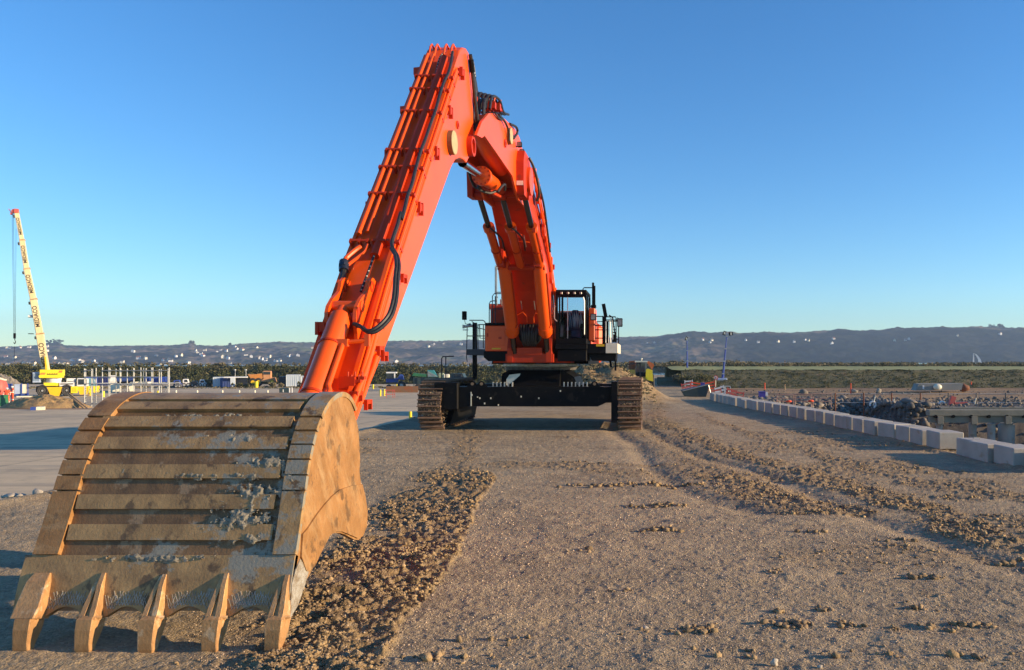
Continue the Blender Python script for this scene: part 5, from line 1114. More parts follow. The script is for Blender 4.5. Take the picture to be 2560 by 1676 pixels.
# houses seen as white specks
hs_px = [(15,868),(22,871),(46,868),(50,869),(72,866),(116,864),(114,876),(14,893),(36,893),(55,916),(16,915),(72,911),(84,907),(124,910),(132,912),(140,911),(148,913),(155,909),(160,914),(166,911),(176,899),(190,912),(194,900),(200,908),(206,905),(131,895),(231,904),(242,907),(305,905),(330,877),(345,896),(360,894),(378,893),(398,909),(388,890),(405,901),(412,912),(420,898),(425,901),(437,890),(452,889),(470,908),(485,875),(490,881),(500,884),(510,874),(503,888),(542,880),(553,892),(568,894),(552,874),(564,876),(587,865),(589,871),(614,889),(628,889),(648,894),(655,896),(664,894),(672,892),(652,899),(660,902),(683,902),(691,902),(696,901),(570,907),(719,889),(744,889),(780,869),(639,868),(604,872),(1001,856),(1068,864),(1078,862),(1106,858),(1082,858),(990,902),(1150,860),(1614,855),(1634,855),(1757,849),(1771,855),(1776,850),(1864,848),(1895,854),(1942,852),(1985,852),(2010,849),(2020,849),(2080,846),(2077,855),(2234,850),(2262,848),(2268,846),(2391,836),(2500,832)]
WALLS = [M['white'], M['cream'], mat('warm_white_render', (0.78,0.76,0.70), None, rough=.8)]  # third wall colour is an even warm white
slate = mat('slate_roof', (0.06,0.065,0.075), None, rough=.8); tile = mat('tile_roof', (0.22,0.09,0.05), None, rough=.8)
hs_px = sorted(hs_px)
for k,(px,py) in enumerate(hs_px):
    best = None
    for s_ in np.linspace(.02,.98,50):
        q = hz(px, s_); yy_ = PY0+F*(CAM_H-q.z)/q.y
        d_ = abs(yy_-(py+3.5))
        if best is None or d_ < best[0]: best = (d_, q)
    q = best[1]; w_ = random.uniform(4.5,9)*(.75 if px>1500 else 1); dd = random.uniform(5,7); hh = random.uniform(2.2,4.2)*(.7 if px>1500 else 1); rh_ = random.uniform(2,3.6); z0 = 1
    wall = MB(); wall.bx(-w_/2,w_/2,-dd/2,dd/2,-6,z0+hh)
    wall.prismy([(-w_/2,z0+hh),(w_/2,z0+hh),(0,z0+hh+rh_)] ,-dd/2,dd/2) if k%2 else wall.prism([(-dd/2,z0+hh),(dd/2,z0+hh),(0,z0+hh+rh_)],-w_/2,w_/2)
    rf = MB()
    if k%2: rf.prismy([(-w_/2-.5,z0+hh-.4),(0,z0+hh+rh_),(0,z0+hh+rh_+.6),(-w_/2-.5,z0+hh+.3)],-dd/2-.3,dd/2+.3); rf.prismy([(w_/2+.5,z0+hh-.4),(0,z0+hh+rh_),(0,z0+hh+rh_+.6),(w_/2+.5,z0+hh+.3)],-dd/2-.3,dd/2+.3)
    else: rf.prism([(-dd/2-.5,z0+hh-.4),(0,z0+hh+rh_),(0,z0+hh+rh_+.6),(-dd/2-.5,z0+hh+.3)],-w_/2-.3,w_/2+.3); rf.prism([(dd/2+.5,z0+hh-.4),(0,z0+hh+rh_),(0,z0+hh+rh_+.6),(dd/2+.5,z0+hh+.3)],-w_/2-.3,w_/2+.3)
    R0 = bpy.data.objects.new('house', None); COL.objects.link(R0); OFF[R0.name] = Vector((0,0,0))
    obj('wall', wall, WALLS[k%3], R0, smooth=False); obj('roof', rf, tile if k%5==0 else slate, R0, smooth=False)
    R0.location = q; R0.rotation_euler = (0,0,random.uniform(-.6,.6)); OFF[R0.name] = Vector((0,0,0))
    tag(R0, f'{"white" if k%3 else "cream"} house with {"red" if k%5==0 else "grey"} roof, {ordn(k+1)} from the left on the far hillside', 'house', 'houses scattered over the far hillside')
# trees that stand up from the ridge
for k,(px,w_px,h_px,lab) in enumerate([(2478,26,12,'broad dark pine on the right ridge, left one of a pair'),(2500,20,11,'narrower dark pine on the right ridge, right one of a pair'),(135,46,6,'dark round topped grove behind the crane boom on the ridge'),(480,14,7,'pale bare round tree alone on the left ridge'),(2108,20,5,'dark tree bump on the ridge right of the leaning mast'),(571,6,5,'small dark pointed tree on the ridge above the containers')]):
    u = (px-PX0)/F; q = hz(px, .985); wd = w_px/F*2600; ht_ = h_px/F*2600+4
    R0 = root('tree', q, lab, 'tree', 'trees standing out on the far ridge'); r = np.random.default_rng(k+100)
    n = 26; ax_ = r.uniform(-.5,.5,n); C = np.stack([ax_*wd*.85, r.uniform(-.4,.4,n)*wd*.5, ht_*r.uniform(0,1,n)*(.95-1.6*ax_**2)],1)
    v, f = leaves(C, np.full(n, min(wd,ht_)*.24), 70, 1.3, k+200, .8); npobj('crown', v, f, mat('ridge_tree_leaves',(0.03,0.04,0.025),(0.05,0.05,0.03),.1,1,island=.3) if k!=3 else lf_b, parent=R0)
    m_ = MB(); m_.cyl((q.x,q.y,q.z-3),(q.x,q.y,q.z+ht_*.6),.9,.5,n=7); m_.cyl((q.x,q.y,q.z+ht_*.3),(q.x+wd*.25,q.y,q.z+ht_*.65),.4,.2,n=6); m_.cyl((q.x,q.y,q.z+ht_*.3),(q.x-wd*.25,q.y,q.z+ht_*.65),.4,.2,n=6); obj('trunk', m_, M['wood'], R0)
# ---------------- air
m_ = MB(); m_.bx(-3200,3200,-300,3400,-6,190); hzm = bpy.data.materials.new('haze_air'); hzm.use_nodes = True; t = hzm.node_tree; t.nodes.clear(); ou = t.nodes.new('ShaderNodeOutputMaterial'); pv_ = t.nodes.new('ShaderNodeVolumePrincipled')
pv_.inputs['Color'].default_value = (0.48,0.68,0.98,1); pv_.inputs['Density'].default_value = 0.00015; pv_.inputs['Anisotropy'].default_value = .1
t.links.new(pv_.outputs[0], ou.inputs['Volume']); hz_o = obj('haze', m_, hzm, None, smooth=False); tag(hz_o, kind='stuff'); hz_o['label'] = 'thin bluish air over the estuary and hills'
# ================================================================ mobile crane on the left
YC = 96.0; ZL = -1.3
def P(px, py, Y=YC): return W(px, py, Y)
def gy(Y): return PY0+F*(CAM_H-ZL)/Y
CR = root('mobile_crane', P(118, 990), 'yellow mobile crane with a tall cream telescopic boom parked at the far left', 'crane')
CR.location.z = ZL; CR.location.x += 1.0; OFF[CR.name] = Vector(CR.location)-Vector((1.0,0,0))
gz = ZL; u = YC/F
def X_(px, Y=YC): return (px-PX0)/F*Y
def Z_(py, Y=YC): return CAM_H+(PY0-py)/F*Y
m_ = MB(); m_.prismy([(X_(75),Z_(968)),(X_(228),Z_(968)),(X_(230),Z_(975)),(X_(205),Z_(988)),(X_(180),Z_(988)),(X_(176),Z_(976)),(X_(135),Z_(974)),(X_(127),Z_(991)),(X_(107),Z_(991)),(X_(99),Z_(972)),(X_(75),Z_(972))], YC, YC+2.4)
obj('chassis', m_, M['yellow'], CR, smooth=False)
m_ = MB(); m_.bx(X_(70),X_(160),YC+.2,YC+2.2,Z_(972),Z_(966)); m_.bx(X_(70),X_(98),YC+.1,YC+2.3,Z_(980),Z_(970)); m_.bx(X_(140),X_(165),YC+.3,YC+2.2,Z_(985),Z_(970)); obj('frame', m_, M['black'], CR, smooth=False)
for px in (86, 147):
    for yy_ in (YC-.05, YC+2.0):
        m_ = MB(); m_.lathe([(0,.001),(0,.35),(.05,.42),(.0,.62),(.08,.72),(.42,.72),(.46,.6),(.46,.001)], (X_(px),yy_,gz+.72), 'y', 24); w_ = obj('wheel', m_, M['rubber'], CR)
        m_ = MB(); m_.lathe([(-.01,.001),(-.02,.12),(.02,.14),(.03,.32),(-.02,.36)], (X_(px),yy_,gz+.72), 'y', 20); obj('rim', m_, M['galv'], w_)
m_ = MB(); m_.bx(X_(172),X_(203),YC+.1,YC+2.2,Z_(968),Z_(947),.08); c_ = obj('driver_cab', m_, M['white'], CR, smooth=False)
m_ = MB(); m_.bx(X_(176),X_(198),YC+.07,YC+.1,Z_(963),Z_(949)); m_.bx(X_(203.3),X_(203.6),YC+.2,YC+2.1,Z_(965),Z_(949)); obj('window', m_, M['glass'], c_)
m_ = MB(); m_.prismy([(X_(200),Z_(967)),(X_(222),Z_(967)),(X_(216),Z_(949)),(X_(200),Z_(947))], YC+.15, YC+2.1); obj('windscreen', m_, mat('crane_tinted_glass',(0.12,0.26,0.34),None,rough=.1), c_, smooth=False)
m_ = MB(); m_.bx(X_(200),X_(228),YC-.03,YC+2.3,Z_(984),Z_(967),.05); m_.bx(X_(206),X_(210),YC-.1,YC,Z_(1000),Z_(984)); obj('bumper', m_, M['lemon'], CR, smooth=False)
m_ = MB(); m_.bx(X_(158),X_(175),YC-.2,YC-.05,Z_(984),Z_(967)); o = obj('side_step', m_, M['lemon'], CR, smooth=False); m_ = MB(); m_.bx(X_(161),X_(172),YC-.22,YC-.2,Z_(981),Z_(970)); obj('step_recess', m_, M['yellow'], o, smooth=False)
m_ = MB(); m_.bx(X_(128),X_(166),YC+.2,YC+2.2,Z_(967),Z_(957)); m_.bx(X_(145),X_(166),YC+.4,YC+2,Z_(957),Z_(947),.05); obj('engine_cover', m_, M['white'], CR, smooth=False)
for k in range(6): pass
m_ = MB(); m_.bx(X_(131),X_(163),YC+.17,YC+.2,Z_(962),Z_(959.5)); m_.bx(X_(148),X_(163),YC+.37,YC+.4,Z_(955),Z_(953.5)); obj('vent_grille', m_, M['black'], CR)
m_ = MB(); m_.bx(X_(96),X_(128),YC+.3,YC+2,Z_(966),Z_(958),.04); m_.bx(X_(89),X_(120),YC+.2,YC+2.1,Z_(965),Z_(957)); obj('outrigger_box', m_, M['lemon'], CR, smooth=False)
m_ = MB(); m_.cyl((X_(112),YC+1.2,Z_(958)),(X_(112),YC+1.2,Z_(945)),1.0,n=24); obj('turntable', m_, M['white'], CR)
m_ = MB(); m_.prismy([(X_(79),Z_(945)),(X_(135),Z_(945)),(X_(135),Z_(941)),(X_(137),Z_(940)),(X_(137),Z_(925)),(X_(80),Z_(924.5)),(X_(80),Z_(938)),(X_(77),Z_(940))], YC-.1, YC+2.4); sp_ = obj('counterweight', m_, M['lemon'], CR, smooth=False)
m_ = MB(); m_.prismy([(X_(93),Z_(924)),(X_(97),Z_(924)),(X_(93),Z_(892)),(X_(90.5),Z_(892))], YC+.2, YC+.9); obj('luffing_cylinder', m_, M['yellow'], CR, smooth=False)
m_ = MB()
for k in range(4): m_.prismy([(X_(81+3.2*k),Z_(937)),(X_(82.6+3.2*k),Z_(937)),(X_(85+3.2*k),Z_(932)),(X_(83.4+3.2*k),Z_(932))], YC-.13, YC-.1)
for k in range(3): m_.prismy([(X_(127+3*k),Z_(932)),(X_(128.6+3*k),Z_(932)),(X_(131+3*k),Z_(927)),(X_(129.4+3*k),Z_(927))], YC-.13, YC-.1)
obj('hazard_stripe', m_, M['redwhite'], sp_, smooth=False)
m_ = MB()
for k in range(9): m_.bx(X_(98+3*k),X_(100+3*k),YC-.13,YC-.1,Z_(937),Z_(934+(k%2)))
obj('lettering', m_, M['ink'], sp_, smooth=False)
m_ = MB(); m_.bx(X_(60),X_(80),YC+.3,YC+1.6,Z_(957),Z_(931),.06); oc = obj('operator_cab', m_, M['lblue'], CR, smooth=False)
m_ = MB(); m_.bx(X_(62),X_(78),YC+.27,YC+.3,Z_(952),Z_(934)); obj('window', m_, mat('crane_window',(0.20,0.27,0.36),None,rough=.08), oc)
m_ = MB(); m_.bx(X_(56.5),X_(59.5),YC+.2,YC+1.6,Z_(960),Z_(931)); obj('door_frame', m_, M['black'], oc, smooth=False)
# telescopic boom
secs = [((113,936),(96,836),17.5),((96,836),(80.5,751),15.5),((80.5,751),(64,677),13.6),((64,677),(53,607),11.8),((53,607),(40,541),9.5)]
def bseg(a, b, wpx, d0, mt, name='boom_section'):
    A = P(a[0],a[1],YC+1.2); B = P(b[0],b[1],YC+1.2); d = (B-A).normalized(); sx = Vector((d.z,0,-d.x)); w_ = wpx*u/2
    m_ = MB(); vs = []
    for Q_ in (A-d*.2, B):
        for sx_, sy_ in ((-1,-1),(1,-1),(1,1),(-1,1)): vs.append(Q_+sx*sx_*w_+Vector((0,sy_*d0,0)))
    m_.add(vs, [(0,1,2,3),(7,6,5,4),(0,4,5,1),(1,5,6,2),(2,6,7,3),(3,7,4,0)])
    return obj(name, m_, mt, CR, smooth=False), A, B, d, sx, w_
for k,(a,b,wp) in enumerate(secs):
    so_, A, B, d, sx, w_ = bseg(a, b, wp, .45-.05*k, M['crane_white'])
    m_ = MB(); ang = math.atan2(d.x, d.z); RM = Matrix.Rotation(ang,3,'Y')
    m_.box(B, (w_*2+.14, .9-.1*k, .16), RM); m_.box(B-sx*(w_+.15)-d*.4, (.32,.3,.35), RM); obj('collar', m_, mat('boom_collar_%d'%k,(0.45,0.22,0.08),(0.5,0.4,0.25),2,.7) if k==0 else bpy.data.materials['boom_collar_0'], so_, smooth=False)
    m_ = MB(); m_.box((A+B)/2-sx*(w_+.02)+Vector((0,-.2,0)), (.10,.3,(B-A).length*.96), RM); obj('side_strip', m_, M['galv'], so_, smooth=False)
    if k < 5:
        tx = bpy.data.curves.new('lettering','FONT'); tx.body = 'MEDiACO'; tx.align_x = 'CENTER'; tx.align_y = 'CENTER'
        tx.size = w_*2*1.0; tx.extrude = .006; tx.offset = .012; tx.space_character = 1.0
        to = bpy.data.objects.new('tmp', tx); COL.objects.link(to); bpy.context.view_layer.update()
        me = bpy.data.meshes.new_from_object(to.evaluated_get(bpy.context.evaluated_depsgraph_get())); bpy.data.objects.remove(to)
        xs_ = [v.co.x for v in me.vertices]; wid = max(xs_)-min(xs_); tgt = (B-A).length*(.60 if k else .58)
        if k == 4: tgt = (B-A).length*.62
        c_ = (A+B)/2 + d*(0 if k else -.1)
        ex = d; ey = -sx; ez = ex.cross(ey)                 # reads upward along the boom
        for v in me.vertices:
            p_ = Vector((v.co.x/wid*tgt, v.co.y, v.co.z)); q_ = c_+ex*p_.x+ey*p_.y; q_.y = YC+1.2-(.45-.05*k)-.012-p_.z; v.co = q_-OFF[CR.name]
        me.materials.append(M['ink']); o = bpy.data.objects.new('lettering', me); COL.objects.link(o); o.parent = so_
tip = P(39,540,YC+1.2)
m_ = MB(); m_.box(tip+Vector((0,0,.15)), (.55,.6,.5)); m_.cyl(tip+Vector((-.35,-.2,.1)), tip+Vector((-.35,.2,.1)), .25, n=16); m_.tube([tip+Vector((-.2,0,0)), tip+Vector((-.7,0,.05)), tip+Vector((-.95,0,.35))], .05, 6); m_.box(tip+Vector((-.6,0,-.2)), (.3,.2,.3)); obj('boom_head', m_, M['redwhite'], CR, smooth=False)
m_ = MB(); 
for dx in (-.07,.07): m_.tube([tip+Vector((-.45+dx,0,0)), P(34,848,YC+1.2)+Vector((dx,0,0))], .022, 5)
m_.tube([P(38,580,YC+1.2), P(36,848,YC+1.2)], .02, 5)
m_.tube([P(34,868,YC+1.2), P(34,906,YC+1.2)], .03, 5); obj('hoist_rope', m_, M['navy'], CR)
m_ = MB(); m_.box(P(34.5,840,YC+1.2), (.30,.3,.5), None, .05); m_.box(P(34.5,846,YC+1.2), (.26,.32,.25)); m_.tube(cr([P(34.5,849,YC+1.2), P(35.5,853,YC+1.2), P(37,857,YC+1.2), P(34.5,861,YC+1.2), P(32.5,857,YC+1.2)],4), .05, 6); obj('hook_block', m_, M['black'], CR, smooth=False)
p_ = P(72,793,YC+1.2); m_ = MB(); m_.cyl(p_+Vector((-.25,0,0)), p_+Vector((.3,0,0)), .18, n=10); obj('boom_lamp', m_, M['white'], CR)
p_ = P(75,836,YC+1.2); m_ = MB(); m_.tube([p_+Vector((-.4,0,0)), p_+Vector((.3,0,0))], .05, 6); obj('bracket', m_, M['black'], CR)
# ================================================================ workers
def person(loc, label, pose, sc=1.0, rot=0):
    me = bpy.data.meshes.new('person'); 
    J = {'pel':(0,0,.95,.15,.12),'ab':(0,0,1.12,.15,.12),'ch':(0,0,1.32,.19,.13),'nk':(0,0,1.49,.07,.07),'hd':(0,.01,1.58,.08,.09),'ht':(0,.0,1.72,.07,.085),
         'hL':(-.10,0,.90,.10,.10),'kL':(-.12+pose[0],.02,.50,.075,.08),'aL':(-.13+pose[0]*1.2,0,.09,.055,.06),'tL':(-.15+pose[0]*1.2,-.16,.04,.05,.04),
         'hR':(.10,0,.90,.10,.10),'kR':(.13+pose[1],.02,.50,.075,.08),'aR':(.15+pose[1]*1.2,0,.09,.055,.06),'tR':(.17+pose[1]*1.2,-.16,.04,.05,.04),
         'sL':(-.19,0,1.42,.08,.08),'eL':(-.28,.02+pose[2]*.3,1.15,.06,.06),'wL':(-.27,-.12+pose[2],.93+abs(pose[2])*.5,.045,.045),
         'sR':(.19,0,1.42,.08,.08),'eR':(.28,.02+pose[3]*.3,1.15,.06,.06),'wR':(.27,-.12+pose[3],.93+abs(pose[3])*.5,.045,.045)}
    for s_, q in (('L','wL'),('R','wR')):
        x,y,z,_,_ = J[q]; sg = -1 if s_=='L' else 1
        J['p'+s_] = (x,y-.03,z-.08,.035,.022)
        for k in range(4): J[f'f{k}{s_}'] = (x+sg*.0+(k-1.5)*.022,y-.05,z-.155+.01*abs(k-1.5),.010,.010)
        J['t'+'h'+s_] = (x-sg*.05,y-.06,z-.10,.011,.011)
    E = [('pel','ab'),('ab','ch'),('ch','nk'),('nk','hd'),('hd','ht'),('pel','hL'),('hL','kL'),('kL','aL'),('aL','tL'),('pel','hR'),('hR','kR'),('kR','aR'),('aR','tR'),('ch','sL'),('sL','eL'),('eL','wL'),('ch','sR'),('sR','eR'),('eR','wR')]
    for s_ in 'LR': E += [('w'+s_,'p'+s_)]+[('p'+s_,f'f{k}{s_}') for k in range(4)]+[('p'+s_,'th'+s_)]
    K = list(J); me.from_pydata([J[k][:3] for k in K], [(K.index(a),K.index(b)) for a,b in E], [])
    o = bpy.data.objects.new('person', me); COL.objects.link(o); md = o.modifiers.new('skin','SKIN'); md.use_smooth_shade = True
    for i,k in enumerate(K): me.skin_vertices[0].data[i].radius = J[k][3:5]; me.skin_vertices[0].data[i].use_root = (k=='pel')
    sb = o.modifiers.new('sub','SUBSURF'); sb.levels = 1; sb.render_levels = 1
    bpy.context.view_layer.update()
    m2 = bpy.data.meshes.new_from_object(o.evaluated_get(bpy.context.evaluated_depsgraph_get())); o.modifiers.clear(); o.data = m2
    m2.materials.clear(); m2.materials.append(M['hivis']); m2.materials.append(M['skin']); m2.materials.append(M['reflect']); m2.materials.append(M['black'])
    for f_ in m2.polygons:
        c = f_.center
        hand = abs(c.x) > .2 and (c-Vector(J['wL'][:3] if c.x<0 else J['wR'][:3])).z < -.03 and c.z < 1.2
        f_.material_index = 1 if (c.z > 1.50 or hand) else (3 if c.z < .13 else (2 if (.30<c.z<.36 or .42<c.z<.47 or 1.08<c.z<1.14 or (1.22<c.z<1.27)) else 0))
        f_.use_smooth = True
    o.location = loc; o.scale = (sc,)*3; o.rotation_euler = (0,0,rot); tag(o, label, 'person', 'workers in orange by the crane'); OFF[o.name] = Vector((0,0,0))
    m_ = MB(); m_.sph((0,.0,1.66),.115,14,8,(1,1.15,.85)); m_.cyl((0,-.02,1.655),(0,-.02,1.665),.15,n=16); h_ = obj('helmet', m_, M['white'], None); h_.parent = o
    m_ = MB(); m_.add([(-.012,-.085,1.60),(.012,-.085,1.60),(0,-.115,1.575),(0,-.085,1.62)],[(0,1,2),(0,2,3),(1,3,2)])
    for e in (-.03,.03): m_.sph((e,-.082,1.625),.012,6,4)
    m_.box((0,-.085,1.548),(.045,.01,.008)); fc = obj('face', m_, M['skin'], None); fc.parent = o
    return o
Yw = 1923*4.3/108; 
def at(px, Y): return (X_(px, Y), Y, ZL)
person(at(17.5,76), 'worker in orange suit with pale reflective bands, nearer of two beside the crane', (.02,.03,-.15,-.1), 1.0, .4)
person(at(30.5,81), 'worker in orange suit and white helmet, farther of two beside the crane', (.04,-.02,-.1,-.2), 1.0, -.5)
# objects next to them
b = root('concrete_mixer', at(-3,77), 'rounded orange mixer with a dusty rim half cut off by the left edge', 'mixer')
m_ = MB(); m_.lathe([(-.9,.35),(-.7,.7),(0,1.0),(.6,.9),(1.05,.55),(1.1,.5),(1.0,.001)], (X_(-5,77),77,.2), Vector((.25,0,1)), 24); obj('drum', m_, M['redwhite'], b)
m_ = MB(); m_.lathe([(0,.55),(.08,.6),(.16,.55)], (X_(-5,77)+.3,77,1.22), Vector((.25,0,1)), 24); obj('rim', m_, M['cream'], b)
m_ = MB(); m_.bx(X_(-5,77)-.6,X_(-5,77)+.5,76.6,77.4,-1.3,-.7); m_.cyl((X_(-5,77),76.5,-.9),(X_(-5,77),77.5,-.9),.35,n=14); obj('stand', m_, M['black'], b, smooth=False)
m_ = MB(); m_.prismz([(X_(-6,73),72.6),(X_(8,73),72.6),(X_(8,73),73.6),(X_(-6,73),73.6)],ZL,ZL+1.15); solo('waste_bin', m_, M['green'], at(1,73), 'dark green bin under the orange mixer at the left edge', 'bin', smooth=False)
b = root('stillage', at(52,84), 'blue framed rack holding pale blue and white panels beside the crane wheel', 'rack')
yy_ = 84
m_ = MB(); m_.bx(X_(36,yy_),X_(54,yy_),yy_,yy_+.5,Z_(985,yy_),Z_(961,yy_)); obj('panel', m_, M['lblue'], b, smooth=False)
m_ = MB(); m_.bx(X_(55.5,yy_),X_(64.5,yy_),yy_,yy_+.5,Z_(984,yy_),Z_(961,yy_)); obj('panel', m_, M['cream'], b, smooth=False)
m_ = MB(); m_.bx(X_(38,yy_),X_(70,yy_),yy_+.1,yy_+1,Z_(989,yy_),Z_(984.5,yy_))
for px in (29,54.5,70): m_.bx(X_(px,yy_)-.05,X_(px,yy_)+.05,yy_-.1,yy_,Z_(999,yy_),Z_(959,yy_))
m_.bx(X_(10,yy_),X_(29,yy_),yy_,yy_+1,Z_(972,yy_),Z_(960,yy_)); obj('frame', m_, M['blue'], b, smooth=False)
m_ = MB(); m_.bx(X_(42,yy_),X_(83,yy_),yy_-.3,yy_-.15,Z_(993.5,yy_),Z_(990.5,yy_)); obj('crossbar', m_, M['cream'], b, smooth=False)
# sand heap and its neighbours
def heap(name, px0, px1, pyb, pyt, Y, z0, mt, label, seed, cat='heap', flat=1.6, dd=.5):
    x0, x1 = X_(px0,Y), X_(px1,Y); hgt_ = (Z_(pyt,Y)-z0); n = 60; gx_, gy_ = np.meshgrid(np.linspace(-1,1,n*2), np.linspace(-1,1,n))
    r_ = np.clip(1-np.abs(gx_)**flat*1.0-np.abs(gy_)**1.6,0,1)**.8; zz = hgt_*r_*(1+.5*fbm(gx_*8+seed,gy_*8,1.2,4,seed)); zz[r_<=0] = -.1
    X = (x0+x1)/2+gx_*(x1-x0)/2; Yy = Y+gy_*(x1-x0)*dd/2; n1,n2 = X.shape; i = (np.arange(n1-1)[:,None]*n2+np.arange(n2-1)).ravel(); c = np.array(((x0+x1)/2,Y,z0))
    o = npobj(name, np.stack([X,Yy,zz+z0],-1).reshape(-1,3)-c, np.stack([i,i+1,i+n2+1,i+n2],1), mt, smooth=True); o.location = c; OFF[o.name] = Vector(c); return tag(o, label, cat)
heap('sand_heap', -5, 235, 1030, 990, 70, ZL, mat('golden_sand',(0.42,0.27,0.11),(0.30,0.19,0.09),1.4,.95,bump=.6,bscale=10,bdist=.1,c3=(0.16,0.11,0.07),s3=1.1,thr3=.6), 'low heap of golden sand in front of the mobile crane', 3, dd=.45)
heap('spoil_heap', -80, 70, 962, 937, 112, ZL, mat('grey_spoil',(0.22,0.19,0.15),(0.27,0.23,0.18),.6,.95,bump=.5,bscale=6), 'smooth grey spoil heap behind the workers at the left edge', 6, dd=.35)
m_ = MB(); m_.bx(-.62,.05,-.35,.45,0,.62); 
b = root('crate', at(94,66), 'low box with a dark left part and a cream right part beside the sand heap', 'crate')
x_ = X_(77,66); m_ = MB(); m_.bx(x_,x_+.48,65.7,66.5,ZL,ZL+.42); obj('dark_half', m_, M['blue'], b, smooth=False)
m_ = MB(); m_.bx(x_+.48,x_+1.2,65.69,66.51,ZL,ZL+.44,.01); obj('cream_half', m_, M['cream'], b, smooth=False)
for k,(a,b_,c,d_) in enumerate([(168,985,215,1028),(173,984,225,1028),(150,990,200,1030)]):
    m_ = MB(); A = P(a,b_,71); B = P(c,d_-2,68.5); v_ = B-A; m_.cyl(A, B, .07, n=4)
    solo('plank', m_, M['wood'], A, ['left one of two long timber planks leaning on the sand heap','right one of two long timber planks leaning on the sand heap','short thin plank lying half buried in the sand heap'][k], 'plank', 'planks on the sand heap', smooth=False)
m_ = MB(); m_.cyl((-58,67.3,ZL+.1),(X_(260,67.3),67.3,ZL+.1),.10,n=10); m_.cyl((-58,67.1,ZL+.08),(X_(235,67.3),67.1,ZL+.08),.05,n=8); solo('long_pipe', m_, M['rust'], (-52,67.2,ZL), 'long rusty red pipe lying on the apron before the sand heap', 'pipe')
# ================================================================ scaffold
SC = root('scaffold', at(318,74), 'open galvanised tube scaffold standing on the apron beyond the bucket', 'scaffold')
rows = [(72.0,[211,229,256,272,300,318,334,352,379,398,423]),(75.5,[214,232,240,275,290,302,335,359,365,382,403,420])]
for Y, xs_ in rows:
    for px in xs_:
        m_ = MB(); m_.cyl((X_(px,Y),Y,ZL),(X_(px,Y),Y,Z_(921+random.uniform(-2,2),Y)),.045,n=8); obj('standard_pole', m_, M['galv'], SC)
    for k,(py,a,b_) in enumerate([(926.5,211,232),(926.5,256,423),(942.5,211,400),(960,211,423),(1008,211,262)]):
        m_ = MB(); m_.cyl((X_(a,Y),Y-.05,Z_(py,Y)),(X_(b_,Y),Y-.05,Z_(py,Y)),.035,n=6); obj('ledger', m_, M['galv'], SC)
for k,(a,b_) in enumerate([(229,256),(300,318),(334,318),(379,398),(398,423),(211,229)]):
    m_ = MB(); m_.cyl((X_(a,73),73,Z_(1005,73)),(X_(b_,73),73,Z_(962,73)),.028,n=6); obj('brace', m_, M['galv'], SC)
for k in range(10):
    px = 215+20*k; m_ = MB(); m_.cyl((X_(px,72),72,Z_(960,72)),(X_(px,72),75.5,Z_(960,72)),.03,n=6); obj('transom', m_, M['galv'], SC)
for (a,b_) in ((300,345),(352,376),(300,332)): 
    m_ = MB(); m_.bx(X_(a,74),X_(b_,74),73.6,74.2,Z_(960,74),Z_(955,74)); obj('deck_board', m_, M['cream'], SC, smooth=False)
# blue things stored behind the scaffold
def boxthing(name, px0, px1, py0, py1, Y, mt, label, cat, grp=None, depth=2.4, extras=None, bev=.03):
    b = root(name, (X_((px0+px1)/2,Y),Y,ZL), label, cat, grp); m_ = MB(); z0 = Z_(py1,Y); z1 = Z_(py0,Y); m_.bx(X_(px0,Y),X_(px1,Y),Y,Y+depth,z0,z1,bev); obj('body', m_, mt, b, smooth=False)
    m_ = MB(); n = max(2,int((X_(px1,Y)-X_(px0,Y))/.35)); 
    for k in range(n+1): x = X_(px0,Y)+(X_(px1,Y)-X_(px0,Y))*k/n; m_.bx(x-.05,x+.05,Y-.05,Y+.02,z0+.08,z1-.08)
    obj('corrugation', m_, mt, b, smooth=False)
    m_ = MB(); m_.bx(X_(px0,Y)-.04,X_(px1,Y)+.04,Y-.06,Y+depth+.05,z1-.08,z1+.05); m_.bx(X_(px0,Y)-.04,X_(px1,Y)+.04,Y-.06,Y+.1,z0-.02,z0+.1); obj('frame_rail', m_, mt if extras is None else extras, b, smooth=False); return b
boxthing('storage_container', 213,240,944,966,118,M['blue'],'violet blue container farthest left behind the scaffold','container','blue containers behind the scaffold')
boxthing('storage_container', 243,268,944,964,121,mat('dark_blue_paint',(0.015,0.02,0.14),(0.02,0.03,0.1),2,.5),'dark navy container second from left behind the scaffold','container','blue containers behind the scaffold')
boxthing('storage_container', 362,373,944,955,110,M['blue'],'small dark blue box between the scaffold poles','container','blue containers behind the scaffold')
boxthing('storage_container', 384,398,944,962,108,M['blue'],'bright blue box with white base inside the right bays of the scaffold','container','blue containers behind the scaffold')
boxthing('storage_container', 404,421,944,955,106,M['blue'],'bright blue box farthest right behind the scaffold','container','blue containers behind the scaffold')
b = root('pipe_stack', at(310,112), 'large dark blue pipe lying on cream supports behind the scaffold', 'pipe'); m_ = MB(); m_.cyl((X_(290,112),112,Z_(950,112)),(X_(335,112),112,Z_(950,112)),.34,n=16); obj('pipe', m_, mat('navy_pipe',(0.03,0.06,0.20),(0.02,0.04,0.14),2,.5), b)
m_ = MB(); m_.bx(X_(274,112),X_(300,112),111.5,112.5,ZL,Z_(955,112)); m_.bx(X_(323,112),X_(332,112),111.5,112.5,ZL,Z_(955,112)); obj('support', m_, M['cream'], b, smooth=False)
m_ = MB(); m_.bx(X_(293,114),X_(306,114),114,116,ZL,Z_(939,114)); obj('white_box', m_, M['white'], b, smooth=False)
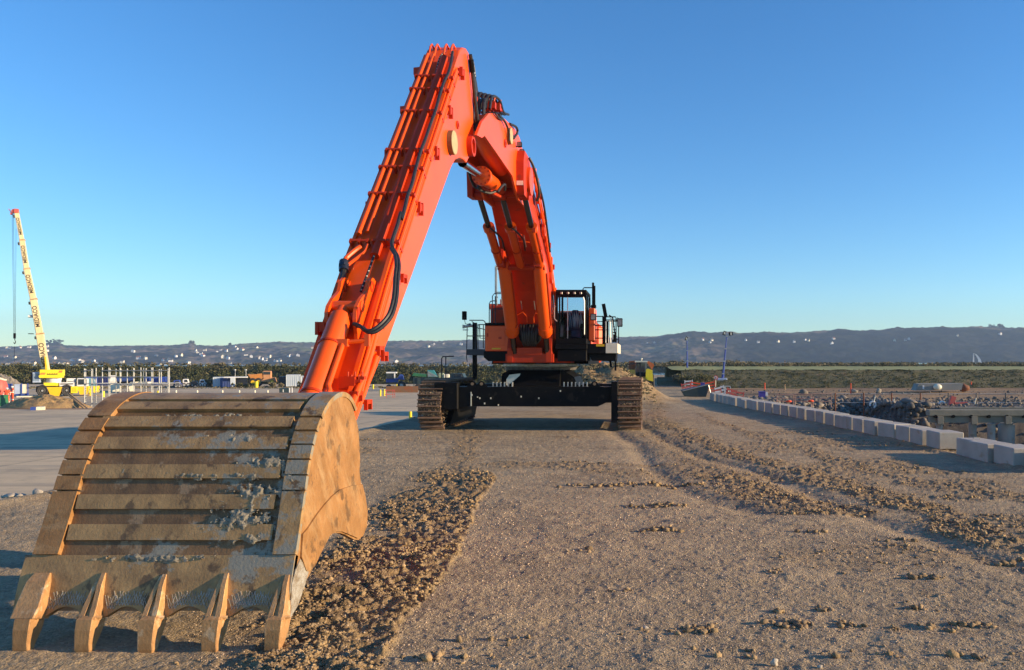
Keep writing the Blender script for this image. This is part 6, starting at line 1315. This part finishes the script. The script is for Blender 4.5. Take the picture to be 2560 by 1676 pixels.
# parked vans and cars near the bank
def vehicle(px0, px1, py0, Y, mt, label, cat='van', kind='van', grp='vehicles parked along the left bank', gz=ZL):
    x0, x1 = X_(px0,Y), X_(px1,Y); L_ = x1-x0; z1 = Z_(py0,Y); b = root('parked_'+cat.replace(' ','_'), ((x0+x1)/2,Y,gz), label, cat, grp); H_ = z1-gz
    m_ = MB(); r = H_*.18
    if kind=='van': pl = [(x0,gz+r),(x0,z1-.1),(x0+.15,z1),(x1-L_*.32,z1),(x1-L_*.16,gz+H_*.58),(x1-.05,gz+H_*.48),(x1,gz+r)]
    else: pl = [(x0,gz+r),(x0+.05,gz+H_*.62),(x0+L_*.16,z1),(x1-L_*.38,z1),(x1-L_*.24,gz+H_*.6),(x1-.03,gz+H_*.52),(x1,gz+r)]
    m_.prismy(pl, Y, Y+1.8); obj('body', m_, mt, b, smooth=False)
    m_ = MB(); m_.prismy([(x0+L_*.2,gz+H_*.62),(x0+L_*.22,z1-.12),(x1-L_*.36,z1-.12),(x1-L_*.24,gz+H_*.62)], Y-.02, Y); obj('window', m_, M['glass'], b, smooth=False)
    for f_ in (.2,.78):
        for yy_ in (Y-.03,Y+1.6): m_ = MB(); m_.lathe([(0,.001),(0,r*1.1),(.05,r*1.6),(.22,r*1.6),(.22,.001)],(x0+L_*f_,yy_,gz+r*1.6),'y',18); w_ = obj('wheel', m_, M['rubber'], b); m_ = MB(); m_.lathe([(-.01,.001),(-.01,r*.8)],(x0+L_*f_,yy_,gz+r*1.6),'y',12); obj('rim', m_, M['galv'], w_)
    return b
vehicle(434,454,951,128,M['blue'],'dark blue van parked left of the white one under the bank')
vehicle(457,474,948,130,M['white'],'white van with dark windows parked under the left bank')
vehicle(476,500,953,132,M['darkbin'],'dark low car parked right of the white van','car','car')
vehicle(497,516,950,131,M['white'],'white flatbed pickup at the right end of the parked row','pickup','car')
vehicle(437,452,956,126.5,mat('dusty_grey_paint',(0.16,0.17,0.18),(0.12,0.12,0.13),2,.5),'dusty grey car in front of the dark blue van','car','car')
boxthing('white_container',533,567,944,967,131,M['corr'],'pale blue white container at the left of the open sided cabin','container','pale containers before the left bank')
boxthing('blue_container',551,576,947,968,129.5,mat('container_blue',(0.04,0.07,0.25),(0.05,0.08,0.2),2,.5),'dark blue container with ribbed doors between two pale ones','container')
b = root('site_cabin', at(592,129), 'open sided cabin with a flat white roof next to the blue container', 'cabin')
m_ = MB(); m_.bx(X_(559,129),X_(617,129),129,132,Z_(945,129),Z_(942.5,129)); obj('roof', m_, M['white'], b, smooth=False)
m_ = MB(); m_.prismy([(X_(576,129),Z_(945,129)),(X_(588,129),Z_(945,129)),(X_(588,129),Z_(962,129)),(X_(582,129),Z_(969,129)),(X_(576,129),Z_(962,129))],129,129.2); obj('door', m_, M['corr'], b, smooth=False)
m_ = MB(); m_.bx(X_(588,129),X_(616,129),131.6,131.9,ZL,Z_(945,129)); obj('wall', m_, M['navy'], b, smooth=False)
boxthing('white_container',716,749,938,966,131,M['corr'],'tall pale ribbed container left of the lower one beside the arm','container','pale containers before the left bank')
boxthing('white_container',752,782,941,966,132,M['corr'],'lower pale ribbed container right of the tall one beside the arm','container','pale containers before the left bank')
boxthing('dark_container',697,715,943,968,133,M['navy'],'dark container in the shade left of the tall pale one','container')
# thin lamp posts
for px,py,l in ((588,925,'thin pale mast on the left end of the cabin roof'),(615,925,'thin pale mast at the right end of the cabin roof')):
    m_ = MB(); m_.cyl((X_(px,133),133,ZL),(X_(px,133),133,Z_(py,133)),.05,.03,n=6); m_.box((X_(px,133),132.9,Z_(py,133)),(.22,.3,.14)); solo('mast', m_, M['white'], at(px,133), l, 'mast', 'masts over the cabin')
# orange articulated dump truck
b = root('dump_truck', at(652,134), 'faded orange articulated dump truck with its body facing left under the bank', 'dump truck'); Y = 134
m_ = MB(); m_.prismy([(X_(619,Y),Z_(936,Y)),(X_(640,Y),Z_(936,Y)),(X_(655,Y),Z_(934,Y)),(X_(657,Y),Z_(945,Y)),(X_(650,Y),Z_(952,Y)),(X_(628,Y),Z_(948,Y))],Y,Y+2.6); obj('dump_body', m_, mat('faded_orange',(0.62,0.22,0.03),(0.45,0.2,0.06),1,.6), b, smooth=False)
m_ = MB(); m_.bx(X_(657,Y),X_(678,Y),Y,Y+2.2,Z_(950,Y),Z_(928,Y),.1); m_.prismy([(X_(650,Y),Z_(955,Y)),(X_(662,Y),Z_(945,Y)),(X_(688,Y),Z_(945,Y)),(X_(691,Y),Z_(955,Y))],Y-.1,Y+2.3); c_ = obj('cab', m_, mat('tan_orange',(0.55,0.28,0.12),(0.45,0.22,0.1),1,.6), b, smooth=False)
m_ = MB(); m_.bx(X_(659,Y),X_(676,Y),Y-.03,Y,Z_(937,Y),Z_(930,Y)); obj('window', m_, M['glass'], c_)
for px in (632,646,680):
    m_ = MB(); m_.lathe([(0,.001),(0,.4),(.08,.75),(.5,.75),(.5,.001)],(X_(px,Y),Y-.1,ZL+.75),'y',20); w_ = obj('wheel', m_, M['rubber'], b); m_ = MB(); m_.lathe([(-.01,.001),(-.01,.35)],(X_(px,Y),Y-.1,ZL+.75),'y',12); obj('rim', m_, M['yellow'], w_)
m_ = MB(); m_.cyl((X_(641,127),127,ZL),(X_(641,127),127,Z_(955,127)),.28,n=14); m_.cyl((X_(641,127),127,Z_(955,127)),(X_(641,127),127,Z_(954,127)),.24,n=14); solo('yellow_barrel', m_, M['lemon'], at(641,127), 'bright yellow barrel standing before the orange dump truck', 'barrel')
# transformer box with white arch
b = root('electrical_cabinet', at(712,90), 'dark grey cabinet with a white hooped frame at its right side on the apron', 'cabinet'); Y = 90
m_ = MB(); m_.bx(X_(698,Y),X_(721,Y),Y,Y+1,ZL,Z_(971,Y),.03); obj('body', m_, M['darkbin'], b, smooth=False); m_ = MB(); m_.bx(X_(707,Y),X_(709,Y),Y-.03,Y,Z_(981,Y),Z_(974,Y)); obj('label_plate', m_, M['white'], b)
m_ = MB(); m_.tube([(X_(723.5,Y),Y,ZL),(X_(723.5,Y),Y,Z_(970,Y)),(X_(730,Y),Y,Z_(969.5,Y)),(X_(730.5,Y),Y,ZL)],.06,6); obj('hoop', m_, M['white'], b)
# bollards
def bollard(px, pyb, h_, label, w_=.17, gz=ZL, mt='lemon'):
    Y = F*(CAM_H-gz)/(pyb-PY0); m_ = MB(); m_.cyl((0,0,0),(0,0,h_),w_,n=12); m_.cyl((0,0,h_),(0,0,h_+.03),w_*.9,w_*.6,n=12); m_.cyl((0,0,h_*.55),(0,0,h_*.75),w_*1.03,n=12)
    o = obj('bollard', m_, M[mt]); o.location = ((px-PX0)/F*Y, Y, gz); tag(o, label, 'bollard', 'bollards on the concrete apron'); return o
for k,px in enumerate((440,493,556,598,637,669,752)):
    bollard(px, 997, .95, ['cream bollard farthest left above the bucket rim','second cream bollard from the left above the bucket rim','third cream bollard from the left above the bucket rim','fourth cream bollard from the left above the bucket rim','fifth cream bollard from the left above the bucket rim','cream bollard just left of the dark cabinet','cream bollard between the dark cabinet and the orange arm'][k], .10, mt='cream')
bollard(951,991,.8,'left one of a close pair of yellow bollards right of the arm',.10); bollard(961,990,.8,'right one of a close pair of yellow bollards right of the arm',.10)
bollard(992,972,.7,'thin yellow bollard in front of the blue tractor',.08); bollard(933,973,.7,'short yellow bollard beside the edge of the orange arm',.12)
bollard(1026,1053,.62,'thick yellow bollard close to the left track of the excavator',.10,gz=-1.0)
bollard(259,993,.7,'yellow bollard seen through the scaffold poles, left one',.12); bollard(395,992,.7,'yellow bollard seen through the scaffold poles, right one',.12)
b = root('folding_barrier', at(975,92), 'thin red barrier beside the close pair of yellow bollards', 'barrier'); Y = 92
m_ = MB(); m_.bx(X_(962,Y),X_(987,Y),Y,Y+.04,Z_(977,Y),Z_(975.5,Y)); m_.bx(X_(962,Y),X_(987,Y),Y,Y+.04,Z_(987,Y),Z_(985.5,Y)); obj('rail', m_, M['redwhite'], b, smooth=False)
for px in (966,982,987): m_ = MB(); m_.bx(X_(px,Y)-.03,X_(px,Y)+.03,Y-.03,Y,ZL,Z_(974,Y)); obj('leg', m_, M['redwhite'], b, smooth=False)
# tractor
b = root('tractor', at(990,118), 'dark blue tractor with a white roofed cab parked beyond the apron', 'tractor'); Y = 118
m_ = MB(); m_.bx(X_(965,Y),X_(995,Y),Y+.3,Y+1.3,Z_(957,Y),Z_(946,Y),.06); obj('bonnet', m_, M['blue'], b, smooth=False)
m_ = MB(); m_.bx(X_(966,Y),X_(987,Y),Y+.1,Y+1.6,Z_(947,Y),Z_(934,Y)); c_ = obj('cab', m_, M['glass'], b, smooth=False)
m_ = MB(); m_.bx(X_(965,Y),X_(992,Y),Y,Y+1.7,Z_(934,Y),Z_(930.5,Y),.04); m_.bx(X_(985,Y),X_(988,Y),Y,Y+.2,Z_(947,Y),Z_(934,Y)); obj('roof', m_, M['white'], c_, smooth=False)
m_ = MB(); m_.prismy([(X_(992,Y),Z_(948,Y)),(X_(1000,Y),Z_(936,Y)),(X_(1007,Y),Z_(938,Y)),(X_(1010,Y),Z_(950,Y))],Y,Y+1.4); obj('rear_body', m_, M['blue'], b, smooth=False)
for px,rr in ((1004,.66),(972,.42)):
    m_ = MB(); m_.lathe([(0,.001),(0,rr*.55),(.06,rr*.9),(.12,rr),(.5,rr),(.5,.001)],(X_(px,Y),Y-.1,ZL+rr),'y',24); w_ = obj('wheel', m_, M['rubber'], b); m_ = MB(); m_.lathe([(-.02,.001),(-.02,rr*.3),(.02,rr*.5),(-.01,rr*.58)],(X_(px,Y),Y-.1,ZL+rr),'y',16); obj('rim', m_, M['galv'], w_)
# crusher machine
b = root('crusher', at(1075,116), 'green and teal crushing machine with slatted side behind the left track', 'machine'); Y = 116
m_ = MB(); m_.prismy([(X_(1030,Y),Z_(940,Y)),(X_(1034,Y),Z_(933,Y)),(X_(1066,Y),Z_(936,Y)),(X_(1066,Y),Z_(943,Y))],Y,Y+2); obj('hopper', m_, M['green'], b, smooth=False)
m_ = MB(); m_.prismy([(X_(1068,Y),Z_(926,Y)),(X_(1084,Y),Z_(926,Y)),(X_(1095,Y),Z_(943,Y)),(X_(1070,Y),Z_(943,Y))],Y,Y+2); obj('conveyor', m_, M['teal'], b, smooth=False)
m_ = MB(); [m_.bx(X_(1070+3*k,Y),X_(1071.2+3*k,Y),Y-.06,Y,Z_(942,Y),Z_(928+k*1.6,Y)) for k in range(8)]; obj('slat', m_, M['galv'], b, smooth=False)
m_ = MB(); m_.bx(X_(1096,Y),X_(1110,Y),Y,Y+2,Z_(946,Y),Z_(933,Y),.1); obj('engine', m_, mat('sage_paint',(0.22,0.28,0.17),(0.3,0.3,0.2),2,.5), b, smooth=False)
m_ = MB(); m_.bx(X_(1109,Y),X_(1124,Y),Y-.1,Y+1.5,Z_(946,Y),Z_(936,Y),.1); obj('cab', m_, M['cream'], b, smooth=False)
m_ = MB(); m_.bx(X_(1033,Y),X_(1120,Y),Y+.2,Y+1.6,Z_(960,Y),Z_(944,Y)); [m_.bx(X_(px,Y),X_(px+2,Y),Y-.05,Y+.1,ZL,Z_(944,Y)) for px in (1034,1046,1064)]; obj('chassis', m_, M['darkbin'], b, smooth=False)
for px in (1045,1110): m_ = MB(); m_.lathe([(0,.001),(0,.3),(.05,.5),(.4,.5),(.4,.001)],(X_(px,Y),Y-.1,ZL+.5),'y',18); obj('wheel', m_, M['rubber'], b)
vehicle(1125,1170,934,122,M['darkbin'],'dark van in the shade beyond the machine, under the walkway post')
# orange fence mesh patches
m_ = MB(); m_.bx(X_(965,108),X_(1045,108),108,108.03,ZL,Z_(966,108)); solo('safety_net', m_, mat('orange_net',(0.55,0.16,0.05),(0.35,0.22,0.1),1.2,.8), at(1000,108), 'low sagging orange net between the tractor and the track', 'net', smooth=False)
# ================================================================ right side
b = root('yellow_loader', (X_(1602,88),88,0), 'yellow articulated truck with dark cab driving off beyond the right track', 'truck'); Y = 88
m_ = MB(); m_.prismy([(X_(1615,Y),Z_(924,Y)),(X_(1619,Y),Z_(922,Y)),(X_(1631,Y),Z_(926,Y)),(X_(1633,Y),Z_(954,Y)),(X_(1617,Y),Z_(950,Y)),(X_(1614,Y),Z_(945,Y))],Y-.4,Y+2); obj('fender', m_, M['lemon'], b, smooth=False)
m_ = MB(); m_.bx(X_(1570,Y),X_(1616,Y),Y-.1,Y+2.5,Z_(957,Y),Z_(942,Y),.08); m_.prismy([(X_(1568,Y),Z_(942,Y)),(X_(1568,Y),Z_(925,Y)),(X_(1590,Y),Z_(925,Y)),(X_(1590,Y),Z_(942,Y))],Y,Y+2); obj('body', m_, mat('dusty_yellow',(0.62,0.42,0.06),(0.45,0.30,0.07),1,.7), b, smooth=False)
m_ = MB(); m_.prismy([(X_(1589,Y),Z_(942,Y)),(X_(1589,Y),Z_(906,Y)),(X_(1617,Y),Z_(906,Y)),(X_(1617,Y),Z_(942,Y))],Y-.1,Y+1.6); c_ = obj('cab', m_, mat('loader_cab',(0.12,0.13,0.12),(0.2,0.2,0.18),2,.5), b, smooth=False)
m_ = MB(); m_.bx(X_(1590,Y),X_(1600,Y),Y-.13,Y-.1,Z_(930,Y),Z_(909,Y)); m_.bx(X_(1601.5,Y),X_(1612,Y),Y-.13,Y-.1,Z_(930,Y),Z_(909,Y)); obj('window', m_, M['glass'], c_)
m_ = MB(); m_.bx(X_(1587,Y),X_(1619,Y),Y-.2,Y+1.7,Z_(906,Y),Z_(902.5,Y)); obj('roof', m_, M['cream'], c_, smooth=False)
m_ = MB(); m_.cyl((X_(1604,Y),Y,Z_(902,Y)),(X_(1604,Y),Y,Z_(899,Y)),.05); m_.sph((X_(1604,Y),Y,Z_(897.5,Y)),.11); obj('beacon', m_, M['cream'], c_)
m_ = MB(); m_.bx(X_(1590,Y),X_(1615,Y),Y-.2,Y-.1,Z_(942,Y),Z_(931,Y),.02); obj('grille', m_, M['black'], b, smooth=False)
m_ = MB(); m_.prismy([(X_(1570,Y),Z_(925,Y)),(X_(1572,Y),Z_(903,Y)),(X_(1587,Y),Z_(902,Y)),(X_(1587,Y),Z_(925,Y))],Y+1.6,Y+6); m_.prismy([(X_(1617,Y),Z_(906,Y)),(X_(1622,Y),Z_(903,Y)),(X_(1636,Y),Z_(912,Y)),(X_(1630,Y),Z_(926,Y))],Y+.5,Y+6); obj('tipping_body', m_, mat('rust_orange',(0.45,0.12,0.04),(0.3,0.1,0.04),1,.7), b, smooth=False)
for px in (1577,1622): m_ = MB(); m_.lathe([(0,.001),(0,.5),(.1,.8),(.9,.8),(1,.6),(1,.001)],(X_(px,Y)-.36,Y+.6,.8),'x',22); obj('wheel', m_, M['rubber'], b)
m_ = MB(); m_.tube([(X_(1570,Y),Y-.5,Z_(940,Y)),(X_(1570,Y),Y-.5,Z_(912,Y)),(X_(1600,Y),Y-.5,Z_(910,Y)),(X_(1600,Y),Y-.5,Z_(955,Y))],.04,6); m_.tube([(X_(1635,Y),Y-.5,0.1),(X_(1635,Y),Y-.5,Z_(940,Y))],.04,6); m_.box((X_(1636,Y),Y-.4,Z_(909,Y)),(.12,.1,.4)); obj('handrail', m_, M['navy'], b)
# light masts
def mast(base, top_, Y, label, heads):
    b = root('lighting_mast', (X_(base[0],Y),Y,0), label, 'light mast', 'telescopic blue light masts'); A = Vector((X_(base[0],Y),Y,Z_(base[1],Y))); B = Vector((X_(top_[0],Y),Y,Z_(top_[1],Y)))
    for k in range(4): m_ = MB(); p_ = A.lerp(B,k/4); q_ = A.lerp(B,(k+1)/4); m_.cyl(p_,q_,.16-.03*k,n=8); s_ = obj('mast_section', m_, M['blue'], b); m_ = MB(); m_.box(q_,(.3-.04*k,.3,.14)); obj('collar', m_, M['galv'], s_)
    for h_ in heads: m_ = MB(); m_.box(B+Vector(h_),(.32,.2,.5) if abs(h_[0])<.5 else (.5,.2,.4),Matrix.Rotation(.4 if h_[0]<0 else -.1,3,'Y')); l_ = obj('flood_lamp', m_, M['black'], b, smooth=False); m_ = MB(); m_.box(B+Vector(h_)+Vector((.02,-.11,0)),(.2,.01,.3)); obj('lamp_glass', m_, M['cream'], l_); m_ = MB(); m_.tube([B,B+Vector(h_)*.8],.04,5); obj('arm', m_, M['galv'], l_)
    m_ = MB(); m_.bx(A.x-.6,A.x+.6,Y-.4,Y+.4,.15,1.0,.05); m_.cyl((A.x-.5,Y-.5,.25),(A.x-.5,Y+.5,.25),.25,n=12); m_.cyl((A.x+.5,Y-.5,.25),(A.x+.5,Y+.5,.25),.25,n=12); obj('trailer', m_, M['lblue'], b, smooth=False)
mast((1718.5,955),(1717.5,851),112,'thin blue light mast standing upright right of the yellow truck',[(-.1,0,.25)])
mast((1805,966),(1817,841),95,'leaning blue light mast with two floodlights left of the bank centre',[(-.3,0,.38),(.5,0,.30)])
# round sign
b = root('road_sign', (X_(1789,92),92,0), 'round red and white prohibition sign on a short post by the leaning mast', 'sign'); Y = 92
m_ = MB(); m_.lathe([(0,.001),(0,.30)],(X_(1789,Y),Y-.03,Z_(945,Y)),'y',24); m_.cyl((X_(1789,Y),Y-.02,Z_(945,Y)),(X_(1789,Y),Y+.01,Z_(945,Y)),.30,n=24); pl_ = obj('plate', m_, M['redwhite'], b)
m_ = MB(); m_.cyl((X_(1789,Y),Y-.045,Z_(945,Y)),(X_(1789,Y),Y-.035,Z_(945,Y)),.20,n=24); obj('sign_face', m_, M['white'], pl_); m_ = MB(); m_.bx(X_(1789,Y)-.05,X_(1789,Y)+.05,Y-.055,Y-.046,Z_(945,Y)-.13,Z_(945,Y)+.13); m_.bx(X_(1789,Y)-.05,X_(1789,Y)+.12,Y-.055,Y-.046,Z_(945,Y)+.0,Z_(945,Y)+.04); obj('pictogram', m_, M['redwhite'], pl_)
m_ = MB(); m_.cyl((X_(1789,Y),Y,0),(X_(1789,Y),Y,Z_(951,Y)),.05,n=8); obj('post', m_, M['cream'], b)
# skip
b = root('skip', (X_(1742,66),66,0), 'dark teal open skip in the shade at the end of the block row', 'skip'); Y = 66
m_ = MB(); x0,x1 = X_(1706,Y),X_(1774,Y); m_.prismy([(x0+.2,0),(x1-.3,0),(x1,1.05),(x0-.1,.55),(x0-.05,.45)],Y,Y+1.6); obj('tub', m_, M['darkbin'], b, smooth=False)
m_ = MB(); m_.tube([(x1-.1,Y-.05,1.0),(x1+.15,Y-.05,0)],.04,6); m_.tube([(x0,Y-.05,.5),(x1,Y-.05,1.08)],.035,6); obj('rim', m_, M['galv'], b)
# pile of barriers and junk
r_ = random.Random(4)
junk = [(1716,968,'plastic_barrier','redwhite','faded red plastic barrier at the foot of the upright mast'),(1727,978,'plastic_barrier','redwhite','crumpled pink red barrier lying before the upright mast'),(1722,961,'plastic_barrier','white','whitish barrier panel behind the faded red one'),(1740,966,'plastic_barrier','hivis','orange barrier panel lying left of the violet bin'),(1774,965,'plastic_barrier','hivis','orange barrier panel right of the violet bin'),
        (1790,985,'plastic_barrier','redwhite','dark red barrier under the round sign'),(1800,978,'plastic_barrier','white','upright white barrier next to the dark red one'),(1828,984,'plastic_barrier','redwhite','red and white barrier leaning right of the grey hut frame'),(1842,990,'plastic_barrier','redwhite','bright red barrier folded at the tip of the block row')]
for k,(px,py,nm,mt,lb) in enumerate(junk):
    Y = 84-(py-960)*.5; z = hgt(np.array([X_(px,Y)]),np.array([Y]))[0]; b = root(nm, (X_(px,Y),Y,z), lb, 'barrier', 'plastic site barriers'); wv = .8+.4*r_.random(); tl = r_.uniform(-.3,.3)
    R_m = Matrix.Rotation(tl,3,'Y'); c0 = Vector((X_(px,Y),Y,Z_(py,Y)))
    m_ = MB()
    for q in (-.4,0,.4): m_.box(c0+R_m@Vector((0,0,q*.8)),(wv,.06,.14),R_m)
    for q in (-.5,.5): m_.box(c0+R_m@Vector((q*wv,0,0)),(.08,.08,.95),R_m)
    obj('panel', m_, M[mt], b, smooth=False); m_ = MB()
    for q in (-.4,.4): m_.box(c0+Vector((q*wv,0,-.52)),(.1,.5,.07))
    obj('foot', m_, M['black'] if k%2 else M['redwhite'], b, smooth=False)
b = root('pallet_cage', (X_(1812,80),80,0), 'grey wire cage with dark bags between the barriers and the block row', 'cage'); Y = 80
m_ = MB(); x0,x1 = X_(1801,Y),X_(1826,Y)
for x in (x0,(x0+x1)/2,x1): m_.bx(x-.03,x+.03,Y,Y+.05,Z_(987,Y),Z_(966,Y))
for py in (966,974,987): m_.bx(x0,x1,Y,Y+.05,Z_(py,Y)-.03,Z_(py,Y)+.03)
obj('frame', m_, M['white'], b, smooth=False); m_ = MB(); m_.box(((x0+x1)/2,Y+.5,Z_(980,Y)),(x1-x0-.2,.6,.5),None,.1); m_.box((x0+.3,Y+.5,Z_(970,Y)),(.4,.4,.35),None,.08); obj('bag', m_, M['navy'], b)
m_ = MB(); m_.sph((X_(1742,72),72,Z_(975,72)),.36,12,8,(1.1,1,.8)); solo('cream_sack', m_, M['cream'], (X_(1742,72),72,.2), 'cream sack lying in the shade before the dark skip', 'sack')
def bin_(px0,px1,py0,py1,Y,mt,l,nm='bin'):
    b = root(nm,(X_((px0+px1)/2,Y),Y,Z_(py1,Y)),l,'bin'); m_ = MB(); x0,x1=X_(px0,Y),X_(px1,Y); m_.prismy([(x0+.03,Z_(py1,Y)),(x1-.03,Z_(py1,Y)),(x1,Z_(py0,Y)),(x0,Z_(py0,Y))],Y,Y+.5); obj('body', m_, M[mt], b, smooth=False); m_ = MB(); m_.bx(x0-.03,x1+.03,Y-.04,Y+.55,Z_(py0,Y),Z_(py0,Y)+.06,.02); obj('lid', m_, M[mt], b, smooth=False); return b
bin_(1752,1762,959,972,80,'purple','small violet bin among the orange barriers'); c_ = bin_(1898,1914,981,999,66,'purple','large violet bin with a white right side beyond the block row')
m_ = MB(); m_.bx(X_(1914,66),X_(1920,66),66.02,66.5,Z_(1002,66),Z_(981,66)); obj('side_panel', m_, M['white'], c_, smooth=False)
# orange post, posts and handrail fences
for px,py0,py1,Y,mt,l in ((1912,959,974,78,'hivis','short orange post standing alone right of the round sign'),(1962,962,976,80,'wood','thin wooden stake in front of the bank, right of the orange post'),(2127,960,985,74,'hivis','thin orange marker with a pale top at the bank foot'),(2428,956,962,86,'hivis','tiny orange marker on the brown strip above the rust boulder'),(1962,903,917,125,'wood','thin post on the grass top of the bank, left one'),(2330,909,919,125,'wood','thin post on the grass top of the bank, right one')):
    m_ = MB(); m_.cyl((0,0,0),(0,0,(py1-py0)/F*Y),.06,.045,n=6); m_.sph((0,0,(py1-py0)/F*Y),.07,6,4); o = obj('marker_post', m_, M[mt]); o.location = (X_(px,Y),Y,Z_(py1,Y)); tag(o, l, 'post', 'marker posts')
fz = Z_(1010,56)
for k,(a,b_) in enumerate(((1942,1983),(1987,2028),(2032,2078))):
    Y = 56; b = root('guard_rail', (X_((a+b_)/2,Y),Y,0), ['left panel of pinkish tube barriers standing on the rubble edge','middle panel of pinkish tube barriers standing on the rubble edge','right panel of pinkish tube barriers standing on the rubble edge'][k], 'guard rail', 'tube barriers along the rubble edge')
    pk = mat('pink_rail',(0.50,0.26,0.19),(0.42,0.24,0.18),3,.6) if k==0 else pk
    m_ = MB(); y0 = 987-1*k
    m_.tube([(X_(a,Y),Y,Z_(1009,Y)-.2),(X_(a,Y),Y,Z_(y0,Y)),(X_(b_,Y),Y,Z_(y0,Y)),(X_(b_,Y),Y,Z_(1011,Y)-.2)],.035,6); m_.tube([(X_(a,Y),Y,Z_(1003,Y)),(X_(b_,Y),Y,Z_(1005,Y))],.025,6); m_.tube([(X_(a,Y),Y,Z_(996,Y)),(X_(b_,Y),Y,Z_(997,Y))],.02,6); obj('frame', m_, pk, b)
b = root('post_fence', (X_(2300,56),56,0), 'low wire fence on dark posts running before the brown ground at the right', 'fence')
for k,px in enumerate((2088,2159,2229,2301,2371,2441,2514,2590)):
    m_ = MB(); z = float(hgt(np.array([X_(px,56)]),np.array([56.]))[0]); m_.cyl((X_(px,56),56,z-.1),(X_(px,56),56,Z_(983-.1*k,56)),.05,n=6); obj('post', m_, M['rust'] if k<4 else M['darkrock'], b)
m_ = MB(); 
for py in (985,1007): m_.tube([(X_(2075,56),56,Z_(py,56)),(X_(2600,56),56,Z_(py,56))],.02,5)
obj('wire', m_, M['galv'], b)
b = root('concrete_slab', (X_(2350,78),78,0), 'long grey concrete slab lying on its side before the bank', 'slab'); Y = 78
m_ = MB(); m_.prismy([(X_(2290,Y),Z_(977,Y)),(X_(2297,Y),Z_(960,Y)),(X_(2408,Y),Z_(959,Y)),(X_(2404,Y),Z_(975,Y))],Y,Y+1.5); obj('body', m_, mat('slab_concrete',(0.22,0.22,0.20),(0.28,0.27,0.24),1,.9), b, smooth=False)
m_ = MB(); m_.bx(X_(2306,Y),X_(2310,Y),Y-.05,Y,Z_(973,Y),Z_(964,Y)); obj('lifting_insert', m_, M['white'], b); m_ = MB(); m_.sph((X_(2342,Y),Y-.2,Z_(968,Y)),.38,10,7,(1.2,.6,.85)); obj('pale_patch', m_, M['cream'], b)
b = root('red_barrier', (X_(2385,55),55,0), 'fallen red barrier lying beside the wire fence above the quay', 'barrier'); Y = 55
m_ = MB(); m_.box((X_(2380,Y),Y,Z_(1003,Y)),(.35,.3,.7),Matrix.Rotation(.3,3,'Y')); m_.box((X_(2400,Y),Y,Z_(1008,Y)),(1.0,.3,.12),Matrix.Rotation(-.05,3,'Y')); obj('panel', m_, M['redwhite'], b, smooth=False)
for k,(px,py,ps,l) in enumerate(((2182,1012,'white','white coil lying beside a leaning stake'),(2355,1012,'white','white bent tube standing right of the red barrier'),(1972,1004,'hivis','orange lump behind the left tube barrier'),(2027,1003,'hivis','orange lump behind the middle tube barrier'))):
    Y = 55; m_ = MB(); n_ = 10; c0 = Vector((X_(px,Y),Y,Z_(py,Y)))
    m_.tube([c0+Vector((.2*math.cos(t),0,.22*math.sin(t))) for t in np.linspace(-1.2,3.6,12)],.07,6) if k<2 else m_.sph(c0,.15,9,6,(1.5,1,.6)); solo('hose_coil', m_, M[ps], c0, l, 'coil', 'coils and lumps on the rubble')
for k,(px,py0,py1) in enumerate(((2183,990,1013),(2231,996,1014),(2338,994,1012),(2436,993,1011))):
    Y=55; m_ = MB(); m_.cyl((0,0,0),(.12,0,(py1-py0)/F*Y),.04,n=6); o = obj('stake', m_, M['cream'] if k!=2 else M['wood']); o.location=(X_(px,Y),Y,Z_(py1+2,Y)); tag(o,['pale leaning stake beside the white coil','pale stake right of the second dark fence post','brown leaning stake left of the red barrier','pale stake near the sixth dark fence post'][k],'stake','stakes on the rubble')
# sailing boat
Y = 900; q0 = Vector((X_(2440,Y),Y,-4)); b = root('sailing_boat', q0, 'white sailing boat passing beyond the bank at the far right', 'sailing boat')
m_ = MB(); m_.prismy([(q0.x-5,-3.2),(q0.x+5.5,-3.2),(q0.x+4,-4.4),(q0.x-4.5,-4.4)],Y-1.2,Y+1.2); obj('hull', m_, M['white'], b, smooth=False)
zt = Z_(884,Y); m_ = MB(); m_.cyl((X_(2434,Y),Y,-4),(X_(2434,Y),Y,zt+.3),.12,n=6); obj('mast', m_, M['white'], b)
m_ = MB(); m_.prismy([(X_(2435.5,Y),zt),(X_(2441,Y),Z_(886,Y)),(X_(2447,Y),Z_(892,Y)),(X_(2452,Y),Z_(900,Y)),(X_(2454,Y),Z_(908,Y)),(X_(2446,Y),Z_(908,Y)),(X_(2445,Y),Z_(899,Y)),(X_(2441,Y),Z_(891,Y))],Y-.1,Y+.1); obj('foresail', m_, M['white'], b, smooth=False)
m_ = MB(); m_.prismy([(X_(2432,Y),Z_(909,Y)),(X_(2433,Y),zt),(X_(2435,Y),zt),(X_(2436,Y),Z_(909,Y))],Y+.2,Y+.4); obj('mainsail', m_, M['white'], b, smooth=False)

# turn the far things on the left a little, as they stand in the place: sides toward the road
for o in list(COL.objects):
    if o.type == 'EMPTY' and o.parent is None and o.location.y > 60 and o.location.y < 140 and o.location.x/o.location.y < -.25 and o.get('category') not in ('scaffold','bush'):
        t_ = -o.location.x/o.location.y; ph = math.atan(t_)*.85; o.rotation_euler = (0,0,ph); o.scale = (1/(math.cos(ph)+t_*math.sin(ph)),1,1)
# face_camera
